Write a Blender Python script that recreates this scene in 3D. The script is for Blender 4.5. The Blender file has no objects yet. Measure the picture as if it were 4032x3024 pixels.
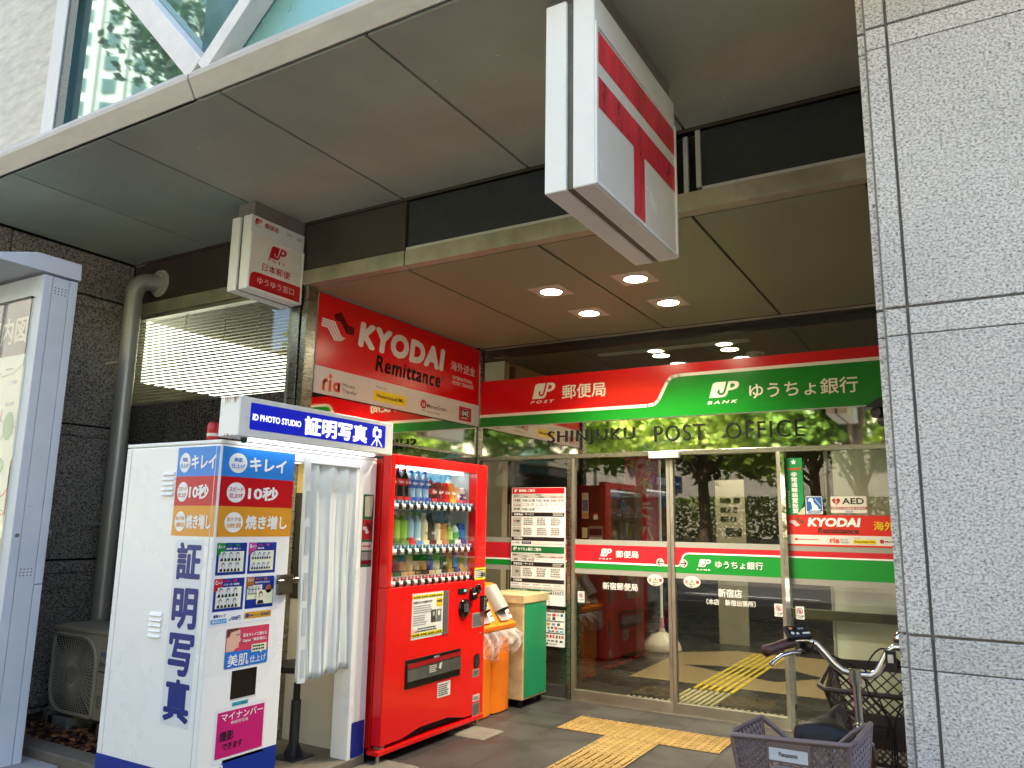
import bpy, bmesh, math, random
from mathutils import Vector, Matrix
random.seed(7)
S = bpy.context.scene
COL = S.collection
R = math.radians

# ------------------------------------------------------------------ camera, light, exposure
cam_data = bpy.data.cameras.new('camera'); cam = bpy.data.objects.new('camera', cam_data); COL.objects.link(cam)
cam_data.sensor_fit = 'HORIZONTAL'; cam_data.sensor_width = 36; cam_data.lens = 27.2901
cam_data.clip_start = 0.05; cam_data.clip_end = 2000
_m = [[0.8623589, 0.5060507, 0.0158035], [-0.0762197, 0.1606173, -0.9840694], [-0.5005274, 0.8474165, 0.1770808]]
_r, _d, _f = (Vector(v) for v in _m)
cam.matrix_world = Matrix(((_r.x, -_d.x, -_f.x, 0), (_r.y, -_d.y, -_f.y, 0), (_r.z, -_d.z, -_f.z, 1.41), (0, 0, 0, 1)))
S.camera = cam
SUN_EL, SUN_AZ = R(52), R(-18)          # azimuth from +Y towards +X
w = bpy.data.worlds.new('World'); S.world = w; w.use_nodes = True
nt = w.node_tree
sky = nt.nodes.new('ShaderNodeTexSky'); sky.sky_type = 'NISHITA'; sky.sun_disc = False
sky.sun_elevation = SUN_EL; sky.sun_rotation = SUN_AZ; sky.air_density = 0.8; sky.dust_density = 4.0
bg = nt.nodes['Background']; bg.inputs['Strength'].default_value = 0.15
nt.links.new(sky.outputs[0], bg.inputs[0])
sd = bpy.data.lights.new('sun', 'SUN'); sd.energy = 4.5; sd.angle = R(0.5); sd.color = (1, 0.95, 0.86)
sun = bpy.data.objects.new('sun', sd); COL.objects.link(sun)
_sv = Vector((math.sin(SUN_AZ) * math.cos(SUN_EL), math.cos(SUN_AZ) * math.cos(SUN_EL), math.sin(SUN_EL)))
sun.rotation_euler = _sv.to_track_quat('Z', 'Y').to_euler()
S.view_settings.view_transform = 'Standard'; S.view_settings.look = 'None'
S.view_settings.exposure = 2.62; S.view_settings.gamma = 1.0
S.render.engine = 'CYCLES'
S.cycles.use_denoising = True
S.cycles.max_bounces = 10; S.cycles.diffuse_bounces = 5; S.cycles.glossy_bounces = 5; S.cycles.transparent_max_bounces = 16
S.cycles.sample_clamp_indirect = 6.0

# ------------------------------------------------------------------ helpers: materials
def C(h):
    v = [int(h[i:i + 2], 16) / 255 for i in (0, 2, 4)]
    return tuple(((c / 12.92) if c <= 0.04045 else ((c + 0.055) / 1.055) ** 2.4) for c in v) + (1,)
MATS = {}
def mat(name, col=None, rough=0.5, metal=0.0, var=0.10, scale=6.0, bump=0.0, bscale=40.0, spec=0.5, emit=None, estr=0.0, stretch=None, rvar=0.15, coat=0.0):
    if name in MATS: return MATS[name]
    m = bpy.data.materials.new(name); m.use_nodes = True; t = m.node_tree; b = t.nodes['Principled BSDF']
    if isinstance(col, str): col = C(col)
    col = tuple(col) if len(col) == 4 else tuple(col) + (1,)
    b.inputs['Base Color'].default_value = col; b.inputs['Roughness'].default_value = rough; b.inputs['Metallic'].default_value = metal
    b.inputs['Specular IOR Level'].default_value = spec
    if coat: b.inputs['Coat Weight'].default_value = coat; b.inputs['Coat Roughness'].default_value = 0.08
    if emit:
        b.inputs['Emission Color'].default_value = C(emit) if isinstance(emit, str) else emit
        b.inputs['Emission Strength'].default_value = estr
    if var > 0 or bump > 0 or rvar > 0:
        tc = t.nodes.new('ShaderNodeTexCoord'); src = tc.outputs['Object']
        if stretch:
            mp = t.nodes.new('ShaderNodeMapping'); mp.inputs['Scale'].default_value = stretch
            t.links.new(src, mp.inputs[0]); src = mp.outputs[0]
        n = t.nodes.new('ShaderNodeTexNoise'); n.inputs['Scale'].default_value = scale; n.inputs['Detail'].default_value = 6; n.inputs['Roughness'].default_value = 0.65
        t.links.new(src, n.inputs['Vector'])
        if var > 0:
            r = t.nodes.new('ShaderNodeMapRange'); r.inputs[1].default_value = 0.3; r.inputs[2].default_value = 0.7
            r.inputs[3].default_value = 1 - var; r.inputs[4].default_value = 1 + var
            t.links.new(n.outputs[0], r.inputs[0])
            mx = t.nodes.new('ShaderNodeVectorMath'); mx.operation = 'SCALE'; mx.inputs[0].default_value = col[:3]
            t.links.new(r.outputs[0], mx.inputs['Scale']); t.links.new(mx.outputs[0], b.inputs['Base Color'])
        if rvar > 0:
            r2 = t.nodes.new('ShaderNodeMapRange'); r2.inputs[1].default_value = 0.3; r2.inputs[2].default_value = 0.7
            r2.inputs[3].default_value = max(0, rough * (1 - rvar)); r2.inputs[4].default_value = min(1, rough * (1 + rvar))
            t.links.new(n.outputs[0], r2.inputs[0]); t.links.new(r2.outputs[0], b.inputs['Roughness'])
        if bump > 0:
            n2 = t.nodes.new('ShaderNodeTexNoise'); n2.inputs['Scale'].default_value = bscale; n2.inputs['Detail'].default_value = 3
            t.links.new(src, n2.inputs['Vector'])
            bp = t.nodes.new('ShaderNodeBump'); bp.inputs['Strength'].default_value = bump; bp.inputs['Distance'].default_value = 0.01
            t.links.new(n2.outputs[0], bp.inputs['Height']); t.links.new(bp.outputs[0], b.inputs['Normal'])
    MATS[name] = m
    return m
def flat(hexcol, rough=0.45, **k):                                    # printed or painted colour
    return mat('paint_' + hexcol, hexcol, rough=rough, var=k.pop('var', 0.03), rvar=0.05, **k)
def slab_tone(m, amt):                                                # each panel or slab a slightly different shade
    t = m.node_tree; b = t.nodes['Principled BSDF']; src = b.inputs['Base Color'].links[0].from_socket
    oi = t.nodes.new('ShaderNodeObjectInfo'); r = t.nodes.new('ShaderNodeMapRange'); r.inputs[3].default_value = 1 - amt; r.inputs[4].default_value = 1 + amt
    s = t.nodes.new('ShaderNodeVectorMath'); s.operation = 'SCALE'; t.links.new(oi.outputs['Random'], r.inputs[0]); t.links.new(src, s.inputs[0]); t.links.new(r.outputs[0], s.inputs['Scale']); t.links.new(s.outputs[0], b.inputs['Base Color'])
def specks(m, col, scale, thr):                                       # small pale marks of dirt and droppings
    t = m.node_tree; b = t.nodes['Principled BSDF']; src = b.inputs['Base Color'].links[0].from_socket
    tc = t.nodes.new('ShaderNodeTexCoord'); v = t.nodes.new('ShaderNodeTexVoronoi'); v.inputs['Scale'].default_value = scale; t.links.new(tc.outputs['Object'], v.inputs['Vector'])
    n = t.nodes.new('ShaderNodeTexNoise'); n.inputs['Scale'].default_value = 2.0; t.links.new(tc.outputs['Object'], n.inputs['Vector'])
    a = t.nodes.new('ShaderNodeMath'); a.operation = 'LESS_THAN'; a.inputs[1].default_value = thr; t.links.new(v.outputs['Distance'], a.inputs[0])
    g = t.nodes.new('ShaderNodeMath'); g.operation = 'GREATER_THAN'; g.inputs[1].default_value = 0.52; t.links.new(n.outputs[0], g.inputs[0])
    k = t.nodes.new('ShaderNodeMath'); k.operation = 'MULTIPLY'; t.links.new(a.outputs[0], k.inputs[0]); t.links.new(g.outputs[0], k.inputs[1])
    x = t.nodes.new('ShaderNodeMix'); x.data_type = 'RGBA'; t.links.new(k.outputs[0], x.inputs[0]); t.links.new(src, x.inputs[6]); x.inputs[7].default_value = C(col); t.links.new(x.outputs[2], b.inputs['Base Color'])
def granite(name, light, mid, dark, scale, rough=0.6, spec=0.3, stretch=(1, 1, 1), lo=0.40, hi=0.62):
    if name in MATS: return MATS[name]
    m = bpy.data.materials.new(name); m.use_nodes = True; t = m.node_tree; b = t.nodes['Principled BSDF']
    tc = t.nodes.new('ShaderNodeTexCoord'); mp = t.nodes.new('ShaderNodeMapping'); mp.inputs['Scale'].default_value = stretch
    t.links.new(tc.outputs['Object'], mp.inputs[0])
    n = t.nodes.new('ShaderNodeTexNoise'); n.inputs['Scale'].default_value = scale; n.inputs['Detail'].default_value = 4; n.inputs['Roughness'].default_value = 0.7
    n2 = t.nodes.new('ShaderNodeTexVoronoi'); n2.inputs['Scale'].default_value = scale * 1.4
    n3 = t.nodes.new('ShaderNodeTexNoise'); n3.inputs['Scale'].default_value = 1.7; n3.inputs['Detail'].default_value = 3
    for q in (n, n2, n3): t.links.new(mp.outputs[0], q.inputs['Vector'])
    r = t.nodes.new('ShaderNodeValToRGB'); e = r.color_ramp.elements
    e[0].position = lo; e[0].color = C(dark); e[1].position = hi; e[1].color = C(light)
    k = e.new((lo + hi) / 2 - 0.015); k.color = C(mid)
    ad = t.nodes.new('ShaderNodeMath'); ad.operation = 'MULTIPLY_ADD'; ad.inputs[1].default_value = 0.16; ad.inputs[2].default_value = -0.05
    t.links.new(n2.outputs['Color'], ad.inputs[0])
    ad2 = t.nodes.new('ShaderNodeMath'); ad2.operation = 'ADD'; t.links.new(n.outputs[0], ad2.inputs[0]); t.links.new(ad.outputs[0], ad2.inputs[1])
    t.links.new(ad2.outputs[0], r.inputs[0])
    mr = t.nodes.new('ShaderNodeMapRange'); mr.inputs[1].default_value = 0.3; mr.inputs[2].default_value = 0.7; mr.inputs[3].default_value = 0.9; mr.inputs[4].default_value = 1.08
    t.links.new(n3.outputs[0], mr.inputs[0])
    sc = t.nodes.new('ShaderNodeVectorMath'); sc.operation = 'SCALE'; t.links.new(r.outputs[0], sc.inputs[0]); t.links.new(mr.outputs[0], sc.inputs['Scale'])
    t.links.new(sc.outputs[0], b.inputs['Base Color']); slab_tone(m, 0.07)
    b.inputs['Roughness'].default_value = rough; b.inputs['Specular IOR Level'].default_value = spec
    bp = t.nodes.new('ShaderNodeBump'); bp.inputs['Strength'].default_value = 0.25; bp.inputs['Distance'].default_value = 0.004
    t.links.new(n.outputs[0], bp.inputs['Height']); t.links.new(bp.outputs[0], b.inputs['Normal'])
    MATS[name] = m
    return m
def glass(name, tint=(0.8, 0.85, 0.82), boost=0.0, rough=0.0, ior=1.5, wave=0.0):
    if name in MATS: return MATS[name]
    m = bpy.data.materials.new(name); m.use_nodes = True; t = m.node_tree; t.nodes.clear()
    o = t.nodes.new('ShaderNodeOutputMaterial'); tr = t.nodes.new('ShaderNodeBsdfTransparent'); tr.inputs[0].default_value = tint + (1,)
    gl = t.nodes.new('ShaderNodeBsdfGlossy'); gl.inputs['Roughness'].default_value = rough
    fr = t.nodes.new('ShaderNodeFresnel'); ge = t.nodes.new('ShaderNodeNewGeometry'); mi_ = t.nodes.new('ShaderNodeMath'); mi_.operation = 'MULTIPLY_ADD'; mi_.inputs[1].default_value = 1 / ior - ior; mi_.inputs[2].default_value = ior
    t.links.new(ge.outputs['Backfacing'], mi_.inputs[0]); t.links.new(mi_.outputs[0], fr.inputs['IOR'])
    ad = t.nodes.new('ShaderNodeMath'); ad.operation = 'ADD'; ad.use_clamp = True; ad.inputs[1].default_value = boost
    mx = t.nodes.new('ShaderNodeMixShader')
    t.links.new(fr.outputs[0], ad.inputs[0]); t.links.new(ad.outputs[0], mx.inputs[0])
    t.links.new(tr.outputs[0], mx.inputs[1]); t.links.new(gl.outputs[0], mx.inputs[2]); t.links.new(mx.outputs[0], o.inputs[0])
    if wave:
        tc = t.nodes.new('ShaderNodeTexCoord'); n = t.nodes.new('ShaderNodeTexNoise'); n.inputs['Scale'].default_value = 1.6; n.inputs['Detail'].default_value = 0
        t.links.new(tc.outputs['Object'], n.inputs['Vector'])
        bp = t.nodes.new('ShaderNodeBump'); bp.inputs['Strength'].default_value = wave; bp.inputs['Distance'].default_value = 0.02
        t.links.new(n.outputs[0], bp.inputs['Height']); t.links.new(bp.outputs[0], gl.inputs['Normal'])
    MATS[name] = m
    return m

# ------------------------------------------------------------------ helpers: meshes
class MB:
    def __init__(s): s.v = []; s.f = []; s.fm = []; s.m = []
    def mi(s, m):
        if m not in s.m: s.m.append(m)
        return s.m.index(m)
    def add(s, vs, fs, m):
        o = len(s.v); k = s.mi(m)
        s.v += [tuple(v) for v in vs]
        for f in fs: s.f.append([i + o for i in f]); s.fm.append(k)
        return s
    def box(s, x0, x1, y0, y1, z0, z1, m):
        if x0 > x1: x0, x1 = x1, x0
        if y0 > y1: y0, y1 = y1, y0
        if z0 > z1: z0, z1 = z1, z0
        return s.add([(x0, y0, z0), (x1, y0, z0), (x1, y1, z0), (x0, y1, z0), (x0, y0, z1), (x1, y0, z1), (x1, y1, z1), (x0, y1, z1)],
                     [(0, 3, 2, 1), (4, 5, 6, 7), (0, 1, 5, 4), (1, 2, 6, 5), (2, 3, 7, 6), (3, 0, 4, 7)], m)
    def hexa(s, a, b, m):                                              # two matching quads joined
        return s.add(list(a) + list(b), [(3, 2, 1, 0), (4, 5, 6, 7), (0, 1, 5, 4), (1, 2, 6, 5), (2, 3, 7, 6), (3, 0, 4, 7)], m)
    def poly(s, pts, m): return s.add(pts, [tuple(range(len(pts)))], m)
    def prism(s, pts, d, m):                                           # polygon pushed along vector d
        n = len(pts); d = Vector(d); q = [Vector(p) for p in pts]
        return s.add(q + [p + d for p in q], [tuple(range(n))[::-1], tuple(range(n, 2 * n))] + [(i, (i + 1) % n, n + (i + 1) % n, n + i) for i in range(n)], m)
    def tube(s, path, r, m, n=8, caps=True, closed=False):
        P = [Vector(p) for p in path]; rs = r if isinstance(r, (list, tuple)) else [r] * len(P)
        vs = []; fs = []; up = None; L = len(P)
        for i, p in enumerate(P):
            if closed: t = P[(i + 1) % L] - P[i - 1]
            else: t = (P[min(i + 1, L - 1)] - P[max(i - 1, 0)])
            if t.length < 1e-9: t = Vector((0, 0, 1))
            t.normalize()
            if up is None:
                up = Vector((0, 0, 1)) if abs(t.z) < 0.9 else Vector((1, 0, 0))
            a = up - t * up.dot(t)
            if a.length < 1e-6: a = t.orthogonal()
            a.normalize(); b = t.cross(a); up = a
            for k in range(n):
                an = 2 * math.pi * k / n
                vs.append(p + (a * math.cos(an) + b * math.sin(an)) * rs[i])
        for i in range(L if closed else L - 1):
            j = (i + 1) % L
            for k in range(n):
                fs.append((i * n + k, i * n + (k + 1) % n, j * n + (k + 1) % n, j * n + k))
        if caps and not closed: fs += [tuple(range(n))[::-1], tuple(range((L - 1) * n, L * n))]
        return s.add(vs, fs, m)
    def cyl(s, p0, p1, r, m, n=16): return s.tube([p0, p1], r, m, n)
    def lathe(s, prof, c, m, n=16, axis='Z'):
        vs = []; fs = []; c = Vector(c)
        for r, z in prof:
            for k in range(n):
                a = 2 * math.pi * k / n; x, y = r * math.cos(a), r * math.sin(a)
                vs.append(c + (Vector((x, y, z)) if axis == 'Z' else Vector((z, x, y)) if axis == 'X' else Vector((y, z, x))))
        for i in range(len(prof) - 1):
            for k in range(n): fs.append((i * n + k, i * n + (k + 1) % n, (i + 1) * n + (k + 1) % n, (i + 1) * n + k))
        fs += [tuple(range(n))[::-1], tuple(range((len(prof) - 1) * n, len(prof) * n))]
        return s.add(vs, fs, m)
    def grid(s, fn, nu, nv, m):
        vs = [fn(i / nu, j / nv) for j in range(nv + 1) for i in range(nu + 1)]
        fs = [(j * (nu + 1) + i, j * (nu + 1) + i + 1, (j + 1) * (nu + 1) + i + 1, (j + 1) * (nu + 1) + i) for j in range(nv) for i in range(nu)]
        return s.add(vs, fs, m)
    def build(s, name, parent=None, bev=0.0, smooth=None, seg=2):
        off = Vector(parent_loc(parent)) if parent else Vector((0, 0, 0))
        me = bpy.data.meshes.new(name)
        me.from_pydata([tuple(Vector(v) - off) for v in s.v], [], s.f)
        for m in s.m: me.materials.append(m)
        me.polygons.foreach_set('material_index', s.fm)
        if smooth:
            me.polygons.foreach_set('use_smooth', [True] * len(me.polygons)); me.set_sharp_from_angle(angle=R(smooth))
        me.update()
        o = bpy.data.objects.new(name, me); COL.objects.link(o)
        if parent: o.parent = parent
        if bev:
            b = o.modifiers.new('bevel', 'BEVEL'); b.width = bev; b.segments = seg; b.limit_method = 'ANGLE'; b.angle_limit = R(40)
        return o
def parent_loc(p):
    v = Vector((0, 0, 0))
    while p: v += p.location; p = p.parent
    return v
def tag(o, label=None, cat=None, group=None, kind=None):
    if label: o['label'] = label
    if cat: o['category'] = cat
    if group: o['group'] = group
    if kind: o['kind'] = kind
    return o
def thing(name, label, cat, loc=(0, 0, 0), group=None):
    o = bpy.data.objects.new(name, None); COL.objects.link(o); o.location = loc; o.empty_display_size = 0.1
    return tag(o, label, cat, group)
def copy_tree(o, parent=None):
    c = o.copy(); COL.objects.link(c); c.parent = parent
    for ch in list(o.children): copy_tree(ch, c)
    return c

# text to mesh, fitted into a box (u0,u1,v0,v1)
_TC = {}
def glyphs(body, bold=0.0, shear=0.0, spacing=1.0, lead=1.0, align='LEFT'):
    key = (body, bold, shear, spacing, lead, align)
    if key in _TC: return _TC[key]
    cu = bpy.data.curves.new('text', 'FONT'); cu.body = body; cu.size = 1; cu.offset = bold; cu.shear = shear
    cu.space_character = spacing; cu.space_line = lead; cu.align_x = align; cu.resolution_u = 3; cu.fill_mode = 'FRONT'
    ob = bpy.data.objects.new('text', cu); COL.objects.link(ob)
    dg = bpy.context.evaluated_depsgraph_get(); me = bpy.data.meshes.new_from_object(ob.evaluated_get(dg))
    vs = [(v.co.x, v.co.y) for v in me.vertices]; fs = [tuple(p.vertices) for p in me.polygons]
    bpy.data.objects.remove(ob); bpy.data.curves.remove(cu); bpy.data.meshes.remove(me)
    _TC[key] = (vs, fs)
    return vs, fs
class Decal(MB):                                                       # flat print on a plane
    def __init__(s, fn): super().__init__(); s.fn = fn
    def pts(s, uv, m, l=0): return s.poly([s.fn(u, v, 0.0012 + l * 0.0009) for u, v in uv], m)
    def rect(s, u0, u1, v0, v1, m, l=0): return s.pts([(u0, v0), (u1, v0), (u1, v1), (u0, v1)], m, l)
    def rrect(s, u0, u1, v0, v1, r, m, l=0, n=5):
        p = []
        for cx, cy, a0 in ((u1 - r, v0 + r, -90), (u1 - r, v1 - r, 0), (u0 + r, v1 - r, 90), (u0 + r, v0 + r, 180)):
            for k in range(n + 1):
                a = R(a0 + 90 * k / n); p.append((cx + r * math.cos(a), cy + r * math.sin(a)))
        return s.pts(p, m, l)
    def ell(s, cu, cv, ru, rv, m, l=0, n=28): return s.pts([(cu + ru * math.cos(2 * math.pi * k / n), cv + rv * math.sin(2 * math.pi * k / n)) for k in range(n)], m, l)
    def ring(s, cu, cv, ru, rv, t, m, l=0, n=28):
        for k in range(n):
            a, b = 2 * math.pi * k / n, 2 * math.pi * (k + 1) / n
            s.pts([(cu + ru * math.cos(a), cv + rv * math.sin(a)), (cu + ru * math.cos(b), cv + rv * math.sin(b)),
                   (cu + (ru - t) * math.cos(b), cv + (rv - t) * math.sin(b)), (cu + (ru - t) * math.cos(a), cv + (rv - t) * math.sin(a))], m, l)
    def line(s, path, t, m, l=0):
        for (a, b), (c, d) in zip(path[:-1], path[1:]):
            n = Vector((-(d - b), c - a)); n.normalize(); n *= t / 2
            e = Vector((c - a, d - b)); e.normalize(); e *= t * 0.25
            s.pts([(a - n.x - e.x, b - n.y - e.y), (c - n.x + e.x, d - n.y + e.y), (c + n.x + e.x, d + n.y + e.y), (a + n.x - e.x, b + n.y - e.y)], m, l)
    def text(s, body, u0, u1, v0, v1, m, l=1, bold=0.012, shear=0.0, mirror=False, **k):
        cjk = any(ord(ch) > 0x2000 for ch in body)
        bold = min(bold, 0.034 if cjk else 0.06); cjk = cjk or bold > 0.02
        vs, fs = glyphs(body, 0.0 if cjk else bold, shear, **k)
        if not vs: return
        if cjk and bold > 0:                                           # heavier strokes: the glyph repeated a hair aside
            q = [(0, 0)] + [(math.cos(i * math.pi / 6) * bold, math.sin(i * math.pi / 6) * bold) for i in range(12)]
            n0 = len(vs); fs = [tuple(i + n0 * j for i in f) for j in range(13) for f in fs]; vs = [(x + a, y + b) for a, b in q for x, y in vs]; nrep = n0
        else: nrep = 10 ** 9
        xs = [v[0] for v in vs]; ys = [v[1] for v in vs]; a, b, c, d = min(xs), max(xs), min(ys), max(ys)
        w_, h_ = max(b - a, 1e-6), max(d - c, 1e-6)
        out = []
        for i, (x, y) in enumerate(vs):
            t = (x - a) / w_
            if mirror: t = 1 - t
            out.append(s.fn(u0 + t * (u1 - u0), v0 + (y - c) / h_ * (v1 - v0), 0.0012 + l * 0.0009 + 0.00006 * (i // nrep)))
        s.add(out, [f[::-1] for f in fs] if mirror else fs, m)
    def greek(s, u0, u1, v0, v1, rows, m, l=1, fill=0.55):             # tiny unreadable small print
        h = (v1 - v0) / rows
        for r in range(rows):
            u = u0; vb = v1 - (r + 0.78) * h; end = u1 - random.random() * 0.25 * (u1 - u0)
            while u < end:
                ww = random.uniform(0.5, 1.6) * h; s.rect(u, min(u + ww * 0.8, end), vb, vb + h * fill, m, l); u += ww
def FX(x0): return lambda u, v, l: (x0 + l, u, v)                      # print facing +X
def FY(y0): return lambda u, v, l: (u, y0 - l, v)                      # print facing -Y
def jp_logo(d, u0, u1, v0, v1, fg, bg, l=1):
    W, H = u1 - u0, v1 - v0
    T = lambda p: [(u0 + a * W, v0 + b * H) for a, b in p]
    d.pts(T([(0, 0), (0.45, 0), (0.54, 0.06), (0.60, 0.2), (0.64, 0.42), (0.78, 0.43), (0.92, 0.52), (0.99, 0.68), (1.0, 0.85), (0.93, 0.97), (0.82, 1), (0.25, 1), (0.16, 0.95), (0.12, 0.85)]), fg, l)
    d.line(T([(0.33, 0.46), (0.31, 0.33), (0.35, 0.22), (0.43, 0.2), (0.49, 0.28), (0.53, 0.45), (0.62, 1.01)]), 0.07 * W, bg, l + 1)
    d.pts(T([(0.69, 0.58), (0.77, 0.58), (0.85, 0.66), (0.86, 0.78), (0.80, 0.85), (0.73, 0.85)]), bg, l + 1)
# ------------------------------------------------------------------ materials of the place
M_STEEL = mat('brushed_steel', '9a968c', rough=0.28, metal=1.0, var=0.12, scale=5, stretch=(1, 1, 8))
M_STEEL_DULL = mat('dull_steel', 'b0aa9c', rough=0.42, metal=0.9, var=0.15, scale=4)
M_MIRROR = mat('polished_steel', 'e9e7dd', rough=0.03, metal=1.0, var=0.03, scale=2, bump=0.03, bscale=2.2, rvar=0.3)
M_ALU = mat('pale_aluminium', 'c9c9c4', rough=0.4, metal=0.35, var=0.05)
M_SOFFIT = mat('soffit_paint', 'a9b09f', rough=0.62, var=0.13, scale=1.8, spec=0.3)
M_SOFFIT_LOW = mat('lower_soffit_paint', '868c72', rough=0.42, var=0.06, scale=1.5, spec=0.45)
slab_tone(M_SOFFIT, 0.05); slab_tone(M_SOFFIT_LOW, 0.05); specks(M_SOFFIT, 'd8d4c6', 7.0, 0.045)
M_GAP = mat('black_gap', '090908', rough=0.9, var=0)
M_BROWN = mat('dark_brown_panel', '41382e', rough=0.5, var=0.1)
M_FASCIA = mat('fascia_stone_grey', 'b7b2a8', rough=0.55, var=0.14, scale=3, stretch=(1, 1, 3))
M_BEAM = mat('stained_aluminium_beam', 'a29a84', rough=0.45, var=0.28, scale=4.5, metal=0.25)
M_DARKGLASS = mat('dark_tinted_glass', '1b2021', rough=0.12, var=0.15, scale=30, spec=0.5)
M_PILLAR = granite('pale_granite', 'dad7d3', 'aaa7a3', '575554', 115, rough=0.65, stretch=(1, 1, 1.35), lo=0.34, hi=0.60)
M_DGRAN = granite('dark_granite', 'aaa196', '7d746a', '403b36', 60, rough=0.35, stretch=(1, 1, 1.3), spec=0.4)
M_POLGRAN = granite('polished_dark_granite', '5d5750', '38342f', '1b1917', 60, rough=0.06, spec=0.6)
M_GLASS = glass('door_glass', (0.88, 0.89, 0.83), boost=0.012, wave=0.02)
M_WINGLASS = glass('window_glass', (0.86, 0.88, 0.84), boost=0.02)
M_CLEAR = glass('clear_glass', (0.95, 0.96, 0.95), boost=0.0)
M_WHITE = mat('white_enamel', 'f3f3f0', rough=0.32, var=0.025, scale=2.5, spec=0.5)
M_BLACK = mat('black_plastic', '101012', rough=0.4, var=0.1)
M_RUBBER = mat('black_rubber', '0c0c0c', rough=0.75, var=0.15)

# ------------------------------------------------------------------ ground
def tiles(name, ca, cb, mort, size, ox, oy, rough=0.5, jw=0.004):
    m = bpy.data.materials.new(name); m.use_nodes = True; t = m.node_tree; b = t.nodes['Principled BSDF']
    tc = t.nodes.new('ShaderNodeTexCoord'); mp = t.nodes.new('ShaderNodeMapping'); mp.inputs['Location'].default_value = (-ox, -oy, 0)
    br = t.nodes.new('ShaderNodeTexBrick'); br.offset = 0; br.inputs['Scale'].default_value = 1; br.inputs['Brick Width'].default_value = size; br.inputs['Row Height'].default_value = size
    br.inputs['Mortar Size'].default_value = jw; br.inputs['Mortar Smooth'].default_value = 0.3; br.inputs['Bias'].default_value = 0
    br.inputs['Color1'].default_value = C(ca); br.inputs['Color2'].default_value = C(cb); br.inputs['Mortar'].default_value = C(mort)
    t.links.new(tc.outputs['Object'], mp.inputs[0]); t.links.new(mp.outputs[0], br.inputs['Vector'])
    n = t.nodes.new('ShaderNodeTexNoise'); n.inputs['Scale'].default_value = 2.2; n.inputs['Detail'].default_value = 8; n.inputs['Roughness'].default_value = 0.7
    n2 = t.nodes.new('ShaderNodeTexNoise'); n2.inputs['Scale'].default_value = 140; n2.inputs['Detail'].default_value = 2
    for q in (n, n2): t.links.new(tc.outputs['Object'], q.inputs['Vector'])
    r = t.nodes.new('ShaderNodeMapRange'); r.inputs[1].default_value = 0.3; r.inputs[2].default_value = 0.72; r.inputs[3].default_value = 0.72; r.inputs[4].default_value = 1.4
    t.links.new(n.outputs[0], r.inputs[0])
    r2 = t.nodes.new('ShaderNodeMapRange'); r2.inputs[1].default_value = 0.3; r2.inputs[2].default_value = 0.7; r2.inputs[3].default_value = 0.75; r2.inputs[4].default_value = 1.25
    t.links.new(n2.outputs[0], r2.inputs[0])
    mu = t.nodes.new('ShaderNodeMath'); mu.operation = 'MULTIPLY'; t.links.new(r.outputs[0], mu.inputs[0]); t.links.new(r2.outputs[0], mu.inputs[1])
    sc = t.nodes.new('ShaderNodeVectorMath'); sc.operation = 'SCALE'; t.links.new(br.outputs[0], sc.inputs[0]); t.links.new(mu.outputs[0], sc.inputs['Scale'])
    t.links.new(sc.outputs[0], b.inputs['Base Color'])
    rr = t.nodes.new('ShaderNodeMapRange'); rr.inputs[1].default_value = 0.35; rr.inputs[2].default_value = 0.7; rr.inputs[3].default_value = rough - 0.12; rr.inputs[4].default_value = rough + 0.15
    t.links.new(n.outputs[0], rr.inputs[0]); t.links.new(rr.outputs[0], b.inputs['Roughness'])
    bp = t.nodes.new('ShaderNodeBump'); bp.inputs['Strength'].default_value = 0.35; bp.inputs['Distance'].default_value = 0.003
    t.links.new(br.outputs['Fac'], bp.inputs['Height']); bp.invert = True; t.links.new(bp.outputs[0], b.inputs['Normal'])
    return m
M_PAVE = tiles('dark_paving', '3b3936', '32302e', '211f1e', 0.396, -2.28, 5.175, rough=0.5)
M_LOBBY = tiles('lobby_tiles', '36332e', '322f2b', '201e1c', 0.396, -2.28, 6.2, rough=0.28)
specks(M_PAVE, '8a867c', 2.6, 0.022)
M_ROAD = mat('asphalt', '5a5a5c', rough=0.85, var=0.2, scale=4)
M_EARTH = mat('far_ground', '77756f', rough=0.9, var=0.15, scale=0.5)
def struct(mb, name, **k): return tag(mb.build(name, **k), kind='structure')
struct(MB().box(-600, 600, -600, 600, -0.6, -0.16, M_EARTH), 'ground')
struct(MB().box(-200, 200, -9.4, -3.0, -0.158, -0.12, M_ROAD), 'road')
g = MB(); g.box(-60, 60, -3.0, 6.04, -0.15, 0.0, M_PAVE)
struct(g, 'pavement')
struct(MB().box(-60, 60, -3.18, -3.0, -0.155, -0.004, M_FASCIA), 'kerb')
struct(MB().box(-60, 60, -13.0, -9.4, -0.155, -0.004, mat('far_paving', '8c8780', rough=0.8, scale=3)), 'far_pavement')
ln = MB(); [ln.box(x, x + 3, -6.3, -6.15, -0.119, -0.116, M_WHITE) for x in range(-60, 60, 6)]
struct(ln, 'lane_markings')
lf = MB(); lf.box(-14, 6, 6.05, 16, -0.15, -0.002, M_LOBBY)
struct(lf, 'lobby_floor')
M_BEIGE = mat('beige_floor_inlay', '8f7d5c', rough=0.35, var=0.12, scale=14)
M_INK = mat('dark_floor_inlay', '2d2b28', rough=0.3, var=0.1)
fl = Decal(lambda u, v, l: (u, v, -0.002 + l))
fl.pts([(-2.95, 7.28), (-0.3, 7.3), (0.6, 9.4), (-2.49, 9.43), (-3.0, 8.97)], M_BEIGE, 1)
fl.pts([(-2.72, 8.2), (-1.71, 7.79), (-1.35, 8.24), (-1.75, 8.55)], M_INK, 3)
struct(fl, 'floor_inlay')

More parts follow.
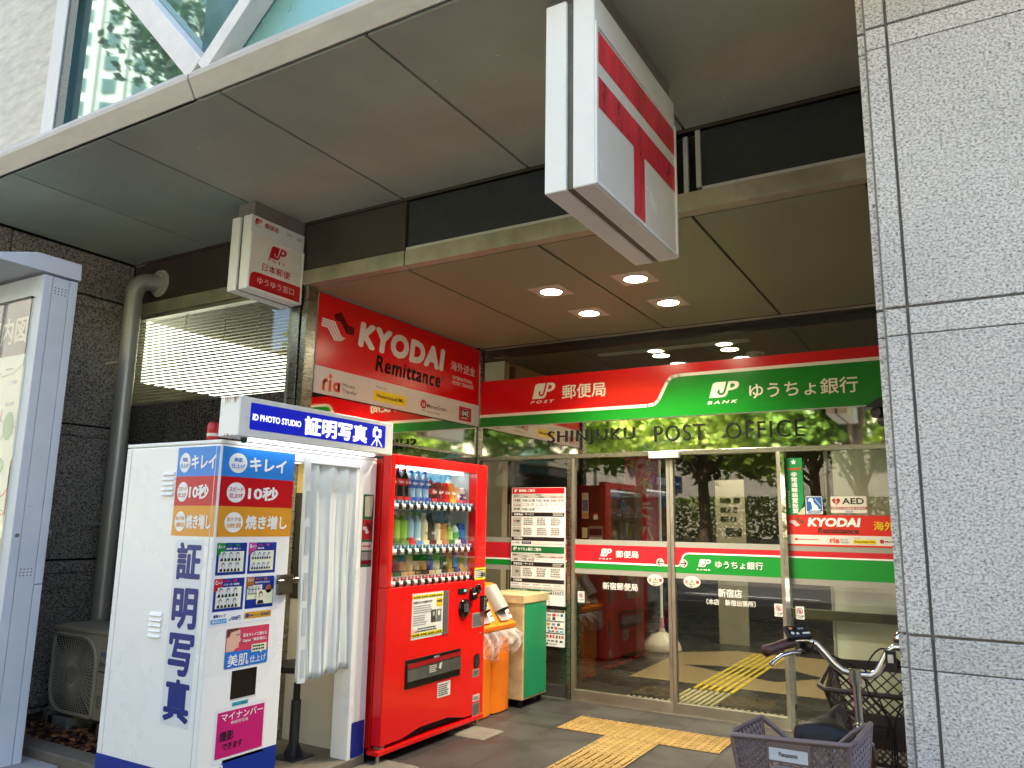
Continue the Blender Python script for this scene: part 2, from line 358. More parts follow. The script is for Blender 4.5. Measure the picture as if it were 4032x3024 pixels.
# yellow tactile paving outside, yellow guide line inside
M_TACT = mat('yellow_tactile_tile', '957a42', rough=0.65, var=0.22, scale=9)
M_TACTJ = mat('tactile_joint', '4c4330', rough=0.8)
M_TACT_IN = mat('lobby_guide_yellow', 'c9b335', rough=0.4, var=0.1)
tp = MB(); CW = 0.0955
def dot_tile(mb, x0, y0, w, d, nx, ny, m, z=0.006):
    mb.box(x0 + 0.0015, x0 + w - 0.0015, y0 + 0.0015, y0 + d - 0.0015, 0.0, z, m)
    for i in range(nx):
        for j in range(ny):
            cx, cy = x0 + (i + 0.5) * w / nx, y0 + (j + 0.5) * d / ny
            mb.tube([(cx, cy, z - 0.001), (cx, cy, z + 0.004), (cx, cy, z + 0.007)], [0.014, 0.0125, 0.008], m, 8)
def bar_tile(mb, x0, y0, w, d, nb, m, z=0.006):
    mb.box(x0 + 0.0015, x0 + w - 0.0015, y0 + 0.0015, y0 + d - 0.0015, 0.0, z, m)
    for i in range(nb):
        cx = x0 + (i + 0.5) * w / nb
        mb.tube([(cx, y0 + 0.014, z), (cx, y0 + 0.022, z + 0.003), (cx, y0 + d - 0.022, z + 0.003), (cx, y0 + d - 0.014, z)], [0.004, 0.010, 0.010, 0.004], m, 6)
tp.box(-2.646, -1.5, 5.172, 5.572, 0.0, 0.003, M_TACTJ); tp.box(-2.276, -1.894, 0.2, 5.172, 0.0, 0.003, M_TACTJ)
for i in range(12):
    for j in range(2): dot_tile(tp, -2.646 + i * CW, 5.172 + 0.2 * j, CW, 0.2, 2, 4, M_TACT)
for i in range(4):
    for j in range(25):
        y0 = 5.172 - 0.2 * (j + 1)
        (dot_tile(tp, -2.276 + i * CW, y0, CW, 0.2, 2, 4, M_TACT) if j < 2 else bar_tile(tp, -2.276 + i * CW, y0, CW, 0.2, 2, M_TACT))
struct(tp, 'tactile_paving')
ti = MB()
for i in range(6):
    x = -2.27 + 0.066 * i
    for j in range(9 if i != 2 else 9):
        y = 7.10 + 0.25 * j - (0.04 if i % 2 else 0)
        ti.box(x, x + 0.032, y, y + 0.225, -0.002, 0.005, M_TACT_IN)
M_STUD = mat('steel_floor_stud', 'd6cda8', rough=0.3, metal=0.4, var=0.1)
for i in range(26):
    for j in range(19):
        x, y = -2.63 + 0.05 * i, 6.12 + 0.05 * j
        if y > 6.51 and not (-2.29 < x < -1.89): continue
        ti.tube([(x, y, -0.002), (x, y, 0.006)], [0.016, 0.011], M_STUD, 8)
struct(ti, 'lobby_guide_line')

# ------------------------------------------------------------------ canopy with its soffits
canopy = thing('entrance_canopy', 'deep grey canopy with panelled soffit and pale stone edge over the entrance', 'canopy', (-2.5, 3, 3.4))
JX = [-5.905, -4.955, -4.010, -3.061, -2.122, -1.176, -0.23, 0.72]
ZS = 3.487
for a, b in zip(JX[:-1], JX[1:]):
    MB().box(a + 0.008, b - 0.008, 2.298, 3.742, ZS, ZS + 0.03, M_SOFFIT).build('soffit_panel', canopy, bev=0.002)
MB().box(-5.905, 2.5, 2.29, 3.9, ZS + 0.034, ZS + 0.06, M_GAP).build('backing_board', canopy)
MB().box(-5.905, -3.236, 2.284, 2.292, ZS + 0.004, ZS + 0.03, M_GAP).build('shadow_gap', canopy)
for a, b in ((-5.905, -3.235), (-3.223, 0.5)):
    f = MB(); f.prism([(a, 2.283, 3.674), (a, 2.225, 3.60), (a, 2.225, 3.575), (a, 2.276, 3.489), (a, 2.36, 3.489 + 0.06), (a, 2.36, 3.674)], (b - a, 0, 0), M_FASCIA); 
    f.build('edge_trim', canopy, bev=0.004)
# lower soffit behind the beam
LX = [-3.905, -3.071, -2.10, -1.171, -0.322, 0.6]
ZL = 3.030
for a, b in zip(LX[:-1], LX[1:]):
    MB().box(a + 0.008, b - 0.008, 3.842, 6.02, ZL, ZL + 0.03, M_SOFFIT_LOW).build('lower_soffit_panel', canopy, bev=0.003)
MB().box(-3.905, 2.5, 3.78, 6.04, ZL + 0.034, ZL + 0.05, M_GAP).build('backing_board', canopy)
for a, b in ((-5.90, -3.04), (-3.03, 0.6)):
    MB().box(a, b, 3.75, 3.83, 3.030, 3.133, M_BEAM).build('beam', canopy, bev=0.003)
# brown blanking panel and dark clerestory glazing above the beam
MB().box(-5.9, -3.045, 3.765, 3.80, 3.134, ZS - 0.012, M_BROWN).build('blanking_panel', canopy)
fr = MB()
fr.box(-3.03, -1.29, 3.757, 3.80, 3.134, 3.152, M_ALU); fr.box(-1.09, 0.6, 3.757, 3.80, 3.134, 3.152, M_ALU)
fr.box(-1.12, -1.095, 3.757, 3.80, 3.152, ZS - 0.012, M_ALU); fr.box(-1.20, -1.175, 3.80, 3.84, 3.134, ZS - 0.012, M_ALU); fr.box(-1.29, -1.265, 3.757, 3.80, 3.134, ZS - 0.012, M_ALU)
fr.box(-5.9, 0.6, 3.747, 3.757, ZS - 0.014, ZS, M_BROWN)
fr.build('clerestory_frame', canopy)
def perforated(name):
    m = mat(name, '3c4040', rough=0.2, var=0.12, scale=20, spec=0.5)
    t = m.node_tree; b = t.nodes['Principled BSDF']; tc = t.nodes.new('ShaderNodeTexCoord'); v = t.nodes.new('ShaderNodeTexVoronoi'); v.inputs['Randomness'].default_value = 0.0; v.inputs['Scale'].default_value = 34
    t.links.new(tc.outputs['Object'], v.inputs['Vector']); r = t.nodes.new('ShaderNodeMapRange'); r.inputs[1].default_value = 0.12; r.inputs[2].default_value = 0.2; r.inputs[3].default_value = 1.5; r.inputs[4].default_value = 0.9
    t.links.new(v.outputs['Distance'], r.inputs[0]); src = b.inputs['Base Color'].links[0].from_socket
    s = t.nodes.new('ShaderNodeVectorMath'); s.operation = 'SCALE'; t.links.new(src, s.inputs[0]); t.links.new(r.outputs[0], s.inputs['Scale']); t.links.new(s.outputs[0], b.inputs['Base Color'])
    return m
M_PERF = perforated('dotted_dark_glass')
MB().box(-3.03, -1.29, 3.777, 3.797, 3.152, ZS - 0.014, M_PERF).build('clerestory_glass', canopy)
MB().box(-1.095, 0.6, 3.777, 3.797, 3.152, ZS - 0.014, M_PERF).build('clerestory_glass', canopy)
MB().box(-1.264, -1.121, 3.82, 3.86, 3.134, ZS - 0.014, M_GAP).build('clerestory_return', canopy)

# ------------------------------------------------------------------ building above the canopy
M_TEAL = mat('teal_mirror_glass', '9fbdb6', rough=0.03, metal=0.8, var=0.05, scale=1)
M_TEALDOT = perforated('dotted_teal_glass'); 
_b = M_TEALDOT.node_tree.nodes['Principled BSDF']; _b.inputs['Metallic'].default_value = 0.6; _b.inputs['Roughness'].default_value = 0.05
for n in M_TEALDOT.node_tree.nodes:
    if n.type == 'VECT_MATH' and not n.inputs[0].links: n.inputs[0].default_value = C('5f8583')[:3]
M_FROST = mat('frosted_teal_glass', '86b8b2', rough=0.3, metal=0.35, var=0.05)
M_DAPPLED = mat('dappled_white_panel', 'b9b4a4', rough=0.4, var=0.30, scale=6, stretch=(1.0, 1, 3.4))  # dappled light put into the panel's colour as pale and dark streaks
po = thing('post_office_building', 'upper storeys of the building, teal glass with white diagonal braces above the canopy', 'building', (-2.5, 8, 3.7))
MB().box(-30, 22, 2.42, 22, 3.72, 10.8, mat('upper_wall', 'a9a59b', rough=0.7)).build('upper_wall', po)
MB().box(-9, -4.70, 2.315, 2.40, 3.60, 7.5, M_DAPPLED).build('frosted_panel', po)
MB().box(-4.70, -4.57, 2.29, 2.40, 3.676, 7.5, M_ALU).build('jamb', po, bev=0.004)
MB().box(-4.57, -4.47, 2.30, 2.40, 3.676, 7.5, mat('dark_teal_gasket', '2c4744', rough=0.2)).build('gasket', po)
MB().box(-4.47, -3.30, 2.34, 2.40, 3.676, 7.5, M_TEAL).build('glass_pane', po)
MB().box(-3.30, -3.02, 2.34, 2.40, 3.676, 7.5, M_TEALDOT).build('glass_pane', po)
MB().box(-3.02, 8, 2.34, 2.40, 3.676, 7.5, M_FROST).build('glass_pane', po)
def brace(p0, p1, wdt):
    a, b = Vector(p0), Vector(p1); d = (b - a).normalized(); n = Vector((-d.z, 0, d.x)) * wdt / 2
    m = MB(); m.hexa([(a - n), (b - n), (b + n), (a + n)], [(a - n) + Vector((0, 0.10, 0)), (b - n) + Vector((0, 0.10, 0)), (b + n) + Vector((0, 0.10, 0)), (a + n) + Vector((0, 0.10, 0))], mat('white_brace', 'dcdad6', rough=0.5))
    m.build('diagonal_brace', po, bev=0.004)
brace((-3.20, 2.235, 3.63), (-5.10, 2.235, 5.63), 0.125)
brace((-3.15, 2.236, 3.62), (-1.70, 2.236, 4.97), 0.085)

# ------------------------------------------------------------------ granite pillar (right) and dark granite wall (left)
pl = thing('granite_pillar', 'speckled pale grey granite pillar with grooved joints beside the doors', 'pillar', (0.5, 3.1, 0))
YP = 2.70
ZJ = [(-0.14, 0.064), (0.072, 1.0), (1.003, 1.096), (1.104, 2.02), (2.023, 2.109), (2.117, 3.03), (3.033, 3.108), (3.116, ZS - 0.004)]
GX = -0.1335
pl_m = MB(); pl_m.box(-0.205, 2.2, YP + 0.02, 3.74, -0.14, ZS - 0.005, mat('pillar_core', '8b8884', rough=0.9)); pl_m.build('core', pl)
for z0, z1 in ZJ:
    p = MB(); p.box(GX + 0.0045, 0.9, YP, YP + 0.05, z0, z1, M_PILLAR); p.box(0.912, 2.2, YP, YP + 0.05, z0, z1, M_PILLAR)
    p.box(-0.198, GX - 0.0045, YP + 0.001, YP + 0.05, z0, z1, M_PILLAR)
    p.box(-0.226, -0.2, YP + 0.022, YP + 0.4, z0, z1, M_PILLAR)
    p.box(-0.226, -0.206, YP + 0.41, 3.74, z0, z1, M_PILLAR)
    p.build('granite_panel', pl, bev=0.003)
MB().box(0.62, 2.2, 3.74, 6.3, -0.1, 3.6, M_DGRAN).build('return_wall', pl)
MB().box(2.2, 30, 2.75, 3.5, -0.1, 3.7, M_PILLAR).build('side_wall', pl)
lw = thing('granite_wall', 'dark speckled granite wall in shadow left of the window', 'wall', (-5.95, 3, 0))
MB().box(-6.3, -5.955, 2.30, 3.80, -0.14, 3.70, M_GAP).build('core', lw)
for z0, z1 in [(-0.14, 0.05), (0.062, 0.99), (0.995, 1.083), (1.097, 2.02), (2.024, 2.103), (2.117, 3.05), (3.053, 3.13), (3.145, ZS - 0.012)]:
    p = MB(); p.box(-5.955, -5.92, 2.80, 3.765, z0, z1, M_DGRAN); p.box(-5.955, -5.92, 2.30, 2.788, z0, z1, M_DGRAN); p.build('granite_panel', lw, bev=0.003)

# ------------------------------------------------------------------ office window with blinds, panel below it
ow = thing('office_window', 'wide office window with lowered white slatted blinds above dark polished granite', 'window', (-4.95, 3.8, 2.2))
f = MB()
f.box(-5.9, -3.98, 3.765, 3.83, 3.0, 3.028, M_STEEL_DULL)
f.box(-4.06, -4.03, 3.77, 3.83, 0.0, 3.0, M_STEEL_DULL)
f.build('frame', ow, bev=0.002)
MB().box(-5.915, -4.061, 3.795, 3.803, 2.30, 3.0, M_WINGLASS).build('glass_pane', ow)
M_SLAT = mat('cream_blind_slat', 'cfcab4', rough=0.45, var=0.04)
sl = MB(); nS = 27
for i in range(nS):
    z = 2.315 + i * (0.69 / nS)
    for a, b in ((-5.905, -5.80), (-5.795, -4.085)):
        sl.hexa([(a, 3.838, z + 0.006), (b, 3.838, z + 0.006), (b, 3.862, z), (a, 3.862, z)], [(a, 3.838, z + 0.0075), (b, 3.838, z + 0.0075), (b, 3.862, z + 0.0015), (a, 3.862, z + 0.0015)], M_SLAT)
sl.build('blind_slats', ow)
cd = MB()
for x in (-5.72, -5.70, -5.28, -5.27, -4.82, -4.81, -4.45, -4.44): cd.tube([(x, 3.836, 2.30), (x, 3.836, 3.0)], 0.0015, M_SLAT, 5)
cd.build('blind_cord', ow)
MB().box(-5.915, -4.061, 3.80, 3.84, 0.0, 2.298, M_POLGRAN).build('granite_panel', ow)
# office behind the blinds
M_OFFWALL = mat('office_wall', 'b9ae98', rough=0.8)
of = thing('office_room', 'office room with a self-glowing white wall seen through the slatted blinds', 'room', (-5, 6, 0))
o = MB(); o.box(-5.99, -5.93, 3.85, 6.6, 0, 2.52, M_OFFWALL); o.box(-5.99, -5.93, 3.85, 3.93, 2.52, 3.06, M_OFFWALL)
o.box(-5.93, -3.99, 6.6, 6.7, 0, 3.4, M_OFFWALL); o.build('wall', of)
MB().box(-5.99, -5.94, 3.93, 6.55, 2.53, 3.055, mat('glowing_office_wall', 'ffffff', var=0, rvar=0, emit='f4f7e8', estr=1.1)).build('glowing_wall', of)  # white wall given its own glow to imitate bright room light on it
MB().box(-6.0, -3.96, 3.85, 6.7, 3.06, 3.1, mat('office_ceiling', '8d8670', rough=0.8)).build('ceiling', of)

# ------------------------------------------------------------------ steel corner post between window and entrance, side wall of the entrance
cp = thing('steel_corner_post', 'tall grooved stainless steel post left of the red money transfer panel', 'post', (-3.98, 3.8, 0))
MB().box(-4.03, -3.955, 3.765, 3.83, 0.0, 3.03, M_STEEL).build('post', cp, bev=0.003)
MB().box(-3.955, -3.935, 3.79, 3.83, 0.0, 3.03, M_GAP).build('groove', cp)
MB().box(-3.935, -3.885, 3.765, 3.86, 0.0, 3.03, M_STEEL).build('post', cp, bev=0.003)
XW = -3.919
sw = thing('entrance_side_wall', 'glazed side wall of the entrance recess with a mirror steel band above head height', 'wall', (XW, 5, 0))
MB().box(XW - 0.06, XW - 0.012, 3.87, 6.04, 0.0, 3.03, mat('side_wall_backing', '23211e', rough=0.5)).build('backing', sw)
MB().box(XW - 0.012, XW - 0.002, 3.865, 6.03, 2.286, 3.03, glass('side_glass', (0.5, 0.5, 0.48), boost=0.16)).build('glass_pane', sw)
MB().box(XW - 0.012, XW, 3.865, 6.03, 2.031, 2.283, M_MIRROR).build('mirror_band', sw)
MB().box(XW - 0.012, XW - 0.003, 3.865, 6.03, 0.02, 2.005, glass('side_glass', (0.5, 0.5, 0.48), boost=0.16)).build('glass_pane', sw)
MB().box(XW - 0.012, XW + 0.006, 3.865, 6.03, 2.007, 2.029, M_STEEL).build('rail', sw)
# ------------------------------------------------------------------ entrance front: transom, doors, side lights
GY = 6.042
tr = thing('transom_band', 'mirror polished steel band over the sliding doors reflecting green trees', 'transom', (-2.2, GY, 2.15))
MB().box(-3.9, -0.15, GY, GY + 0.05, 2.012, 2.282, M_MIRROR).build('mirror_band', tr)
t_ = MB(); t_.box(-3.9, -0.15, GY - 0.012, GY + 0.06, 1.972, 2.010, M_STEEL); t_.build('rail', tr, bev=0.002)
MB().box(-3.905, -3.885, GY - 0.02, GY + 0.03, 0, 3.03, M_STEEL).build('corner_post', tr)
fan = thing('fanlight', 'dark strip of fixed glass between the ceiling and the red and green sign', 'window', (-2.2, GY, 2.85))
MB().box(-3.88, -2.432, GY + 0.010, GY + 0.018, 2.2, 3.028, M_GLASS).build('glass_pane', fan)
MB().box(-2.428, -0.15, GY + 0.010, GY + 0.018, 2.2, 3.028, M_GLASS).build('glass_pane', fan)
MB().box(-3.88, -0.15, GY - 0.005, GY + 0.03, 3.018, 3.029, M_STEEL_DULL).build('rail', fan)

P_RED, P_GRN, P_CRM = flat('d40a12', rough=0.2), flat('0a8020', rough=0.2), flat('ece6d2', rough=0.3)
def chevron_white(d, u0, u1, ulo, uhi, vtop, vbot, th, m, l):            # the white line that steps up
    pass
ps = thing('post_and_bank_sign', 'long red and green sign with white stepped line across the entrance', 'sign', (-2.2, GY, 2.5))
MB().box(-3.884, -0.15, GY - 0.03, GY - 0.002, 2.283, 2.711, M_WHITE).build('panel', ps)
d = Decal(FY(GY - 0.03))
d.rect(-3.884, -0.15, 2.283, 2.711, P_GRN, 0)
step = [(-3.884, 2.384), (-2.25, 2.384), (-2.19, 2.394), (-2.155, 2.425), (-2.075, 2.575), (-2.04, 2.607), (-1.98, 2.617), (-0.15, 2.617)]
d.pts([(-3.884, 2.711)] + [(u, v) for u, v in step] + [(-0.15, 2.711)], P_RED, 1)
d.line(step, 0.026, P_CRM, 2)
d.build('print', ps)
d = Decal(FY(GY - 0.03))
jp_logo(d, -3.335, -3.105, 2.510, 2.647, P_CRM, P_RED, 3)
d.text('POST', -3.352, -3.115, 2.468, 2.494, P_CRM, 3, bold=0.02, shear=0.25, spacing=1.5)
d.text('郵便局', -3.037, -2.623, 2.490, 2.615, P_CRM, 3, bold=0.015)
d.build('lettering', ps); d = Decal(FY(GY - 0.03)); jp_logo(d, -1.735, -1.498, 2.412, 2.534, P_CRM, P_GRN, 3)
d.text('BANK', -1.752, -1.514, 2.362, 2.386, P_CRM, 3, bold=0.02, shear=0.25, spacing=1.5)
d.text('ゆうちょ銀行', -1.424, -0.65, 2.383, 2.503, P_CRM, 3, bold=0.012)
d.build('lettering', ps)

# raised black letters on the transom
ls = thing('raised_lettering', 'raised black capital letters in three words on the mirror band', 'sign letters', (-2.1, GY, 2.15))
M_LET = mat('letter_black', '121314', rough=0.5, spec=0.2)
def raised(word, u0, u1, v0, v1):
    vs, fs = glyphs(word, -0.006, spacing=1.15)
    xs = [v[0] for v in vs]; ys = [v[1] for v in vs]; a, b, c, e = min(xs), max(xs), min(ys), max(ys)
    m = MB(); P = [(u0 + (x - a) / (b - a) * (u1 - u0), v0 + (y - c) / (e - c) * (v1 - v0)) for x, y in vs]
    n = len(P); cnt = {}
    for f in fs:
        for i in range(len(f)):
            k = (f[i], f[(i + 1) % len(f)]); cnt[k] = 1
    edges = [k for k in cnt if (k[1], k[0]) not in cnt]
    m.add([(u, GY - 0.014, v) for u, v in P] + [(u, GY - 0.004, v) for u, v in P], [tuple(f) for f in fs] + [(i, n + i, n + j, j) for i, j in edges], M_LET)
    m.build('lettering', ls)
raised('SHINJUKU', -3.187, -2.378, 2.086, 2.216); raised('POST', -2.205, -1.788, 2.086, 2.216); raised('OFFICE', -1.622, -1.040, 2.084, 2.212)

P_BRED, P_BGRN, P_BGREY = flat('c8202c', rough=0.35), flat('108a2c', rough=0.35), flat('9a9a90', rough=0.4)
P_W = flat('f2f2ee'); P_K = flat('151515'); P_GREY = flat('8f8f8b'); P_LG = flat('d2d0c8'); P_OR = flat('e8801c')
def caution(parent, u, v):
    d = Decal(FY(GY - 0.001)); d.rrect(u, u + 0.06, v - 0.09, v, 0.006, P_W, 1)
    d.ring(u + 0.03, v - 0.032, 0.021, 0.021, 0.0045, P_BRED, 2); d.ell(u + 0.03, v - 0.033, 0.010, 0.012, P_GREY, 2)
    d.line([(u + 0.016, v - 0.018), (u + 0.044, v - 0.046)], 0.004, P_BRED, 3)
    d.text('ドアに注意', u + 0.006, u + 0.054, v - 0.072, v - 0.061, P_K, 2, bold=0.02); d.text('CAUTION', u + 0.012, u + 0.048, v - 0.083, v - 0.077, P_K, 2)
    d.build('caution_sticker', parent)
def leaf_door(label, u0, u1, lock):
    t = thing('sliding_door', label, 'door', ((u0 + u1) / 2, GY, 0))
    MB().box(u0 + 0.02, u1 - 0.02, GY + 0.002, GY + 0.012, 0.085, 1.975, M_GLASS).build('glass_pane', t)
    f = MB(); f.box(u0, u1, GY - 0.018, GY + 0.03, 0.006, 0.088, M_STEEL_DULL); f.box(u0, u0 + 0.028, GY - 0.0185, GY + 0.031, 0.088, 1.97, M_STEEL_DULL)
    f.box(u1 - 0.028, u1, GY - 0.0185, GY + 0.031, 0.088, 1.97, M_STEEL_DULL); f.build('frame', t, bev=0.002)
    return t
dl = leaf_door('left sliding glass door with red band and white post office lettering', -2.952, -2.083, 0)
dr = leaf_door('right sliding glass door with mostly green band and white bank lettering', -2.081, -1.222, 0)
def band(parent, u0, u1, kind):
    d = Decal(FY(GY))
    d.rect(u0, u1, 1.010, 1.052, P_BGREY, 0); d.rect(u0, u1, 1.248, 1.290, P_BGREY, 0)
    if kind == 'red':
        d.rect(u0, u1, 1.052, 1.248, P_BRED, 0); d.rect(u0, u1, 1.052, 1.100, P_BGRN, 1); d.rect(u0, u1, 1.098, 1.112, P_W, 2)
    elif kind == 'step':
        d.rect(u0, u1, 1.052, 1.248, P_BGRN, 0)
        st = [(u0, 1.105), (-2.03, 1.105), (-2.015, 1.113), (-1.985, 1.185), (-1.965, 1.200), (-1.94, 1.204), (u1, 1.204)]
        d.pts([(u0, 1.248)] + st + [(u1, 1.248)], P_BRED, 1); d.line(st, 0.012, P_W, 2)
    else:
        d.rect(u0, u1, 1.052, 1.205, P_BGRN, 0); d.rect(u0, u1, 1.205, 1.248, P_BRED, 0); d.rect(u0, u1, 1.198, 1.209, P_W, 1)
    return d
d = band(dl, -2.926, -2.109, 'red'); d.build('colour_band', dl)
d = Decal(FY(GY - 0.001)); jp_logo(d, -2.69, -2.588, 1.157, 1.219, P_W, P_BRED, 3); d.text('POST', -2.70, -2.592, 1.130, 1.143, P_W, 3, bold=0.02, spacing=1.5)
d.text('郵便局', -2.553, -2.358, 1.150, 1.207, P_W, 3, bold=0.012); d.build('lettering', dl); d = Decal(FY(GY - 0.001)); d.text('新宿郵便局', -2.672, -2.368, 0.893, 0.951, P_W, 1, bold=0.012); d.build('lettering', dl)
d = band(dr, -2.053, -1.248, 'step'); d.build('colour_band', dr)
d = Decal(FY(GY - 0.001)); jp_logo(d, -1.868, -1.768, 1.105, 1.163, P_W, P_BGRN, 3); d.text('BANK', -1.88, -1.772, 1.078, 1.090, P_W, 3, bold=0.02, spacing=1.5)
d.text('ゆうちょ銀行', -1.734, -1.378, 1.100, 1.156, P_W, 3, bold=0.01); d.build('lettering', dr); d = Decal(FY(GY - 0.001)); d.text('新宿店', -1.72, -1.542, 0.888, 0.951, P_W, 1, bold=0.015)
d.text('（本店　新宿出張所）', -1.812, -1.444, 0.828, 0.872, P_W, 1, bold=0.015); d.build('lettering', dr)
for par, cu, s in ((dl, -2.175, -1), (dr, -1.985, 1)):
    d = Decal(FY(GY - 0.001)); d.ell(cu, 1.126, 0.032, 0.032, flat('c9c6bc'), 3); d.line([(cu - s * 0.022, 1.126), (cu + s * 0.02, 1.126)], 0.007, P_K, 4)
    d.line([(cu + s * 0.002, 1.147), (cu + s * 0.022, 1.126), (cu + s * 0.002, 1.105)], 0.007, P_K, 4); d.build('arrow_sticker', par)
for par, cu in ((dl, -2.218), (dr, -1.921)):
    d = Decal(FY(GY - 0.001)); d.ell(cu, 0.989, 0.069, 0.047, P_GREY, 2); d.ell(cu, 0.989, 0.066, 0.044, flat('e4e2d0'), 3)
    d.line([(cu - 0.022, 0.968), (cu, 1.006), (cu + 0.022, 0.968), (cu - 0.022, 0.968)], 0.004, P_K, 4); d.rect(cu - 0.002, cu + 0.002, 0.977, 0.994, P_K, 4); d.rect(cu - 0.002, cu + 0.002, 0.971, 0.974, P_K, 4)
    d.text('注', cu - 0.056, cu - 0.030, 0.976, 1.002, P_BRED, 4, bold=0.03); d.text('意', cu + 0.030, cu + 0.056, 0.976, 1.002, P_BRED, 4, bold=0.03); d.text('自動ドア', cu - 0.018, cu + 0.018, 0.951, 0.961, P_K, 4)
    d.build('warning_sticker', par)
caution(dl, -2.897, 0.866); caution(dr, -1.31, 0.866)
op = thing('door_sensor', 'slim white and grey door sensor box above the meeting door edges', 'sensor', (-2.11, GY, 1.97))
MB().box(-2.236, -1.987, GY - 0.07, GY - 0.013, 1.945, 1.998, M_ALU).build('housing', op, bev=0.006)
MB().box(-2.232, -1.991, GY - 0.062, GY - 0.016, 1.938, 1.944, M_BLACK).build('lens', op)
# threshold and side lights
th = MB().box(-3.9, -0.15, GY - 0.03, GY + 0.05, -0.001, 0.005, M_STEEL_DULL); struct(th, 'door_threshold')
sl_ = thing('glazed_side_light', 'fixed glass pane with opening hours board left of the sliding doors', 'window', (-3.4, GY, 0))
MB().box(-3.88, -2.985, GY + 0.002, GY + 0.012, 0.10, 1.972, M_GLASS).build('glass_pane', sl_)
MB().box(-3.88, -2.955, GY - 0.01, GY + 0.03, 0.006, 0.1, mat('dark_plinth', '3c3a37', rough=0.4)).build('plinth', sl_)
MB().box(-2.985, -2.955, GY - 0.035, GY + 0.04, 0.006, 1.972, M_STEEL).build('post', sl_, bev=0.002)
band(sl_, -3.88, -2.99, 'red').build('colour_band', sl_)
sr = thing('glazed_side_light', 'fixed glass pane right of the sliding doors with stickers and green band', 'window', (-0.7, GY, 0))
MB().box(-1.188, -0.15, GY + 0.002, GY + 0.012, 0.07, 1.972, M_GLASS).build('glass_pane', sr)
MB().box(-1.188, -0.15, GY - 0.016, GY + 0.03, 0.006, 0.075, M_STEEL_DULL).build('plinth', sr)
MB().box(-1.221, -1.188, GY - 0.04, GY + 0.04, 0.006, 1.972, M_MIRROR).build('post', sr, bev=0.002)
band(sr, -1.187, -0.15, 'low').build('colour_band', sr); caution(sr, -1.163, 0.857)
# notices on the right side light
n = thing('green_sticker', 'tall narrow green sticker with white vertical writing on the right glass', 'sticker', (-1.13, GY, 1.7))
d = Decal(FY(GY - 0.001)); G2 = flat('0d8a45'); d.pts([(-1.19, 1.508), (-1.10, 1.508), (-1.067, 1.61), (-1.067, 1.923), (-1.19, 1.923)], G2, 1)
st = []
for k in range(10):
    a = R(90 + 36 * k); r = 0.020 if k % 2 == 0 else 0.010; st.append((-1.128 + r * math.cos(a), 1.893 + r * math.sin(a)))
d.pts(st, P_W, 2); d.text('川崎警備', -1.178, -1.078, 1.832, 1.852, flat('d04020'), 2, bold=0.02)
for i, ch in enumerate('非常通報装置設置'): d.text(ch, -1.15, -1.107, 1.785 - i * 0.038, 1.819 - i * 0.038, P_W, 2, bold=0.02)
for i, ch in enumerate('日本防犯連盟'): d.text(ch, -1.176, -1.164, 1.665 - i * 0.021, 1.681 - i * 0.021, P_W, 2)
d.pts([(-1.115, 1.509), (-1.062, 1.509), (-1.062, 1.57), (-1.085, 1.55)], flat('c9c4ae'), 3); d.build('print', n)
n = thing('assistance_dog_sticker', 'square blue sticker with a white dog on the right glass', 'sticker', (-1.0, GY, 1.57))
d = Decal(FY(GY - 0.001)); B1 = flat('1c63ae'); d.rrect(-1.055, -0.941, 1.512, 1.640, 0.008, P_W, 1); d.rrect(-1.051, -0.945, 1.532, 1.636, 0.006, B1, 2)
d.pts([(-1.04, 1.61), (-1.03, 1.627), (-1.012, 1.629), (-1.002, 1.616), (-1.002, 1.60), (-0.99, 1.585), (-0.975, 1.57), (-0.968, 1.55), (-0.96, 1.545), (-0.955, 1.552), (-0.952, 1.546), (-0.965, 1.538), (-1.03, 1.538), (-1.022, 1.545), (-1.012, 1.547), (-1.015, 1.58), (-1.02, 1.603), (-1.035, 1.603)], P_W, 3)
d.line([(-0.99, 1.622), (-0.972, 1.596), (-0.952, 1.572)], 0.003, P_W, 3); d.text('補助犬同伴可', -1.045, -0.951, 1.517, 1.528, B1, 3, bold=0.02); d.build('print', n)
n = thing('defibrillator_sticker', 'white AED sticker with red heart on the right glass', 'sticker', (-0.77, GY, 1.58))
d = Decal(FY(GY - 0.001)); d.rect(-0.885, -0.648, 1.522, 1.640, flat('e6e0d2'), 1); RD = flat('b8322c')
hp = [(-0.8475, 1.571)] + [(-0.8475 + 0.028 * (16 * math.sin(t) ** 3) / 16, 1.605 + 0.028 * (13 * math.cos(t) - 5 * math.cos(2 * t) - 2 * math.cos(3 * t) - math.cos(4 * t)) / 16) for t in [math.pi * (1 - k / 12) for k in range(1, 24)]]
d.pts(hp[::-1], RD, 2); d.line([(-0.842, 1.626), (-0.855, 1.605), (-0.842, 1.605), (-0.853, 1.582)], 0.004, P_W, 3)
d.text('AED', -0.808, -0.664, 1.585, 1.628, P_K, 2, bold=0.02); d.rect(-0.885, -0.648, 1.548, 1.566, RD, 2); d.text('自動体外式除細動器 設置施設', -0.878, -0.655, 1.551, 1.563, P_W, 3, bold=0.01); d.text('ALSOK', -0.79, -0.735, 1.527, 1.538, B1, 2, bold=0.02); d.build('print', n)
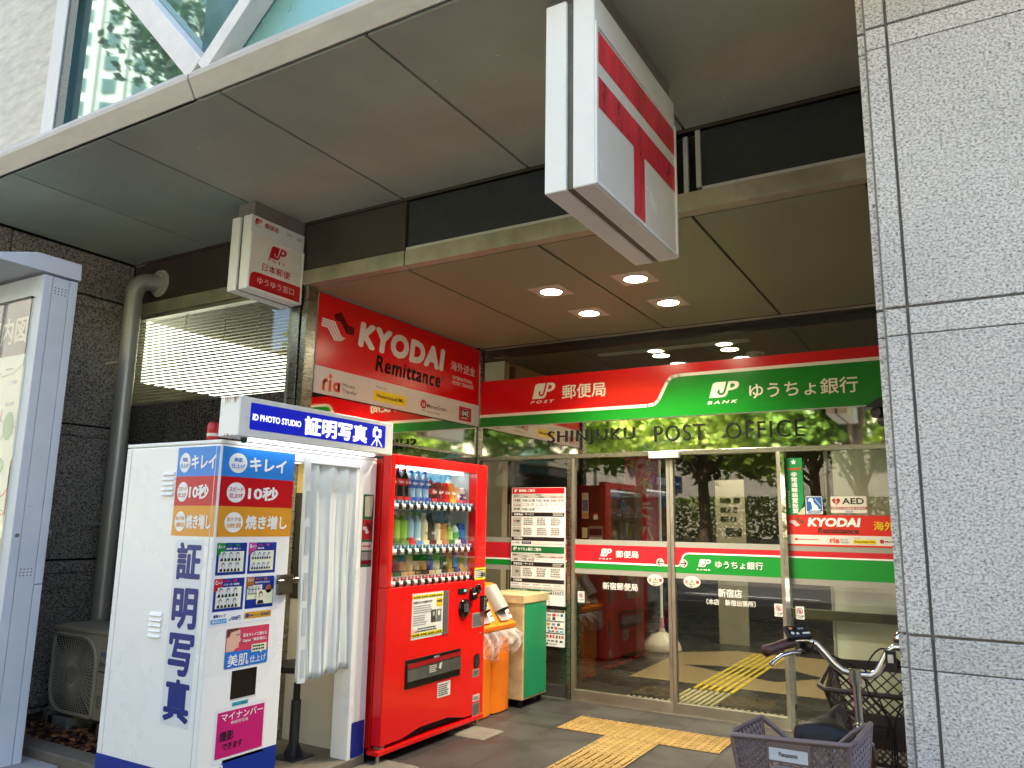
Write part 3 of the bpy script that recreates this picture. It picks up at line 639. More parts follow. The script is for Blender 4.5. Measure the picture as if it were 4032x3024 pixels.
def stripes_logo(d, T, mw, mb_, l):
    for i in range(4):
        a, b = i / 4 + 0.02, (i + 1) / 4 - 0.035
        for top, bot, m in (([(0, .62), (.38, .62), (.60, .2), (.72, .17)], [(-.02, .33), (.16, .33), (.38, -.02), (.58, .02)], mw), ([(.33, .83), (.55, .99), (.78, .62), (1, .62)], [(.40, .66), (.56, .66), (.74, .33), (.97, .34)], mb_)):
            p = []
            for k in range(4): p.append(((top[k][0] * (1 - a) + bot[k][0] * a), (top[k][1] * (1 - a) + bot[k][1] * a)))
            q = []
            for k in range(4): q.append(((top[k][0] * (1 - b) + bot[k][0] * b), (top[k][1] * (1 - b) + bot[k][1] * b)))
            for k in range(3): d.pts([T(*q[k]), T(*q[k + 1]), T(*p[k + 1]), T(*p[k])], m, l)
P_KRED = flat('d8060e', rough=0.22); P_YEL = flat('e8d210'); P_RIA = flat('e04a1e'); P_OFFW = flat('dedad2')
n = thing('money_transfer_sticker', 'red money transfer sticker with a left arrow on the right glass', 'sticker', (-0.85, GY, 1.4))
d = Decal(FY(GY - 0.001)); PS = flat('d8281c'); d.rect(-1.194, -0.2, 1.285, 1.505, PS, 0); d.rect(-1.194, -0.2, 1.298, 1.364, P_OFFW, 1)
stripes_logo(d, lambda a, b: (-1.172 + a * 0.10, 1.425 + b * 0.068), P_OFFW, flat('6a4636'), 2)
d.text('KYODAI', -1.05, -0.692, 1.424, 1.488, P_W, 2, bold=0.05, shear=0.15); d.text('Remittance', -0.985, -0.71, 1.378, 1.418, flat('5a2a24'), 2, bold=0.03, shear=0.15)
d.text('海外送金', -0.612, -0.34, 1.403, 1.467, P_YEL, 2); d.line([(-1.13, 1.332), (-0.98, 1.332)], 0.005, PS, 2); d.pts([(-1.15, 1.332), (-1.125, 1.321), (-1.125, 1.343)], PS, 2)
d.text('ria', -0.905, -0.84, 1.312, 1.348, P_RIA, 2, bold=0.03); d.text('Money', -0.832, -0.783, 1.328, 1.341, P_K, 2, bold=0); d.text('Transfer', -0.832, -0.775, 1.312, 1.324, P_K, 2, bold=0)
d.rect(-0.75, -0.603, 1.308, 1.338, P_YEL, 2); d.text('WesternUnion WU', -0.742, -0.612, 1.317, 1.331, P_K, 3); d.text('Payout by:', -0.742, -0.70, 1.344, 1.351, P_K, 2, bold=0)
d.ell(-0.565, 1.328, 0.014, 0.014, RD, 2); d.text('MoneyGram', -0.545, -0.42, 1.318, 1.334, P_K, 2); d.build('print', n)

# opening hours board
hb = thing('opening_hours_board', 'tall white opening hours board with red and green headings behind the green cabinet', 'notice board', (-3.27, GY - 0.02, 1.2))
MB().box(-3.534, -3.01, GY - 0.028, GY - 0.004, 0.735, 1.725, M_WHITE).build('panel', hb)
d = Decal(FY(GY - 0.028)); K2 = flat('211f1e'); G3 = flat('0c6a30'); R3 = flat('c81022')
U0, U1 = -3.53, -3.012
d.rect(U0, U1, 1.672, 1.722, R3); jp_logo(d, -3.508, -3.474, 1.686, 1.712, P_W, R3, 1); d.text('郵便局 ご案内', -3.462, -3.30, 1.686, 1.710, P_W, 1, bold=0.03)
def row_head(z0, z1):
    d.rect(U0 + 0.008, U1 - 0.004, z0, z1, flat('c4c1b8'), 1); d.text('取扱窓口', -3.51, -3.46, z0 + 0.012, z1 - 0.008, P_K, 2); d.text('営業時間', -3.29, -3.24, z0 + 0.02, z1 - 0.002, P_K, 2)
    for x, s, c in ((-3.41, '平日', P_K), (-3.27, '土曜日', P_K), (-3.145, '日曜日・休日', R3)): d.text(s, x, x + 0.02 * len(s), z0 + 0.002, z0 + 0.012, c, 2)
row_head(1.636, 1.668)
d.rect(U0 + 0.006, U0 + 0.098, 1.512, 1.634, P_LG, 1)
d.rect(-3.505, -3.491, 1.608, 1.622, R3, 2); d.text('郵便', -3.482, -3.449, 1.605, 1.625, P_K, 2); d.text('ゆうゆう窓口', -3.515, -3.44, 1.565, 1.578, R3, 2); d.rect(-3.505, -3.491, 1.532, 1.546, P_K, 2); d.text('保険', -3.482, -3.449, 1.529, 1.549, P_K, 2)
for x, tx, c in ((-3.425, '9:00-21:00', P_K), (-3.285, '9:00-18:00', flat('3a4a8a')), (-3.143, '9:00-18:00', R3)):
    d.text(tx, x, x + 0.126, 1.602, 1.624, c, 2, bold=0.01)
    d.text('1F  7:00-  9:00', x, x + 0.12, 1.580, 1.589, c, 2, bold=0); d.text('B1F 7:00-23:00', x, x + 0.12, 1.566, 1.575, c, 2, bold=0)
d.text('9:00-16:00', -3.425, -3.30, 1.526, 1.549, P_K, 2, bold=0.01); d.text('お取り扱いしておりません', -3.28, -3.165, 1.537, 1.546, P_K, 2, bold=0); d.text('お取り扱いしておりません', -3.14, -3.022, 1.537, 1.546, R3, 2, bold=0)
def bar(z0, z1, s): d.rect(U0, U1, z0, z1, K2, 1); d.text(s, -3.507, -3.507 + 0.022 * len(s), z0 + 0.007, z1 - 0.006, P_W, 2, bold=0.02)
bar(1.476, 1.510, '取扱商品・サービス'); d.greek(-3.12, -3.02, 1.480, 1.506, 2, P_LG, 2)
def svc(z0, z1, names):
    h = (z1 - z0) / len(names)
    for i, (nm, c) in enumerate(names):
        za, zb = z1 - (i + 1) * h, z1 - i * h
        d.rect(U0 + 0.006, U0 + 0.098, za + 0.004, zb - 0.004, flat('b4b1a9'), 1)
        if c: d.rect(-3.505, -3.491, (za + zb) / 2 - 0.002, (za + zb) / 2 + 0.012, c, 2)
        d.text(nm, -3.482, -3.449, (za + zb) / 2 - 0.006, (za + zb) / 2 + 0.014, P_K, 2)
        for j in range(3): d.greek(-3.41 + j * 0.135, -3.31 + j * 0.135, za + 0.01, zb - 0.006, 4, P_GREY, 2)
    for q in range(7):
        zz = z0 + (z1 - z0) * q / 6; d.rect(-3.428, U1, zz - 0.0006, zz + 0.0006, P_LG, 1)
svc(1.305, 1.472, [('郵便', R3), ('保険', P_K)])
bar(1.268, 1.300, '代理業務'); d.text('カード申込', -3.52, -3.45, 1.240, 1.256, P_K, 1); d.rect(-3.427, -3.332, 1.240, 1.260, flat('1c2450'), 1); d.text('eLTAX 対応', -3.415, -3.345, 1.245, 1.255, P_W, 2)
for j in range(3): d.rect(-3.325 + j * 0.104, -3.228 + j * 0.104, 1.238, 1.256, P_LG, 1)
d.rect(U0, U1, 1.165, 1.222, G3); jp_logo(d, -3.512, -3.474, 1.182, 1.212, P_W, G3, 1); d.text('ゆうちょ銀行 ご案内', -3.462, -3.235, 1.182, 1.208, P_W, 1, bold=0.03)
row_head(1.128, 1.160)
d.rect(U0 + 0.006, U0 + 0.098, 1.090, 1.126, P_LG, 1); d.text('窓口', -3.50, -3.465, 1.098, 1.118, P_K, 2); d.text('9:00-16:00', -3.428, -3.30, 1.097, 1.122, P_K, 2, bold=0.01); d.text('お取り扱いしておりません', -3.28, -3.165, 1.107, 1.116, P_K, 2, bold=0); d.text('お取り扱いしておりません', -3.14, -3.022, 1.107, 1.116, R3, 2, bold=0)
bar(1.052, 1.088, '取扱商品・サービス'); d.greek(-3.12, -3.02, 1.056, 1.084, 2, P_LG, 2); svc(0.955, 1.048, [('窓口', None)])
bar(0.915, 0.948, '代理業務')
for j in range(5): d.greek(-3.522 + j * 0.104, -3.44 + j * 0.104, 0.893, 0.905, 1, P_GREY, 1); d.rect(-3.526 + j * 0.104, -3.432 + j * 0.104, 0.866, 0.886, P_LG, 1)
d.rect(U0, U1, 0.826, 0.860, G3); d.text('ATMのご案内', -3.512, -3.365, 0.833, 0.855, P_W, 1, bold=0.02); d.text('Need Cash?', -3.235, -3.13, 0.838, 0.855, P_W, 1, bold=0.03); d.rect(-3.125, -3.014, 0.828, 0.858, P_W, 1)
for j in range(5): d.rect(-3.118 + j * 0.021, -3.103 + j * 0.021, 0.845, 0.853, flat(['26408a', 'c03028', '208040', '303030', '3070b0'][j]), 2); d.rect(-3.118 + j * 0.021, -3.103 + j * 0.021, 0.832, 0.841, flat(['c03028', '303030', '26408a', '3070b0', '909090'][j]), 2)
d.build('print', hb)
cpz = thing('card_notice', 'small white notice of payment card marks below the opening hours board', 'notice', (-3.1, GY, 0.56))
MB().box(-3.33, -3.015, GY - 0.010, GY - 0.001, 0.404, 0.700, M_WHITE).build('panel', cpz)
d = Decal(FY(GY - 0.010)); d.rect(-3.33, -3.017, 0.682, 0.700, K2, 1); d.text('窓口でご利用いただけます', -3.20, -3.03, 0.686, 0.697, P_W, 2)
for z in (0.606, 0.508): d.rect(-3.325, -3.02, z, z + 0.006, P_K, 1)
d.text('VISA', -3.182, -3.142, 0.652, 0.665, flat('1a2a80'), 1, bold=0.03, shear=0.2); d.text('JCB', -3.092, -3.065, 0.650, 0.666, flat('205a90'), 1, bold=0.03)
for x, z, w_, h_, c in ((-3.13, .648, .032, .022, 'c84a20'), (-3.052, .648, .022, .022, '2a6ab0'), (-3.13, .62, .03, .02, '30302e'), (-3.175, .62, .028, .018, 'b0b0b0'), (-3.18, .575, .028, .018, 'c8a020'), (-3.135, .575, .03, .018, '7a98c8'), (-3.085, .575, .026, .018, '4a4a4a'),
    (-3.175, .545, .02, .018, '60a040'), (-3.145, .547, .026, .016, '286848'), (-3.11, .545, .028, .018, 'd04a70'), (-3.075, .548, .05, .01, '888888'), (-3.172, .522, .028, .012, '30a0d0'), (-3.138, .522, .026, .012, 'b02838'), (-3.10, .522, .03, .010, '7090b0'), (-3.058, .522, .03, .012, '40a8c8'),
    (-3.185, .475, .02, .02, 'b84038'), (-3.155, .475, .02, .022, 'b02020'), (-3.127, .475, .018, .022, 'c84848'), (-3.098, .472, .02, .024, '388058'), (-3.07, .475, .018, .02, 'c02838'), (-3.045, .475, .02, .02, 'c85050'), (-3.18, .445, .03, .010, '808080'), (-3.14, .445, .03, .010, '606060'), (-3.10, .442, .022, .014, '505050'), (-3.06, .440, .028, .016, '404850'), (-3.19, .418, .02, .014, '202020')):
    d.rrect(x, x + w_, z, z + h_, 0.003, flat(c), 1)
d.greek(-3.165, -3.07, .418, .43, 1, P_GREY); d.build('print', cpz)
# small security camera at the pillar edge
cc = thing('security_camera', 'small black hooded security camera peeking out beside the granite pillar', 'camera', (-0.55, 5.9, 2.22))
MB().hexa([(-0.60, 5.78, 2.235), (-0.50, 5.78, 2.30), (-0.40, 5.78, 2.30), (-0.40, 5.78, 2.235)], [(-0.58, 5.96, 2.235), (-0.50, 5.96, 2.30), (-0.40, 5.96, 2.30), (-0.40, 5.96, 2.235)], M_BLACK).build('hood', cc)
MB().tube([(-0.53, 5.80, 2.20), (-0.45, 5.95, 2.20)], 0.04, M_BLACK, 14).build('body', cc, smooth=40)
# ------------------------------------------------------------------ red money transfer panel on the side wall
ks = thing('money_transfer_sign', 'large red and pale grey money transfer sign on the side wall above the booth', 'sign', (XW, 5, 2.65))
MB().box(XW, XW + 0.008, 3.895, 6.018, 2.293, 3.0185, M_WHITE).build('panel', ks)
d = Decal(FX(XW + 0.008)); KB = mat('ink_black', '0c0605', rough=0.5, var=0, spec=0.15); KW = flat('e2dfda', rough=0.3)
d.rect(3.895, 6.018, 2.488, 3.0185, P_KRED, 0); d.rect(3.895, 6.018, 2.293, 2.488, flat('d2cfc8', rough=0.3), 0); d.build('print', ks)
d = Decal(FX(XW + 0.008))
stripes_logo(d, lambda a, b: (3.940 + a * 0.342, 2.700 + b * 0.228), KW, KB, 1)
d.build("emblem", ks); d = Decal(FX(XW + 0.008)); d.text('KYODAI', 4.325, 5.450, 2.708, 2.909, KW, 1, bold=0.06, shear=0.12, spacing=1.12)
d.text('Remittance', 4.535, 5.395, 2.556, 2.688, KB, 2, bold=0.028, shear=0.12, spacing=1.12)
d.ring(5.435, 2.660, 0.022, 0.022, 0.003, KB, 2); d.text('R', 5.425, 5.445, 2.648, 2.672, KB, 2)
d.build("lettering", ks); d = Decal(FX(XW + 0.008)); d.text('海外送金', 5.545, 5.940, 2.748, 2.832, KW, 1, bold=0.0); d.text('INTERNATIONAL', 5.58, 5.90, 2.670, 2.703, KW, 1, bold=0.0); d.text('MONEY TRANSFER', 5.575, 5.918, 2.624, 2.657, KW, 1, bold=0.0)
d.build("lettering", ks); d = Decal(FX(XW + 0.008)); d.line([(3.99, 2.326), (3.99, 2.375), (4.0, 2.392), (4.022, 2.398)], 0.027, P_RIA, 1); d.line([(4.055, 2.326), (4.055, 2.398)], 0.027, P_RIA, 1); d.ell(4.055, 2.430, 0.017, 0.017, P_RIA, 1)
d.ring(4.122, 2.362, 0.036, 0.036, 0.025, P_RIA, 1); d.rect(4.135, 4.160, 2.326, 2.398, P_RIA, 1)
d.text('Money', 4.185, 4.320, 2.370, 2.403, KB, 1, bold=-0.004); d.text('Transfer', 4.185, 4.342, 2.332, 2.362, KB, 1, bold=-0.004)
d.build("partner_mark", ks); d = Decal(FX(XW + 0.008)); d.text('Payout by:', 4.558, 4.683, 2.425, 2.443, KB, 1, bold=0.0); d.rect(4.531, 4.929, 2.328, 2.411, P_YEL, 1); d.text('WesternUnion', 4.560, 4.800, 2.353, 2.383, KB, 2, bold=0.012); d.text('WU', 4.825, 4.895, 2.353, 2.383, KB, 2, bold=0.03)
d.line([(4.806, 2.352), (4.806, 2.386)], 0.004, KB, 2); d.line([(4.814, 2.352), (4.814, 2.386)], 0.004, KB, 2)
d.build("partner_mark", ks); d = Decal(FX(XW + 0.008)); d.ell(5.165, 2.385, 0.043, 0.037, flat('b01c14'), 1); d.line([(5.145, 2.395), (5.15, 2.372), (5.18, 2.372), (5.182, 2.392), (5.165, 2.392)], 0.009, KW, 2); d.ell(5.165, 2.334, 0.03, 0.004, P_GREY, 1)
d.text('MoneyGram.', 5.215, 5.505, 2.352, 2.398, KB, 1, bold=0.006); d.text('money transfer', 5.217, 5.409, 2.318, 2.340, KB, 1, bold=0.0)
d.build("partner_mark", ks); d = Decal(FX(XW + 0.008)); d.rrect(5.692, 5.892, 2.316, 2.442, 0.012, flat('b80f1c'), 1); d.rrect(5.722, 5.862, 2.352, 2.418, 0.006, KB, 2); d.ring(5.792, 2.385, 0.076, 0.038, 0.003, KW, 2); d.text('IME', 5.738, 5.850, 2.362, 2.408, KW, 3, bold=0.02); d.greek(5.73, 5.86, 2.334, 2.346, 1, KW, 2)
d.build('partner_mark', ks)

# ------------------------------------------------------------------ hanging signs
M_SIGNW = mat('sign_box_white', 'e9e9e4', rough=0.4, var=0.05, scale=3)
def sign_box(t, xf, thick, y0, y1, z0, z1, brk):
    a = (thick - 0.028) / 2
    MB().box(xf - a, xf, y0, y1, z0, z1, M_SIGNW).build('front_box', t, bev=0.006)
    MB().box(xf - thick, xf - thick + a, y0, y1, z0, z1, M_SIGNW).build('rear_box', t, bev=0.006)
    MB().box(xf - thick + a + 0.001, xf - a - 0.001, y0 + 0.015, y1 - 0.01, z0 + 0.006, z1 - 0.01, mat('sign_channel', '5d5a52', rough=0.5, metal=0.5, var=0.3, scale=10)).build('centre_channel', t)
    MB().box(brk[0], brk[1], brk[2], brk[3], z1 - 0.02, ZS + 0.001, mat('bracket_grey', '77736b', rough=0.5, var=0.06)).build('bracket', t, bev=0.003)
def pic_frame(parent, plane, u0, u1, v0, v1, t, m, name='frame', dep=0.008):
    f = MB(); 
    for a, b, c, e in ((u0, u1, v0, v0 + t), (u0, u1, v1 - t, v1), (u0, u0 + t, v0 + t, v1 - t), (u1 - t, u1, v0 + t, v1 - t)): f.box(plane, plane + dep, a, b, c, e, m)
    return f.build(name, parent, bev=0.002)
hs = thing('small_hanging_sign', 'small white box sign with red post logo hanging from the soffit over the window', 'sign', (-4.03, 3.5, 3.1))
XS = -3.936
sign_box(hs, XS, 0.19, 3.276, 3.748, 2.880, 3.388, (-4.10, -3.942, 3.30, 3.748))
pic_frame(hs, XS, 3.276, 3.748, 2.884, 3.262, 0.013, M_SIGNW)
M_FACE = mat('sign_face_white', 'e6e2d6', rough=0.25, var=0.03); 
d = Decal(FX(XS)); SR = flat('c80f1e', rough=0.3)
d.rect(3.289, 3.735, 2.897, 3.249, M_FACE, 0)
d.pts([(3.289, 2.897), (3.735, 2.897), (3.735, 3.008), (3.36, 3.008), (3.325, 3.004), (3.305, 2.992), (3.297, 2.97), (3.289, 2.93)], SR, 1)
jp_logo(d, 3.440, 3.590, 3.137, 3.226, SR, M_FACE, 2); d.text('POST', 3.434, 3.580, 3.112, 3.130, SR, 2, bold=0.02, spacing=1.7); d.text('日本郵便', 3.389, 3.633, 3.031, 3.085, SR, 2, bold=0.005); d.text('ゆうゆう窓口', 3.358, 3.678, 2.934, 2.980, M_FACE, 2, bold=0.0); d.text('郵便・小包・書留等の受付・お渡し', 3.34, 3.69, 2.908, 2.920, flat('8c0a14'), 2)
jp_logo(d, 3.302, 3.362, 3.330, 3.370, SR, M_SIGNW, 1); d.text('POST', 3.298, 3.355, 3.312, 3.320, SR, 1, bold=0.02, spacing=1.8); d.text('郵便局', 3.388, 3.505, 3.325, 3.362, SR, 1, bold=0.01)
d.rect(3.58, 3.63, 3.335, 3.36, flat('cfcfca'), 1); d.rect(3.67, 3.725, 3.33, 3.36, flat('cfcfca'), 1)
d.build('print', hs)
bs = thing('large_hanging_sign', 'large white box sign with a red postal mark hanging from the canopy edge', 'sign', (-1.2, 2.8, 3.0))
XB = -1.08
sign_box(bs, XB, 0.205, 2.388, 3.30, 2.612, 3.385, (-1.335, -1.10, 2.5, 3.29))
pic_frame(bs, XB, 2.391, 3.297, 2.616, 3.262, 0.016, M_SIGNW)
d = Decal(FX(XB)); T_ = lambda p: p
BR = mat('faded_red_film', 'da3b48', rough=0.3, var=0.45, scale=6, stretch=(1, 1.6, 0.6))
d.rect(2.407, 3.281, 2.632, 3.246, M_FACE, 0)
d.rect(2.407, 3.281, 3.108, 3.236, BR, 1); d.rect(2.407, 3.281, 2.926, 3.050, BR, 1); d.rect(2.766, 2.888, 2.632, 2.926, BR, 1)
d.build('postal_mark', bs)

# ------------------------------------------------------------------ ID photo booth
bo = thing('photo_booth', 'white and blue ID photo booth with a white curtain left of the vending machine', 'photo booth', (-3.6, 3.2, 0))
X0, X1, Y0, Y1, ZT = -4.006, -3.235, 2.616, 3.815, 1.806
M_BOOTH = mat('booth_white', 'f2f2ee', rough=0.28, var=0.008, scale=2, spec=0.5); M_BLUE = flat('0a3090', rough=0.35); M_NAVY = flat('06277c', rough=0.35); M_CREAM = mat('booth_inside_cream', 'd9d5c4', rough=0.5, var=0.03); M_BYEL = mat('booth_inside_yellow', 'b8a468', rough=0.6)
b = MB(); b.box(X0, X1, Y0, 3.118, 0.03, ZT - 0.022, M_BOOTH); b.build('machine_cabinet', bo, bev=0.008)
b = MB(); b.box(X0, X0 + 0.03, 3.118, Y1 - 0.002, 0.03, ZT - 0.022, M_CREAM); b.box(X0 + 0.03, X1 - 0.12, Y1 - 0.032, Y1 - 0.002, 0.03, ZT - 0.022, M_CREAM); b.build('inner_wall', bo)
MB().box(X0 + 0.031, X1 - 0.131, Y1 - 0.037, Y1 - 0.033, 0.91, 1.59, mat('booth_dark_backdrop', '2a2618', rough=0.7)).build('backdrop_panel', bo)
MB().box(X0 + 0.031, X1 - 0.131, Y1 - 0.039, Y1 - 0.033, 1.592, 1.78, M_BYEL).build('backdrop_head', bo)
MB().box(X1 - 0.13, X1, 3.664, Y1, 0.03, ZT - 0.022, M_BOOTH).build('post', bo, bev=0.006)
MB().box(X0, X1, Y0, Y1, ZT - 0.02, ZT, M_BOOTH).build('roof', bo, bev=0.006)
MB().box(X0 + 0.01, X1 + 0.012, 3.10, Y1 - 0.01, 0.0, 0.048, mat('booth_floor', '6f675a', rough=0.7, var=0.2, scale=30)).build('floor_plate', bo, bev=0.003)
MB().box(X0, X1, Y0 + 0.003, Y1 - 0.003, 0.0, 0.03, M_GAP).build('base', bo)
MB().box(X1 - 0.07, X1 - 0.005, 3.118, 3.664, ZT - 0.075, ZT - 0.022, M_BOOTH).build('lintel', bo, bev=0.003)
MB().box(-3.75, -3.45, 3.25, 3.65, ZT - 0.034, ZT - 0.0225, mat('booth_added_lamp', 'ffffff', var=0, rvar=0, emit='fff2d8', estr=1.6)).build('added_lamp', bo)  # unseen lamp panel, added to brighten the booth's inside
# light box sign along the top
MB().box(-3.258, -3.11, 2.607, 3.808, 1.817, 2.020, M_BOOTH).build('sign_box', bo, bev=0.006)
M_SIGNBLUE = mat('lit_blue_face', '0c1cb0', rough=0.35, var=0.0, rvar=0, emit='0414a0', estr=0.12); M_SIGNLT = mat('lit_white_face', 'ffffff', rough=0.35, var=0, rvar=0, emit='f4f6ff', estr=0.2)
d = Decal(FX(-3.11)); d.rrect(2.674, 3.731, 1.857, 1.993, 0.008, M_SIGNBLUE, 0)
d.text('ID PHOTO STUDIO', 2.690, 3.022, 1.905, 1.938, M_SIGNLT, 1, bold=0.025); d.text('証明写真', 3.048, 3.560, 1.868, 1.974, M_SIGNLT, 1, bold=0.04)
d.rrect(3.612, 3.690, 1.915, 1.967, 0.008, M_SIGNLT, 1); d.ell(3.650, 1.940, 0.017, 0.017, M_SIGNBLUE, 2); d.rect(3.625, 3.655, 1.965, 1.980, M_SIGNLT, 1)
for x in (3.605, 3.652, 3.70): d.line([(3.652, 1.915), (x, 1.864)], 0.008, M_SIGNLT, 1)
d.build('sign_lettering', bo)
MB().box(-3.195, -3.165, 2.72, 3.70, 1.806, 1.8165, mat('strip_lamp', 'ffffff', var=0, rvar=0, emit='f2f6ff', estr=1.2)).build('strip_lamp', bo)
MB().lathe([(0.0, -0.022), (0.012, -0.02), (0.018, -0.006), (0.018, 0.008)], (-3.16, 2.69, 1.812), mat('green_indicator', '0a4a38', rough=0.2), 12).build('indicator', bo, smooth=40)
rs = Decal(FY(2.607)); rr_ = random.Random(2)
for k in range(46):
    u = rr_.uniform(-3.255, -3.113); L_ = rr_.choice([0.004, 0.006, 0.01, 0.016, 0.03]) * rr_.uniform(0.6, 1.3); w_ = rr_.uniform(0.0012, 0.004); z_ = 2.016 if k % 4 else 1.826
    rs.pts([(u - w_, z_ - 0.001), (u - w_ * 0.3, z_ - L_), (u + w_ * 0.5, z_ - L_ * 0.8), (u + w_, z_)] if k % 4 else [(u - w_ * 2, 1.8195), (u + w_ * 2, 1.8195), (u + w_, 1.8195 + L_ * 0.3), (u - w_, 1.8195 + L_ * 0.25)], flat(['a88448', 'c0a46c', '8c6630', 'c9b48c'][k % 3 if k % 7 else 3]), k % 3)
rs.build('rust_stain', bo)
# bands and posters
BL1, BRD, BOR = flat('2f86dc', rough=0.3), flat('c4081c', rough=0.3), flat('e09a2c', rough=0.3)
def ad_block(fn, u0, u1, cu, ru, txt, name):
    d = Decal(fn)
    for (z0, z1, c, t1, t2, big) in ((1.623, 1.773, BL1, '美肌', '仕上げ', 'キレイ'), (1.474, 1.623, BRD, 'スピード', '仕上げ', '10秒'), (1.323, 1.474, BOR, 'おトクな', '2枚目', '焼き増し')):
        d.rect(u0, u1, z0, z1, c, 0); zc = (z0 + z1) / 2 - 0.004
        d.ell(cu, zc, ru, 0.051, P_W, 1); d.text(t1, cu - ru * 0.72 * (0.65 if len(t1) == 2 else 1.05), cu + ru * 0.72 * (0.65 if len(t1) == 2 else 1.05), zc + 0.005, zc + 0.027, c, 2, bold=0.02); d.text(t2, cu - ru * 0.75, cu + ru * 0.75, zc - 0.027, zc - 0.004, c, 2, bold=0.02)
        a, b_ = txt[{'キレイ': 0, '10秒': 1, '焼き増し': 2}[big]]
        d.text(big, a, b_, zc - 0.036, zc + 0.037, P_W, 1, bold=0.035)
    d.build(name, bo)
ad_block(FX(X1), 2.628, 3.115, 2.728, 0.058, [(2.803, 3.055), (2.805, 3.010), (2.803, 3.085)], 'service_poster')
ad_block(FY(Y0), -3.562, -3.240, -3.50, 0.042, [(-3.449, -3.262), (-3.449, -3.299), (-3.452, -3.266)], 'service_poster')
d = Decal(FY(Y0)); d.rrect(-3.518, -3.303, 0.42, 1.305, 0.006, flat('dfe3e6', rough=0.3), 0)
for ch, z0, z1 in (('証', 1.108, 1.292), ('明', 0.872, 1.070), ('写', 0.652, 0.852), ('真', 0.440, 0.638)): d.text(ch, -3.500, -3.312, z0, z1, M_NAVY, 1, bold=0.034)
d.build('vertical_lettering', bo)
d = Decal(FY(Y0)); d.rect(X0 + 0.004, X1 - 0.002, 0.03, 0.215, M_BLUE, 0); d.build('blue_skirt', bo)
d = Decal(FX(X1)); d.rect(Y0 + 0.155, 3.114, 0.03, 0.258, M_BLUE, 0); d.rect(Y0 + 0.002, Y0 + 0.155, 0.03, 0.20, M_BLUE, 0)
d.rect(2.66, 2.775, 0.17, 0.235, P_W, 1); d.text('設置機', 2.70, 2.768, 0.21, 0.23, P_K, 2, bold=0.02)
d.build('blue_skirt', bo); d = Decal(FX(X1)); d.rrect(3.692, 3.806, 0.05, 0.247, 0.010, M_BLUE, 0); d.build('blue_patch', bo)
sm = MB(); sm.box(-3.268, -3.264, Y0 - 0.002, Y0, 0.215, ZT - 0.03, P_LG); sm.box(X0 + 0.045, X0 + 0.049, Y0 - 0.002, Y0, 0.215, ZT - 0.03, P_LG); sm.build('panel_seam', bo)
for z in (1.655, 0.946):
    v = MB()
    for i in range(5 if z > 1 else 5):
        zz = z - 0.026 * (i + 1); v.hexa([(-3.665, Y0 - 0.001, zz + 0.02), (-3.572, Y0 - 0.001, zz + 0.02), (-3.572, Y0 - 0.001, zz + 0.004), (-3.665, Y0 - 0.001, zz + 0.004)], [(-3.665, Y0 - 0.004, zz + 0.020), (-3.572, Y0 - 0.004, zz + 0.020), (-3.572, Y0 - 0.014, zz + 0.004), (-3.665, Y0 - 0.014, zz + 0.004)], M_BOOTH)
    v.build('vent', bo)
# type chart
d = Decal(FX(X1)); d.rrect(2.628, 3.028, 0.895, 1.305, 0.004, flat('eef1f4'), 0)
SK, HR, PB, BLK = flat('e9d3c4'), flat('1a1a1e'), flat('e9eccb'), flat('16161c')
def face(d, u, v, s):
    d.rect(u - 0.42 * s, u + 0.42 * s, v - 0.5 * s, v + 0.5 * s, flat('d9e6ec'), 3)
    d.pts([(u - 0.42 * s, v - 0.5 * s), (u + 0.42 * s, v - 0.5 * s), (u + 0.36 * s, v - 0.25 * s), (u + 0.12 * s, v - 0.14 * s), (u - 0.12 * s, v - 0.14 * s), (u - 0.36 * s, v - 0.25 * s)], BLK, 4)
    d.pts([(u - 0.07 * s, v - 0.48 * s), (u + 0.07 * s, v - 0.48 * s), (u + 0.1 * s, v - 0.14 * s), (u - 0.1 * s, v - 0.14 * s)], P_W, 5)
    d.ell(u, v + 0.17 * s, 0.21 * s, 0.27 * s, HR, 5, 14); d.ell(u, v + 0.10 * s, 0.16 * s, 0.22 * s, SK, 6, 14)
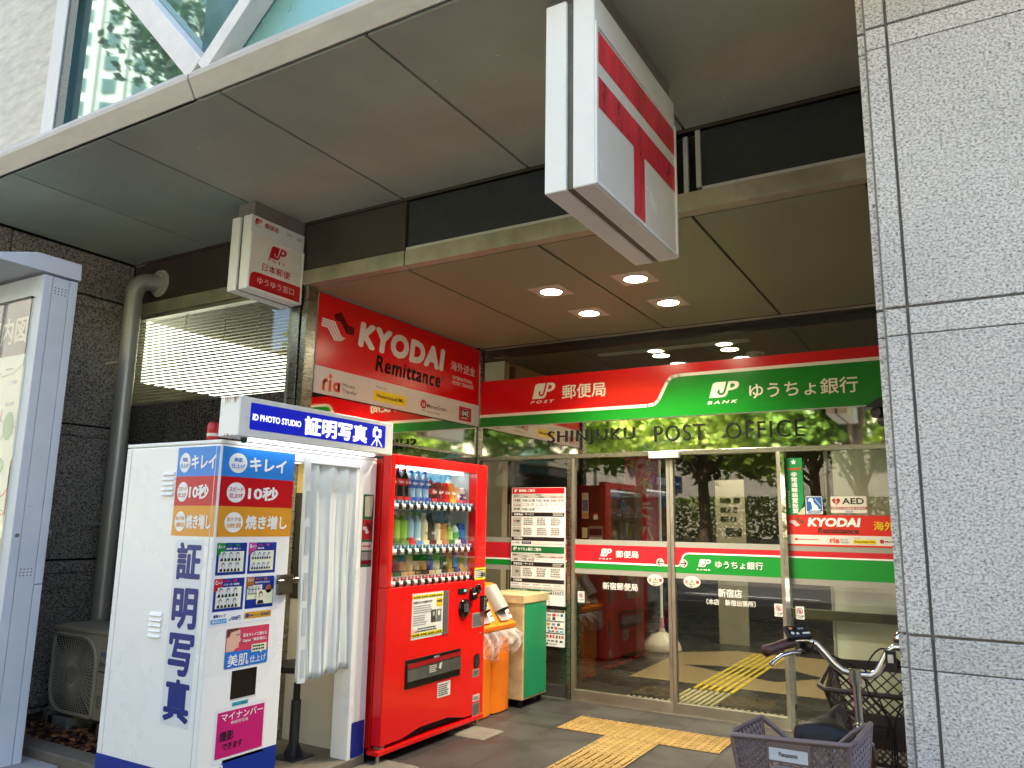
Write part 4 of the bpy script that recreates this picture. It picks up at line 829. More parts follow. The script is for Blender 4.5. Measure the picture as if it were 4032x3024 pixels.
for (u0, v0, c, t1, t2, t3, nx, ny) in ((2.639, 1.136, '0c8a2c', 'A', '40×30…', '履歴書用・免許カード', 3, 2), (2.837, 1.136, 'c43a9c', 'B', '30×24…', '運転免許証', 4, 2), (2.639, 0.962, 'c8102c', 'C', '45×35…', 'パスポート用・宅建登録', 3, 2), (2.837, 0.962, 'a8641c', 'フリー', '20×20…70', 'お好みのサイズにできる', 0, 0)):
    cc_ = flat(c); u1, v1 = u0 + 0.185, v0 + 0.157
    d.rect(u0, u1, v0, v1, M_BLUE, 1); d.pts([(u0, v1 - 0.060), (u0 + 0.016, v1 - 0.060), (u0 + 0.050, v1 - 0.040), (u0 + 0.050, v1), (u0, v1)], cc_, 2)
    if nx: d.text(t1, u0 + 0.006, u0 + 0.018, v1 - 0.028, v1 - 0.008, P_W, 3, bold=0.04); d.text('タイプ', u0 + 0.020, u0 + 0.048, v1 - 0.026, v1 - 0.014, P_W, 3, bold=0.03)
    else: d.text(t1, u0 + 0.006, u0 + 0.046, v1 - 0.024, v1 - 0.008, P_W, 3, bold=0.04)
    d.text(t2, u0 + 0.058, u0 + 0.10, v1 - 0.018, v1 - 0.007, cc_, 3, bold=0.03); d.rrect(u0 + 0.115, u0 + 0.135, v1 - 0.018, v1 - 0.007, 0.003, cc_, 3); d.text(t3, u0 + 0.055, u0 + 0.055 + 0.0088 * len(t3), v1 - 0.034, v1 - 0.024, P_W, 3, bold=0.02)
    if nx:
        d.rect(u0 + 0.014, u1 - 0.016, v0 + 0.014, v1 - 0.042, PB, 2); w_ = (u1 - u0 - 0.055) / nx
        for i in range(nx):
            for j in range(ny): face(d, u0 + 0.020 + w_ * (i + 0.5), v0 + 0.04 + j * 0.051, 0.046 if nx == 3 else 0.036)
    else:
        d.rect(u0 + 0.008, u0 + 0.105, v0 + 0.045, v1 - 0.042, PB, 2)
        for i in range(4):
            for j in range(2): face(d, u0 + 0.022 + 0.021 * i, v1 - 0.055 - 0.022 * j, 0.02)
        d.rect(u0 + 0.068, u1 - 0.008, v0 + 0.018, v0 + 0.088, PB, 7); d.ell(u0 + 0.095, v0 + 0.065, 0.013, 0.018, HR, 8); d.ell(u0 + 0.095, v0 + 0.06, 0.010, 0.014, SK, 9); d.pts([(u0 + 0.072, v0 + 0.02), (u0 + 0.118, v0 + 0.02), (u0 + 0.11, v0 + 0.038), (u0 + 0.08, v0 + 0.038)], BLK, 8); d.ell(u0 + 0.145, v0 + 0.092, 0.021, 0.021, flat('a85a1c'), 7)
d.text('標準タイプ', 2.649, 2.722, 0.932, 0.948, flat('1c3a80'), 1, bold=0.03); d.rect(2.636, 2.731, 0.904, 0.926, flat('3fa2dc'), 1); d.text('美肌仕上げ', 2.644, 2.724, 0.908, 0.922, P_W, 2, bold=0.01)
d.text('各', 2.744, 2.754, 0.912, 0.922, flat('1c3a80'), 1); d.text('1000円', 2.756, 2.815, 0.912, 0.934, flat('1c3a80'), 1, bold=0.02); d.rrect(2.839, 3.016, 0.912, 0.945, 0.002, flat('d9a426'), 1); d.ell(2.859, 0.928, 0.012, 0.011, flat('1c3a80'), 2); d.text('焼増しプリント', 2.875, 2.935, 0.922, 0.933, flat('1c3a80'), 2, bold=0.02); d.text('各300円', 2.945, 3.008, 0.920, 0.938, flat('1c3a80'), 2, bold=0.02)
d.build('type_chart', bo)
d = Decal(FX(X1)); PK, PB2 = flat('d2425f', rough=0.3), flat('2274cc', rough=0.3)
d.rrect(2.737, 3.011, 0.682, 0.873, 0.008, PK, 0); d.pts([(2.737, 0.690), (2.745, 0.682), (3.003, 0.682), (3.011, 0.690), (3.011, 0.757), (2.737, 0.763)], PB2, 1)
d.pts([(2.741, 0.763), (2.785, 0.763), (2.80, 0.775), (2.815, 0.777), (2.82, 0.787), (2.816, 0.797), (2.822, 0.803), (2.83, 0.812), (2.823, 0.83), (2.823, 0.858), (2.81, 0.872), (2.745, 0.872), (2.741, 0.868)], flat('e4b49c'), 1); d.pts([(2.741, 0.83), (2.755, 0.835), (2.765, 0.855), (2.81, 0.862), (2.822, 0.872), (2.745, 0.872), (2.741, 0.868)], flat('5a3c30'), 2); d.line([(2.80, 0.838), (2.818, 0.842)], 0.004, BLK, 2); d.line([(2.808, 0.787), (2.816, 0.789)], 0.003, flat('b05050'), 2)
d.text('肌をキレイに魅せる', 2.842, 2.995, 0.824, 0.842, P_W, 2, bold=0.02); d.text('Digital「美肌補正」', 2.842, 2.995, 0.797, 0.815, P_W, 2, bold=0.02)
d.pts([(2.90, 0.745), (2.955, 0.745), (2.965, 0.732), (2.968, 0.745), (2.998, 0.745), (2.998, 0.783), (2.90, 0.783)], PB, 3); d.greek(2.906, 2.992, 0.75, 0.78, 2, BLK, 4)
d.text('美肌', 2.755, 2.885, 0.690, 0.748, P_W, 2, bold=0.01); d.text('仕上げ', 2.895, 3.0, 0.694, 0.728, P_W, 2, bold=0.005); d.build('skin_poster', bo)
MB().box(X1 - 0.05, X1 + 0.001, 2.790, 2.948, 0.533, 0.668, mat('print_slot_dark', '231d19', rough=0.12, spec=0.6, var=0.3, scale=6)).build('print_slot', bo)
MB().box(X1 + 0.0012, X1 + 0.006, 2.788, 2.950, 0.528, 0.536, M_CLEAR).build('slot_lip', bo)
d = Decal(FX(X1)); d.rect(2.805, 2.905, 0.498, 0.517, flat('48b4c4'), 0); d.text('プリント取出口', 2.812, 2.898, 0.502, 0.513, flat('2a7a8a'), 1)
d.rect(2.708, 3.026, 0.245, 0.500, flat('e8e8ea'), 0); d.rect(2.722, 3.014, 0.270, 0.482, flat('c8126e'), 1)
d.text('マイナンバー', 2.745, 3.004, 0.438, 0.474, P_W, 2, bold=0.01); d.text('申請用写真', 2.805, 2.912, 0.416, 0.432, P_W, 2, bold=0.0); d.text('撮影', 2.742, 2.828, 0.345, 0.392, flat('3c1030'), 2, bold=0.035); d.text('できます', 2.762, 2.885, 0.303, 0.336, flat('3c1030'), 2, bold=0.03); d.build('application_poster', bo)
# curtain with a sewn strip, hung in folds
M_CURT = mat('white_curtain', 'd6dcdb', rough=0.75, var=0.04, spec=0.2)
def curt(a, b):
    u = 3.205 + a * 0.45; ph = (a + 0.05 * math.sin(6 * a)) * 2 * math.pi * 4.3; amp = 0.017 * (0.6 + 0.4 * b) * (0.75 + 0.35 * math.sin(4 * a + 1))
    sag = 0.012 * math.sin(ph * 0.5 + 1)
    u2 = u + 0.010 * math.sin(ph * 2 + 0.6) * (1 - b * 0.3) + (0.030 * (1 - a)) * (1 - b)
    zb = 0.540 + (0.022 * max(0, a - 0.55) / 0.45) + 0.008 * math.sin(ph * 0.9)
    z = zb + (1.775 - zb) * b
    return (-3.262 + amp * math.sin(ph) + 0.006 * math.sin(3.1 * ph + 5 * b) * (1 - b) + 0.004 * math.sin(9 * b + ph * .3), u2, z)
c_ = MB(); c_.grid(curt, 110, 30, M_CURT); cu = c_.build('curtain', bo, smooth=180)
so = cu.modifiers.new('thick', 'SOLIDIFY'); so.thickness = 0.003
s_ = MB(); s_.hexa([(-3.225, 3.185, 1.765), (-3.225, 3.232, 1.765), (-3.222, 3.282, 0.536), (-3.222, 3.226, 0.541)], [(-3.232, 3.185, 1.765), (-3.232, 3.232, 1.765), (-3.230, 3.282, 0.536), (-3.230, 3.226, 0.541)], M_CURT)
for z in (1.50, 1.30, 1.05, 0.86, 0.64):
    a = 3.195 + (1.765 - z) * 0.034; s_.box(-3.2235, -3.2205, a + 0.008, a + 0.036, z - 0.075, z + 0.075, flat('b9bfc0'))
s_.build('curtain_strip', bo); MB().cyl((-3.262, 3.125, 1.782), (-3.262, 3.66, 1.782), 0.008, M_STEEL).build('curtain_rail', bo)
# steel door guard
lk = MB(); lk.box(X1, X1 + 0.03, 3.04, 3.118, 1.018, 1.122, M_STEEL); lk.box(X1 - 0.03, X1 + 0.03, 3.1185, 3.130, 1.018, 1.122, M_STEEL); lk.cyl((X1 + 0.03, 3.06, 1.088), (X1 + 0.03, 3.02, 1.088), 0.010, M_STEEL, 12)
lk.tube([(X1 + 0.005, 3.13, 1.090), (X1 + 0.005, 3.158, 1.090), (X1 + 0.005, 3.160, 1.090), (X1 + 0.005, 3.185, 1.090), (X1 + 0.005, 3.19, 1.09)], [0.010, 0.010, 0.017, 0.017, 0.012], M_STEEL, 14); lk.build('door_guard', bo, smooth=40)
# mirror on the booth's end post, its reflection painted on in flat colours
d = Decal(FX(X1)); d.rrect(3.70, 3.80, 1.135, 1.575, 0.006, flat('2a6a48', rough=0.15), 0); d.rect(3.702, 3.798, 1.30, 1.42, flat('b02430', rough=0.15), 1); d.rect(3.702, 3.798, 1.235, 1.285, flat('cfcac2', rough=0.15), 1); d.rect(3.702, 3.798, 1.175, 1.225, flat('8e9088', rough=0.15), 1); d.rect(3.702, 3.798, 1.150, 1.176, flat('7a1420', rough=0.15), 1)
d.pts([(3.72, 1.44), (3.78, 1.44), (3.795, 1.57), (3.715, 1.56)], flat('c8ccb4', rough=0.15), 1); stripes_logo(d, lambda a, b: (3.705 + a * 0.085, 1.335 + b * 0.07), P_OFFW, BLK, 2); d.line([(3.71, 1.26), (3.775, 1.26)], 0.008, P_BRED, 2); d.pts([(3.79, 1.26), (3.77, 1.248), (3.77, 1.272)], P_BRED, 2); d.build('painted_mirror', bo)
# stool inside the booth
sx, sy = -3.54, 3.545
st_ = thing('booth_stool', 'black screw stool with a round seat standing inside the photo booth', 'stool', (sx, sy, 0.05))
MB().lathe([(0.02, 0.535), (0.15, 0.538), (0.155, 0.55), (0.15, 0.572), (0.0, 0.575)], (sx, sy, 0), M_BLACK, 24).build('seat', st_, smooth=40)
q = MB(); q.tube([(sx, sy, 0.35), (sx, sy, 0.54)], 0.017, M_BLACK, 12)
for i in range(22): q.tube([(sx, sy, 0.36 + i * 0.008), (sx, sy, 0.364 + i * 0.008)], [0.021, 0.021], M_BLACK, 10)
q.build('screw', st_); MB().tube([(sx, sy, 0.055), (sx, sy, 0.365)], 0.029, mat('stool_grey', '26282b', rough=0.5), 14).build('post', st_, smooth=40)
q = MB(); q.box(sx - 0.085, sx + 0.085, sy - 0.085, sy + 0.085, 0.048, 0.055, MATS['stool_grey'])
for a, b_ in ((1, 0), (-1, 0), (0, 1), (0, -1)): q.prism([(sx + a * 0.028 - b_ * 0.003, sy + b_ * 0.028 - a * 0.003, 0.055), (sx + a * 0.075 - b_ * 0.003, sy + b_ * 0.075 - a * 0.003, 0.055), (sx + a * 0.028 - b_ * 0.003, sy + b_ * 0.028 - a * 0.003, 0.14)], (b_ * 0.006, a * 0.006, 0), MATS['stool_grey'])
q.build('base_plate', st_)
# red drink can left on the booth roof
cn = thing('drink_can', 'red drink can standing on the photo booth roof behind its sign', 'can', (-3.54, 2.80, ZT))
MB().lathe([(0.026, 0.0), (0.031, 0.006), (0.031, 0.108), (0.025, 0.118), (0.024, 0.12), (0, 0.119)], (-3.54, 2.80, ZT), flat('b81420', rough=0.25), 18).build('body', cn, smooth=40)
MB().lathe([(0.0313, 0.045), (0.0315, 0.048), (0.0315, 0.058), (0.0313, 0.061)], (-3.54, 2.80, ZT), flat('d8cfc4'), 18).build('label_band', cn, smooth=40)
# ------------------------------------------------------------------ vending machine
vm = thing('vending_machine', 'red drinks vending machine with three lit rows beside the white photo booth', 'vending machine', (-3.4, 4.4, 0))
XV, VY0, VY1, VZ0, VZ1 = -3.125, 3.828, 4.952, 0.070, 1.835
M_RED = mat('vending_red', 'e00c0c', rough=0.24, var=0.03, scale=2, coat=0.3); M_RED2 = mat('vending_red_side', 'b80a0c', rough=0.3, var=0.04)
WU0, WU1, WV0, WV1 = 3.872, 4.818, 1.008, 1.768
cb = MB(); cb.box(-3.80, -3.375, VY0 + 0.006, VY1 - 0.01, 0.075, 1.80, M_RED2); cb.box(-3.374, -3.205, VY0 + 0.006, WU0 - 0.014, 0.075, 1.80, M_RED2); cb.box(-3.374, -3.205, WU1 + 0.014, VY1 - 0.01, 0.075, 1.80, M_RED2)
cb.box(-3.374, -3.205, WU0 - 0.013, WU1 + 0.013, 0.075, 0.99, M_RED2); cb.box(-3.374, -3.205, WU0 - 0.013, WU1 + 0.013, 1.782, 1.80, M_RED2); cb.build('cabinet', vm)
dr_ = MB()                                                            # door as frame round the window, lower part notched at the foot
XB_ = -3.20
dr_.box(XB_, XV, VY0, WU0, WV0, VZ1, M_RED); dr_.box(XB_, XV, WU1, VY1, WV0, VZ1, M_RED); dr_.box(XB_, XV, WU0, WU1, WV1, VZ1, M_RED)
dr_.build('door_frame', vm, bev=0.008)
low = [(VY0, 0.098), (4.03, 0.100), (4.21, 0.132), (4.52, 0.132), (4.72, 0.094), (VY1, 0.086), (VY1, WV0 - 0.001), (VY0, WV0 - 0.001)]
lo = MB(); lo.prism([(XB_, u, v) for u, v in low], (XV - XB_, 0, 0), M_RED); lo.build('door_lower', vm, bev=0.006)
MB().box(XB_ - 0.3, XV - 0.03, VY0 + 0.02, VY1 - 0.02, 0.09, 0.14, M_GAP).build('under_gap', vm)
MB().box(XB_ - 0.005, XV + 0.010, VY0 - 0.03, VY1 - 0.005, 0.052, 0.080, M_RED).build('bottom_rail', vm, bev=0.004)
for y in (VY0 + 0.005, VY1 - 0.045):
    f = MB(); f.cyl((XV - 0.02, y, 0.012), (XV - 0.02, y, 0.055), 0.011, M_STEEL_DULL, 10); f.cyl((XV - 0.02, y, 0.008), (XV - 0.02, y, 0.016), 0.028, M_STEEL_DULL, 12); f.build('foot', vm)
hg = MB(); hg.box(XV - 0.06, XV - 0.01, VY0 + 0.012, VY0 + 0.05, 0.080, 0.094, M_STEEL_DULL); hg.build('hinge', vm)
# display cavity
cv = MB(); M_CAV = mat('display_white', 'bcc4c8', rough=0.4, var=0.03); M_BUB = mat('display_blue', '4a9ac8', rough=0.3, var=0.0)
cv.box(-3.36, -3.35, WU0 - 0.01, WU1 + 0.01, WV0 - 0.01, WV1 + 0.01, M_CAV); cv.box(-3.35, XB_ - 0.001, WU1 + 0.001, WU1 + 0.012, WV0, WV1, M_CAV); cv.box(-3.35, XB_ - 0.001, WU0 - 0.012, WU0 - 0.001, WV0, WV1, M_CAV)
cv.box(-3.35, XB_ - 0.001, WU0, WU1, WV1 + 0.001, WV1 + 0.010, M_CAV); cv.build('display_case', vm)
d = Decal(FX(-3.35))
for (u0, u1, z0, z1) in ((4.33, 4.80, 1.62, 1.76), (4.33, 4.80, 1.37, 1.50), (3.90, 4.25, 1.70, 1.76)):
    d.rect(u0, u1, z0, z1, M_BUB, 0); rb = random.Random(3)
    for i in range(46):
        r = rb.uniform(0.006, 0.024); cu_, cz_ = rb.uniform(u0 + r, u1 - r), rb.uniform(z0 + r, z1 - r)
        d.ell(cu_, cz_, r, r * 0.9, flat(rb.choice(['d4e4ea', '7ab4d8', '2f7cb4'])), 1 + i % 3, 12)
d.build('backdrop_print', vm)
MB().box(-3.30, -3.235, WU0 + 0.03, WU1 - 0.03, WV1 - 0.012, WV1 - 0.002, mat('display_lamp', 'ffffff', var=0, rvar=0, emit='fdfdf4', estr=1.1)).build('display_lamp', vm)
MB().box(XV - 0.012, XV - 0.008, WU0 + 0.0005, WU1 - 0.0005, WV0 + 0.0005, WV1 - 0.0005, M_CLEAR).build('window_glass', vm)
SHZ = [1.492, 1.208, 1.010]
tag_c = {0: '1c5a98', 1: '1c5a98', 2: 'c02040'}
for si, z in enumerate(SHZ):
    sh = MB(); sh.box(-3.345, XV - 0.03, 3.885, 4.812, z + 0.050, z + 0.055, M_CAV); 
    prof = lambda a, b: (XV - 0.030 + 0.010 * math.sin(math.pi * b) + 0.005 * math.cos(a * 12 * 2 * math.pi + math.pi) * math.sin(math.pi * b), 3.885 + a * 0.927, z + b * 0.032 + 0.003 * math.cos(a * 12 * 2 * math.pi + math.pi) * (b - 0.5))
    sh.grid(prof, 96, 6, M_WHITE); sh.box(XV - 0.040, XV - 0.031, 3.885, 4.812, z, z + 0.052, M_WHITE)
    so_ = sh.build('shelf', vm, smooth=50)
    for k in range(12):
        u = 3.950 + k * 0.0755
        dd = Decal(FX(XV - 0.031)); dd.rect(u - 0.030, u + 0.030, z + 0.034, z + 0.058, flat(tag_c[si]), 0); dd.rect(u - 0.010, u + 0.014, z + 0.044, z + 0.055, P_W, 1); dd.text('160' if si == 0 else '150' if si == 1 else '130', u - 0.007, u + 0.011, z + 0.046, z + 0.053, P_K, 2)
        dd.build('price_tag', so_)
        MB().lathe([(0.019, -0.004), (0.017, 0.006), (0.0, 0.008)], (XV - 0.018, u, z + 0.016), M_BLACK, 12, 'X').build('button', so_, smooth=50)
# lower furniture
d = Decal(FX(XV)); d.rect(4.084, 4.480, 0.674, 0.958, flat('c8cacc', rough=0.2), 0); d.rect(4.086, 4.425, 0.690, 0.948, flat('dcdcd8', rough=0.25), 1)
for v in (0.925, 0.690): d.rect(4.086, 4.425, v, v + 0.022, flat('d8c818'), 2); d.text('▲注意 ▲注意 ▲注意 ▲注意', 4.095, 4.41, v + 0.005, v + 0.017, P_K, 3, bold=0.02)
d.text('防犯カメラ作動中です', 4.10, 4.30, 0.893, 0.910, P_K, 2, bold=0.01); d.rect(4.345, 4.415, 0.86, 0.915, flat('d8b818'), 2); d.text('WANTED', 4.35, 4.41, 0.89, 0.905, P_K, 3, bold=0.03); d.greek(4.10, 4.33, 0.83, 0.885, 4, P_GREY, 2); d.greek(4.10, 4.26, 0.755, 0.825, 5, P_GREY, 2); d.greek(4.15, 4.40, 0.715, 0.745, 2, P_K, 2)
d.rect(4.29, 4.345, 0.765, 0.845, flat('3c3c3a'), 2); d.rect(4.35, 4.405, 0.765, 0.845, flat('6a6a66'), 2); d.ell(4.318, 0.82, 0.015, 0.018, P_GREY, 3); d.ell(4.378, 0.82, 0.015, 0.018, P_LG, 3)
d.text('Cola', 4.09, 4.145, 0.715, 0.735, flat('c01020'), 2, shear=0.3); d.build('notice_poster', vm)
pic = MB(); pic.box(XV, XV + 0.006, 4.426, 4.482, 0.674, 0.958, mat('poster_edge', '5a5c5e', rough=0.2)); pic.build('poster_edge', vm)
MB().box(XV - 0.004, XV + 0.004, 4.038, 4.650, 0.385, 0.560, M_BLACK).build('flap_frame', vm, bev=0.003)
fl_ = MB(); fl_.hexa([(XV + 0.005, 4.05, 0.43), (XV + 0.005, 4.64, 0.43), (XV + 0.005, 4.64, 0.535), (XV + 0.005, 4.05, 0.535)], [(XV + 0.020, 4.05, 0.43), (XV + 0.020, 4.64, 0.43), (XV + 0.008, 4.64, 0.535), (XV + 0.008, 4.05, 0.535)], mat('flap_plastic', '4c4c48', rough=0.08, var=0.25, scale=5, spec=0.7)); fl_.build('dispenser_flap', vm, bev=0.003)
d = Decal(FX(XV + 0.0135)); d.pts([(4.052, 0.505), (4.638, 0.518), (4.638, 0.545), (4.052, 0.535)], flat('9a1c20', rough=0.1), 0); d.rect(4.32, 4.38, 0.54, 0.552, P_GREY, 1); d.build('flap_stripe', vm)
d = Decal(FX(XV + 0.015)); d.greek(4.27, 4.36, 0.452, 0.50, 4, P_LG, 2); d.build('flap_sticker', vm); d = Decal(FX(XV + 0.015)); d.pts([(4.375, 0.47), (4.40, 0.462), (4.412, 0.505), (4.385, 0.498)], P_LG, 2); d.build('flap_sticker', vm)
def label(u0, u1, v0, v1, c, rows, name='sticker', hz=False):
    d = Decal(FX(XV)); d.rect(u0, u1, v0, v1, flat(c, rough=0.35), 0); d.greek(u0 + 0.008, u1 - 0.006, v0 + 0.008, v1 - 0.01, rows, P_K if c not in ('8c8c88', '7c7c78') else flat('3a3a38'), 1)
    if hz:
        for v in (v0, v1 - 0.012): d.rect(u0, u1, v, v + 0.012, flat('d8c818'), 2)
        d.rect(u1 - 0.06, u1 - 0.035, v0 + 0.02, v0 + 0.05, P_K, 2); d.rect(u1 - 0.03, u1 - 0.005, v0 + 0.02, v0 + 0.05, flat('50504e'), 2); d.rect(u1 - 0.03, u1 - 0.006, v1 - 0.035, v1 - 0.015, flat('d8b818'), 2)
    d.build(name, vm)
label(4.390, 4.537, 0.276, 0.370, 'e6e4e0', 6); label(4.806, 4.948, 1.008, 1.093, 'e8e4d4', 5, hz=True); label(4.787, 4.928, 0.680, 0.780, '8c8c88', 7); label(4.809, 4.891, 0.342, 0.395, '8c8c88', 4); label(4.818, 4.902, 0.178, 0.222, 'cfcfc8', 3); label(4.815, 4.905, 0.080, 0.168, '7c7c78', 6)
d = Decal(FX(XV)); d.ring(4.897, 1.17, 0.001, 0.001, 0.0005, M_RED2, 0); 
for a, b_, c, e in ((4.846, 4.949, 1.108, 1.111), (4.846, 4.949, 1.233, 1.236), (4.846, 4.849, 1.11, 1.235), (4.946, 4.949, 1.11, 1.235), (4.858, 4.938, 1.192, 1.194)): d.rect(a, b_, c, e, flat('8a0608'), 0)
d.build('panel_line', vm)
MB().box(XV, XV + 0.004, 4.598, 4.708, 0.921, 0.960, M_BLACK).build('price_display', vm)
d = Decal(FX(XV + 0.004)); d.rect(4.672, 4.692, 0.938, 0.949, mat('green_led', '20e080', var=0, rvar=0, emit='30ff90', estr=1.5), 0); d.build('green_light', vm)
cs = MB(); M_PB = mat('gloss_black', '0e0e10', rough=0.12)
cs.lathe([(0.065, 0), (0.062, 0.012), (0.055, 0.018), (0.02, 0.02), (0, 0.02)], (XV, 4.676, 0.825), M_PB, 24, 'X'); cs.box(XV + 0.018, XV + 0.024, 4.650, 4.705, 0.80, 0.855, mat('reader_grey', '4a4e52', rough=0.3)); cs.build('card_reader', vm, smooth=40)
cs = MB(); cs.lathe([(0.036, 0), (0.034, 0.015), (0.012, 0.022), (0, 0.022)], (XV, 4.775, 0.925), M_PB, 18, 'X'); cs.lathe([(0.034, 0), (0.032, 0.015), (0.022, 0.02), (0.01, 0.008), (0, 0.008)], (XV, 4.848, 0.945), M_PB, 18, 'X'); cs.tube([(XV + 0.012, 4.745, 0.895), (XV + 0.016, 4.79, 0.90)], 0.028, M_PB, 12); cs.box(XV + 0.02, XV + 0.026, 4.748, 4.80, 0.910, 0.925, M_STEEL); cs.build('coin_slot', vm, smooth=40)
kl = MB(); kl.tube([(XV, 4.915, 0.79), (XV, 4.915, 0.895)], 0.030, M_PB, 14); kl.tube([(XV + 0.020, 4.915, 0.80), (XV + 0.020, 4.915, 0.885)], 0.017, M_STEEL, 12); kl.lathe([(0.014, 0), (0.012, 0.01), (0, 0.01)], (XV + 0.034, 4.915, 0.862), M_STEEL, 14, 'X'); kl.build('lock', vm, smooth=40)
rt = Decal(FX(XV)); rt.rrect(4.818, 4.896, 0.398, 0.497, 0.030, M_BLACK, 0); rt.rrect(4.828, 4.886, 0.408, 0.487, 0.024, flat('2c2c2e', rough=0.2), 1); rt.build('coin_return', vm)
MB().lathe([(0.010, 0), (0.008, 0.006), (0, 0.006)], (XV, 4.90, 0.63), M_STEEL, 12, 'X').build('key_bolt', vm, smooth=40)
# concrete pads under the feet
for y, lb in ((4.62, 'grey concrete paving pad under the right foot of the red vending machine'), (3.66, 'grey concrete paving pad between the photo booth and vending machine fronts')):
    p = MB(); p.hexa([(-3.20, y + 0.00, 0.001), (-2.905, y, 0.001), (-2.905, y + 0.27, 0.001), (-3.20, y + 0.27, 0.001)], [(-3.20, y + 0.025, 0.012), (-2.93, y + 0.025, 0.012), (-2.93, y + 0.245, 0.012), (-3.20, y + 0.245, 0.012)], mat('concrete', '6a655a', rough=0.85, var=0.2, scale=9))
    tag(p.build('concrete_pad'), lb, 'concrete pad')

# drinks on the three rows
GLB = {}
def bottle(name, label, group, prof, bodyc, lab, cap, x, y, z, h, r, clear=False, txt=None, txtc='f0f0ee'):
    t = thing(name, label, 'bottle' if 'bottle' in name else 'can', (x, y, z), group)
    mb = mat('liquid_' + bodyc, bodyc, rough=0.12, var=0.05, spec=0.6)
    MB().lathe([(a * r, b * h) for a, b in prof], (x, y, z), mb, 14).build('body', t, smooth=50)
    if lab: MB().lathe([(r * 1.03, lab[1] * h), (r * 1.035, (lab[1] + 0.01) * h), (r * 1.035, (lab[2] - 0.01) * h), (r * 1.03, lab[2] * h)], (x, y, z), flat(lab[0], rough=0.3), 14).build('label_wrap', t, smooth=50)
    if cap: MB().lathe([(r * 0.43, 0.90 * h), (r * 0.45, 0.905 * h), (r * 0.45, 0.995 * h), (0, h)], (x, y, z), flat(cap, rough=0.35), 12).build('cap', t, smooth=50)
    if txt:
        zz = z + (lab[1] + lab[2]) / 2 * h; d = Decal(FX(x + r * 1.0)); d.text(txt, y - r * 0.75, y + r * 0.75, zz - 0.010, zz + 0.010, flat(txtc), 4, bold=0.02, shear=0.2); d.build('print', t)
    return t
BP = [(0.8, 0), (0.98, 0.02), (1, 0.08), (0.95, 0.3), (1, 0.5), (0.98, 0.66), (0.75, 0.78), (0.42, 0.87), (0.36, 0.93), (0.3, 0.96)]
CP = [(0.8, 0), (1, 0.04), (1, 0.92), (0.82, 0.985), (0.8, 1.0), (0, 0.99)]
VG = 'drinks on display in the vending machine'
DX = -3.245
def rowy(k): return 3.952 + k * 0.0755
Z1_, Z2_, Z3_ = SHZ[0] + 0.056, SHZ[1] + 0.056, SHZ[2] + 0.056
first = None
for k in range(3):
    bottle('cola_bottle', 'dark cola bottle with red cap and red label, left end of the top row', 'cola bottles at the left of the top row', BP, '1c0a08', ('c41420', 0.46, 0.66), 'c01018', DX, rowy(k), Z1_, 0.215, 0.0345, txt='Coca-Cola')
for k in range(3, 6):
    bottle('water_bottle', 'clear blue water bottle with deep blue label beside the cola on the top row', 'blue water bottles on the top row', BP, '8fb6d8', ('2060c0', 0.42, 0.68), '2a6ac4', DX, rowy(k), Z1_, 0.208, 0.033, txt='aqua')
bottle('cola_bottle', 'short cola bottle with red cap right of the blue water bottles', None, BP, '3a1410', ('c41420', 0.35, 0.62), 'c41420', DX, rowy(6), Z1_, 0.150, 0.031, txt='Cola')
for k, c, lb, tx in ((7, '7a1428', 'dark maroon slim can on the top row', 'Dr P'), (8, 'c01018', 'bright red can on the top row of the machine', 'Cola'), (9, 'd8861c', 'orange and yellow can on the top row', 'Real')):
    bottle('drink_can', lb, None, CP, c, (c, 0.1, 0.9), None, DX, rowy(k), Z1_, 0.140, 0.0335, txt=tx)
bottle('drink_can', 'small peach coloured can, second from the right of the top row', None, CP, 'd8a080', ('e0b498', 0.1, 0.8), None, DX, rowy(10), Z1_, 0.115, 0.031, txt='Qoo')
bottle('drink_can', 'small white and purple can, right end of the top row', None, CP, 'd0ccd4', ('5a3a78', 0.2, 0.6), None, DX, rowy(11), Z1_, 0.115, 0.031, txt='Fanta')
bottle('tea_bottle', 'black and dark green tea bottle, left end of the middle row', None, BP, '1c2c22', ('16221c', 0.15, 0.8), 'd0d4d0', DX, rowy(0), Z2_, 0.212, 0.0345)
for k in (1, 2): bottle('tea_bottle', 'light green tea bottle near the left of the middle row', 'light green tea bottles on the middle row', BP, '6aa83c', ('9ac850' if k == 1 else '8cbc3c', 0.2, 0.75), 'c8d8b0', DX, rowy(k), Z2_, 0.210, 0.0345)
bottle('water_bottle', 'clear water bottle with red stripe label and green cap on the middle row', None, BP, '9ac0d8', ('b03040', 0.05, 0.22), '6ab83c', DX, rowy(3), Z2_, 0.212, 0.0345)
bottle('water_bottle', 'clear water bottle with white leaf label and green cap on the middle row', None, BP, '9ac4dc', ('dce8e4', 0.05, 0.2), '6ab83c', DX, rowy(4), Z2_, 0.212, 0.0345)
bottle('coffee_bottle', 'tall cream coffee bottle on the middle row', None, BP, 'e4dccc', ('d8c8a0', 0.1, 0.6), 'e8e4d8', DX, rowy(5), Z2_, 0.210, 0.0345, txt='THE L', txtc='40342a')
bottle('coffee_bottle', 'tall black coffee bottle beside the cream one on the middle row', None, BP, '1e1a18', ('2a2420', 0.1, 0.6), '1a1a1a', DX, rowy(6), Z2_, 0.210, 0.0345, txt='THE B')
bottle('coffee_can', 'short milky brown coffee can on the middle row', None, CP, 'c8b090', ('e0d4b8', 0.2, 0.7), None, DX, rowy(7), Z2_, 0.142, 0.0325)
bottle('coffee_can', 'short copper brown coffee can on the middle row', None, CP, 'a8743c', ('c8904c', 0.2, 0.7), None, DX, rowy(8), Z2_, 0.142, 0.0325)
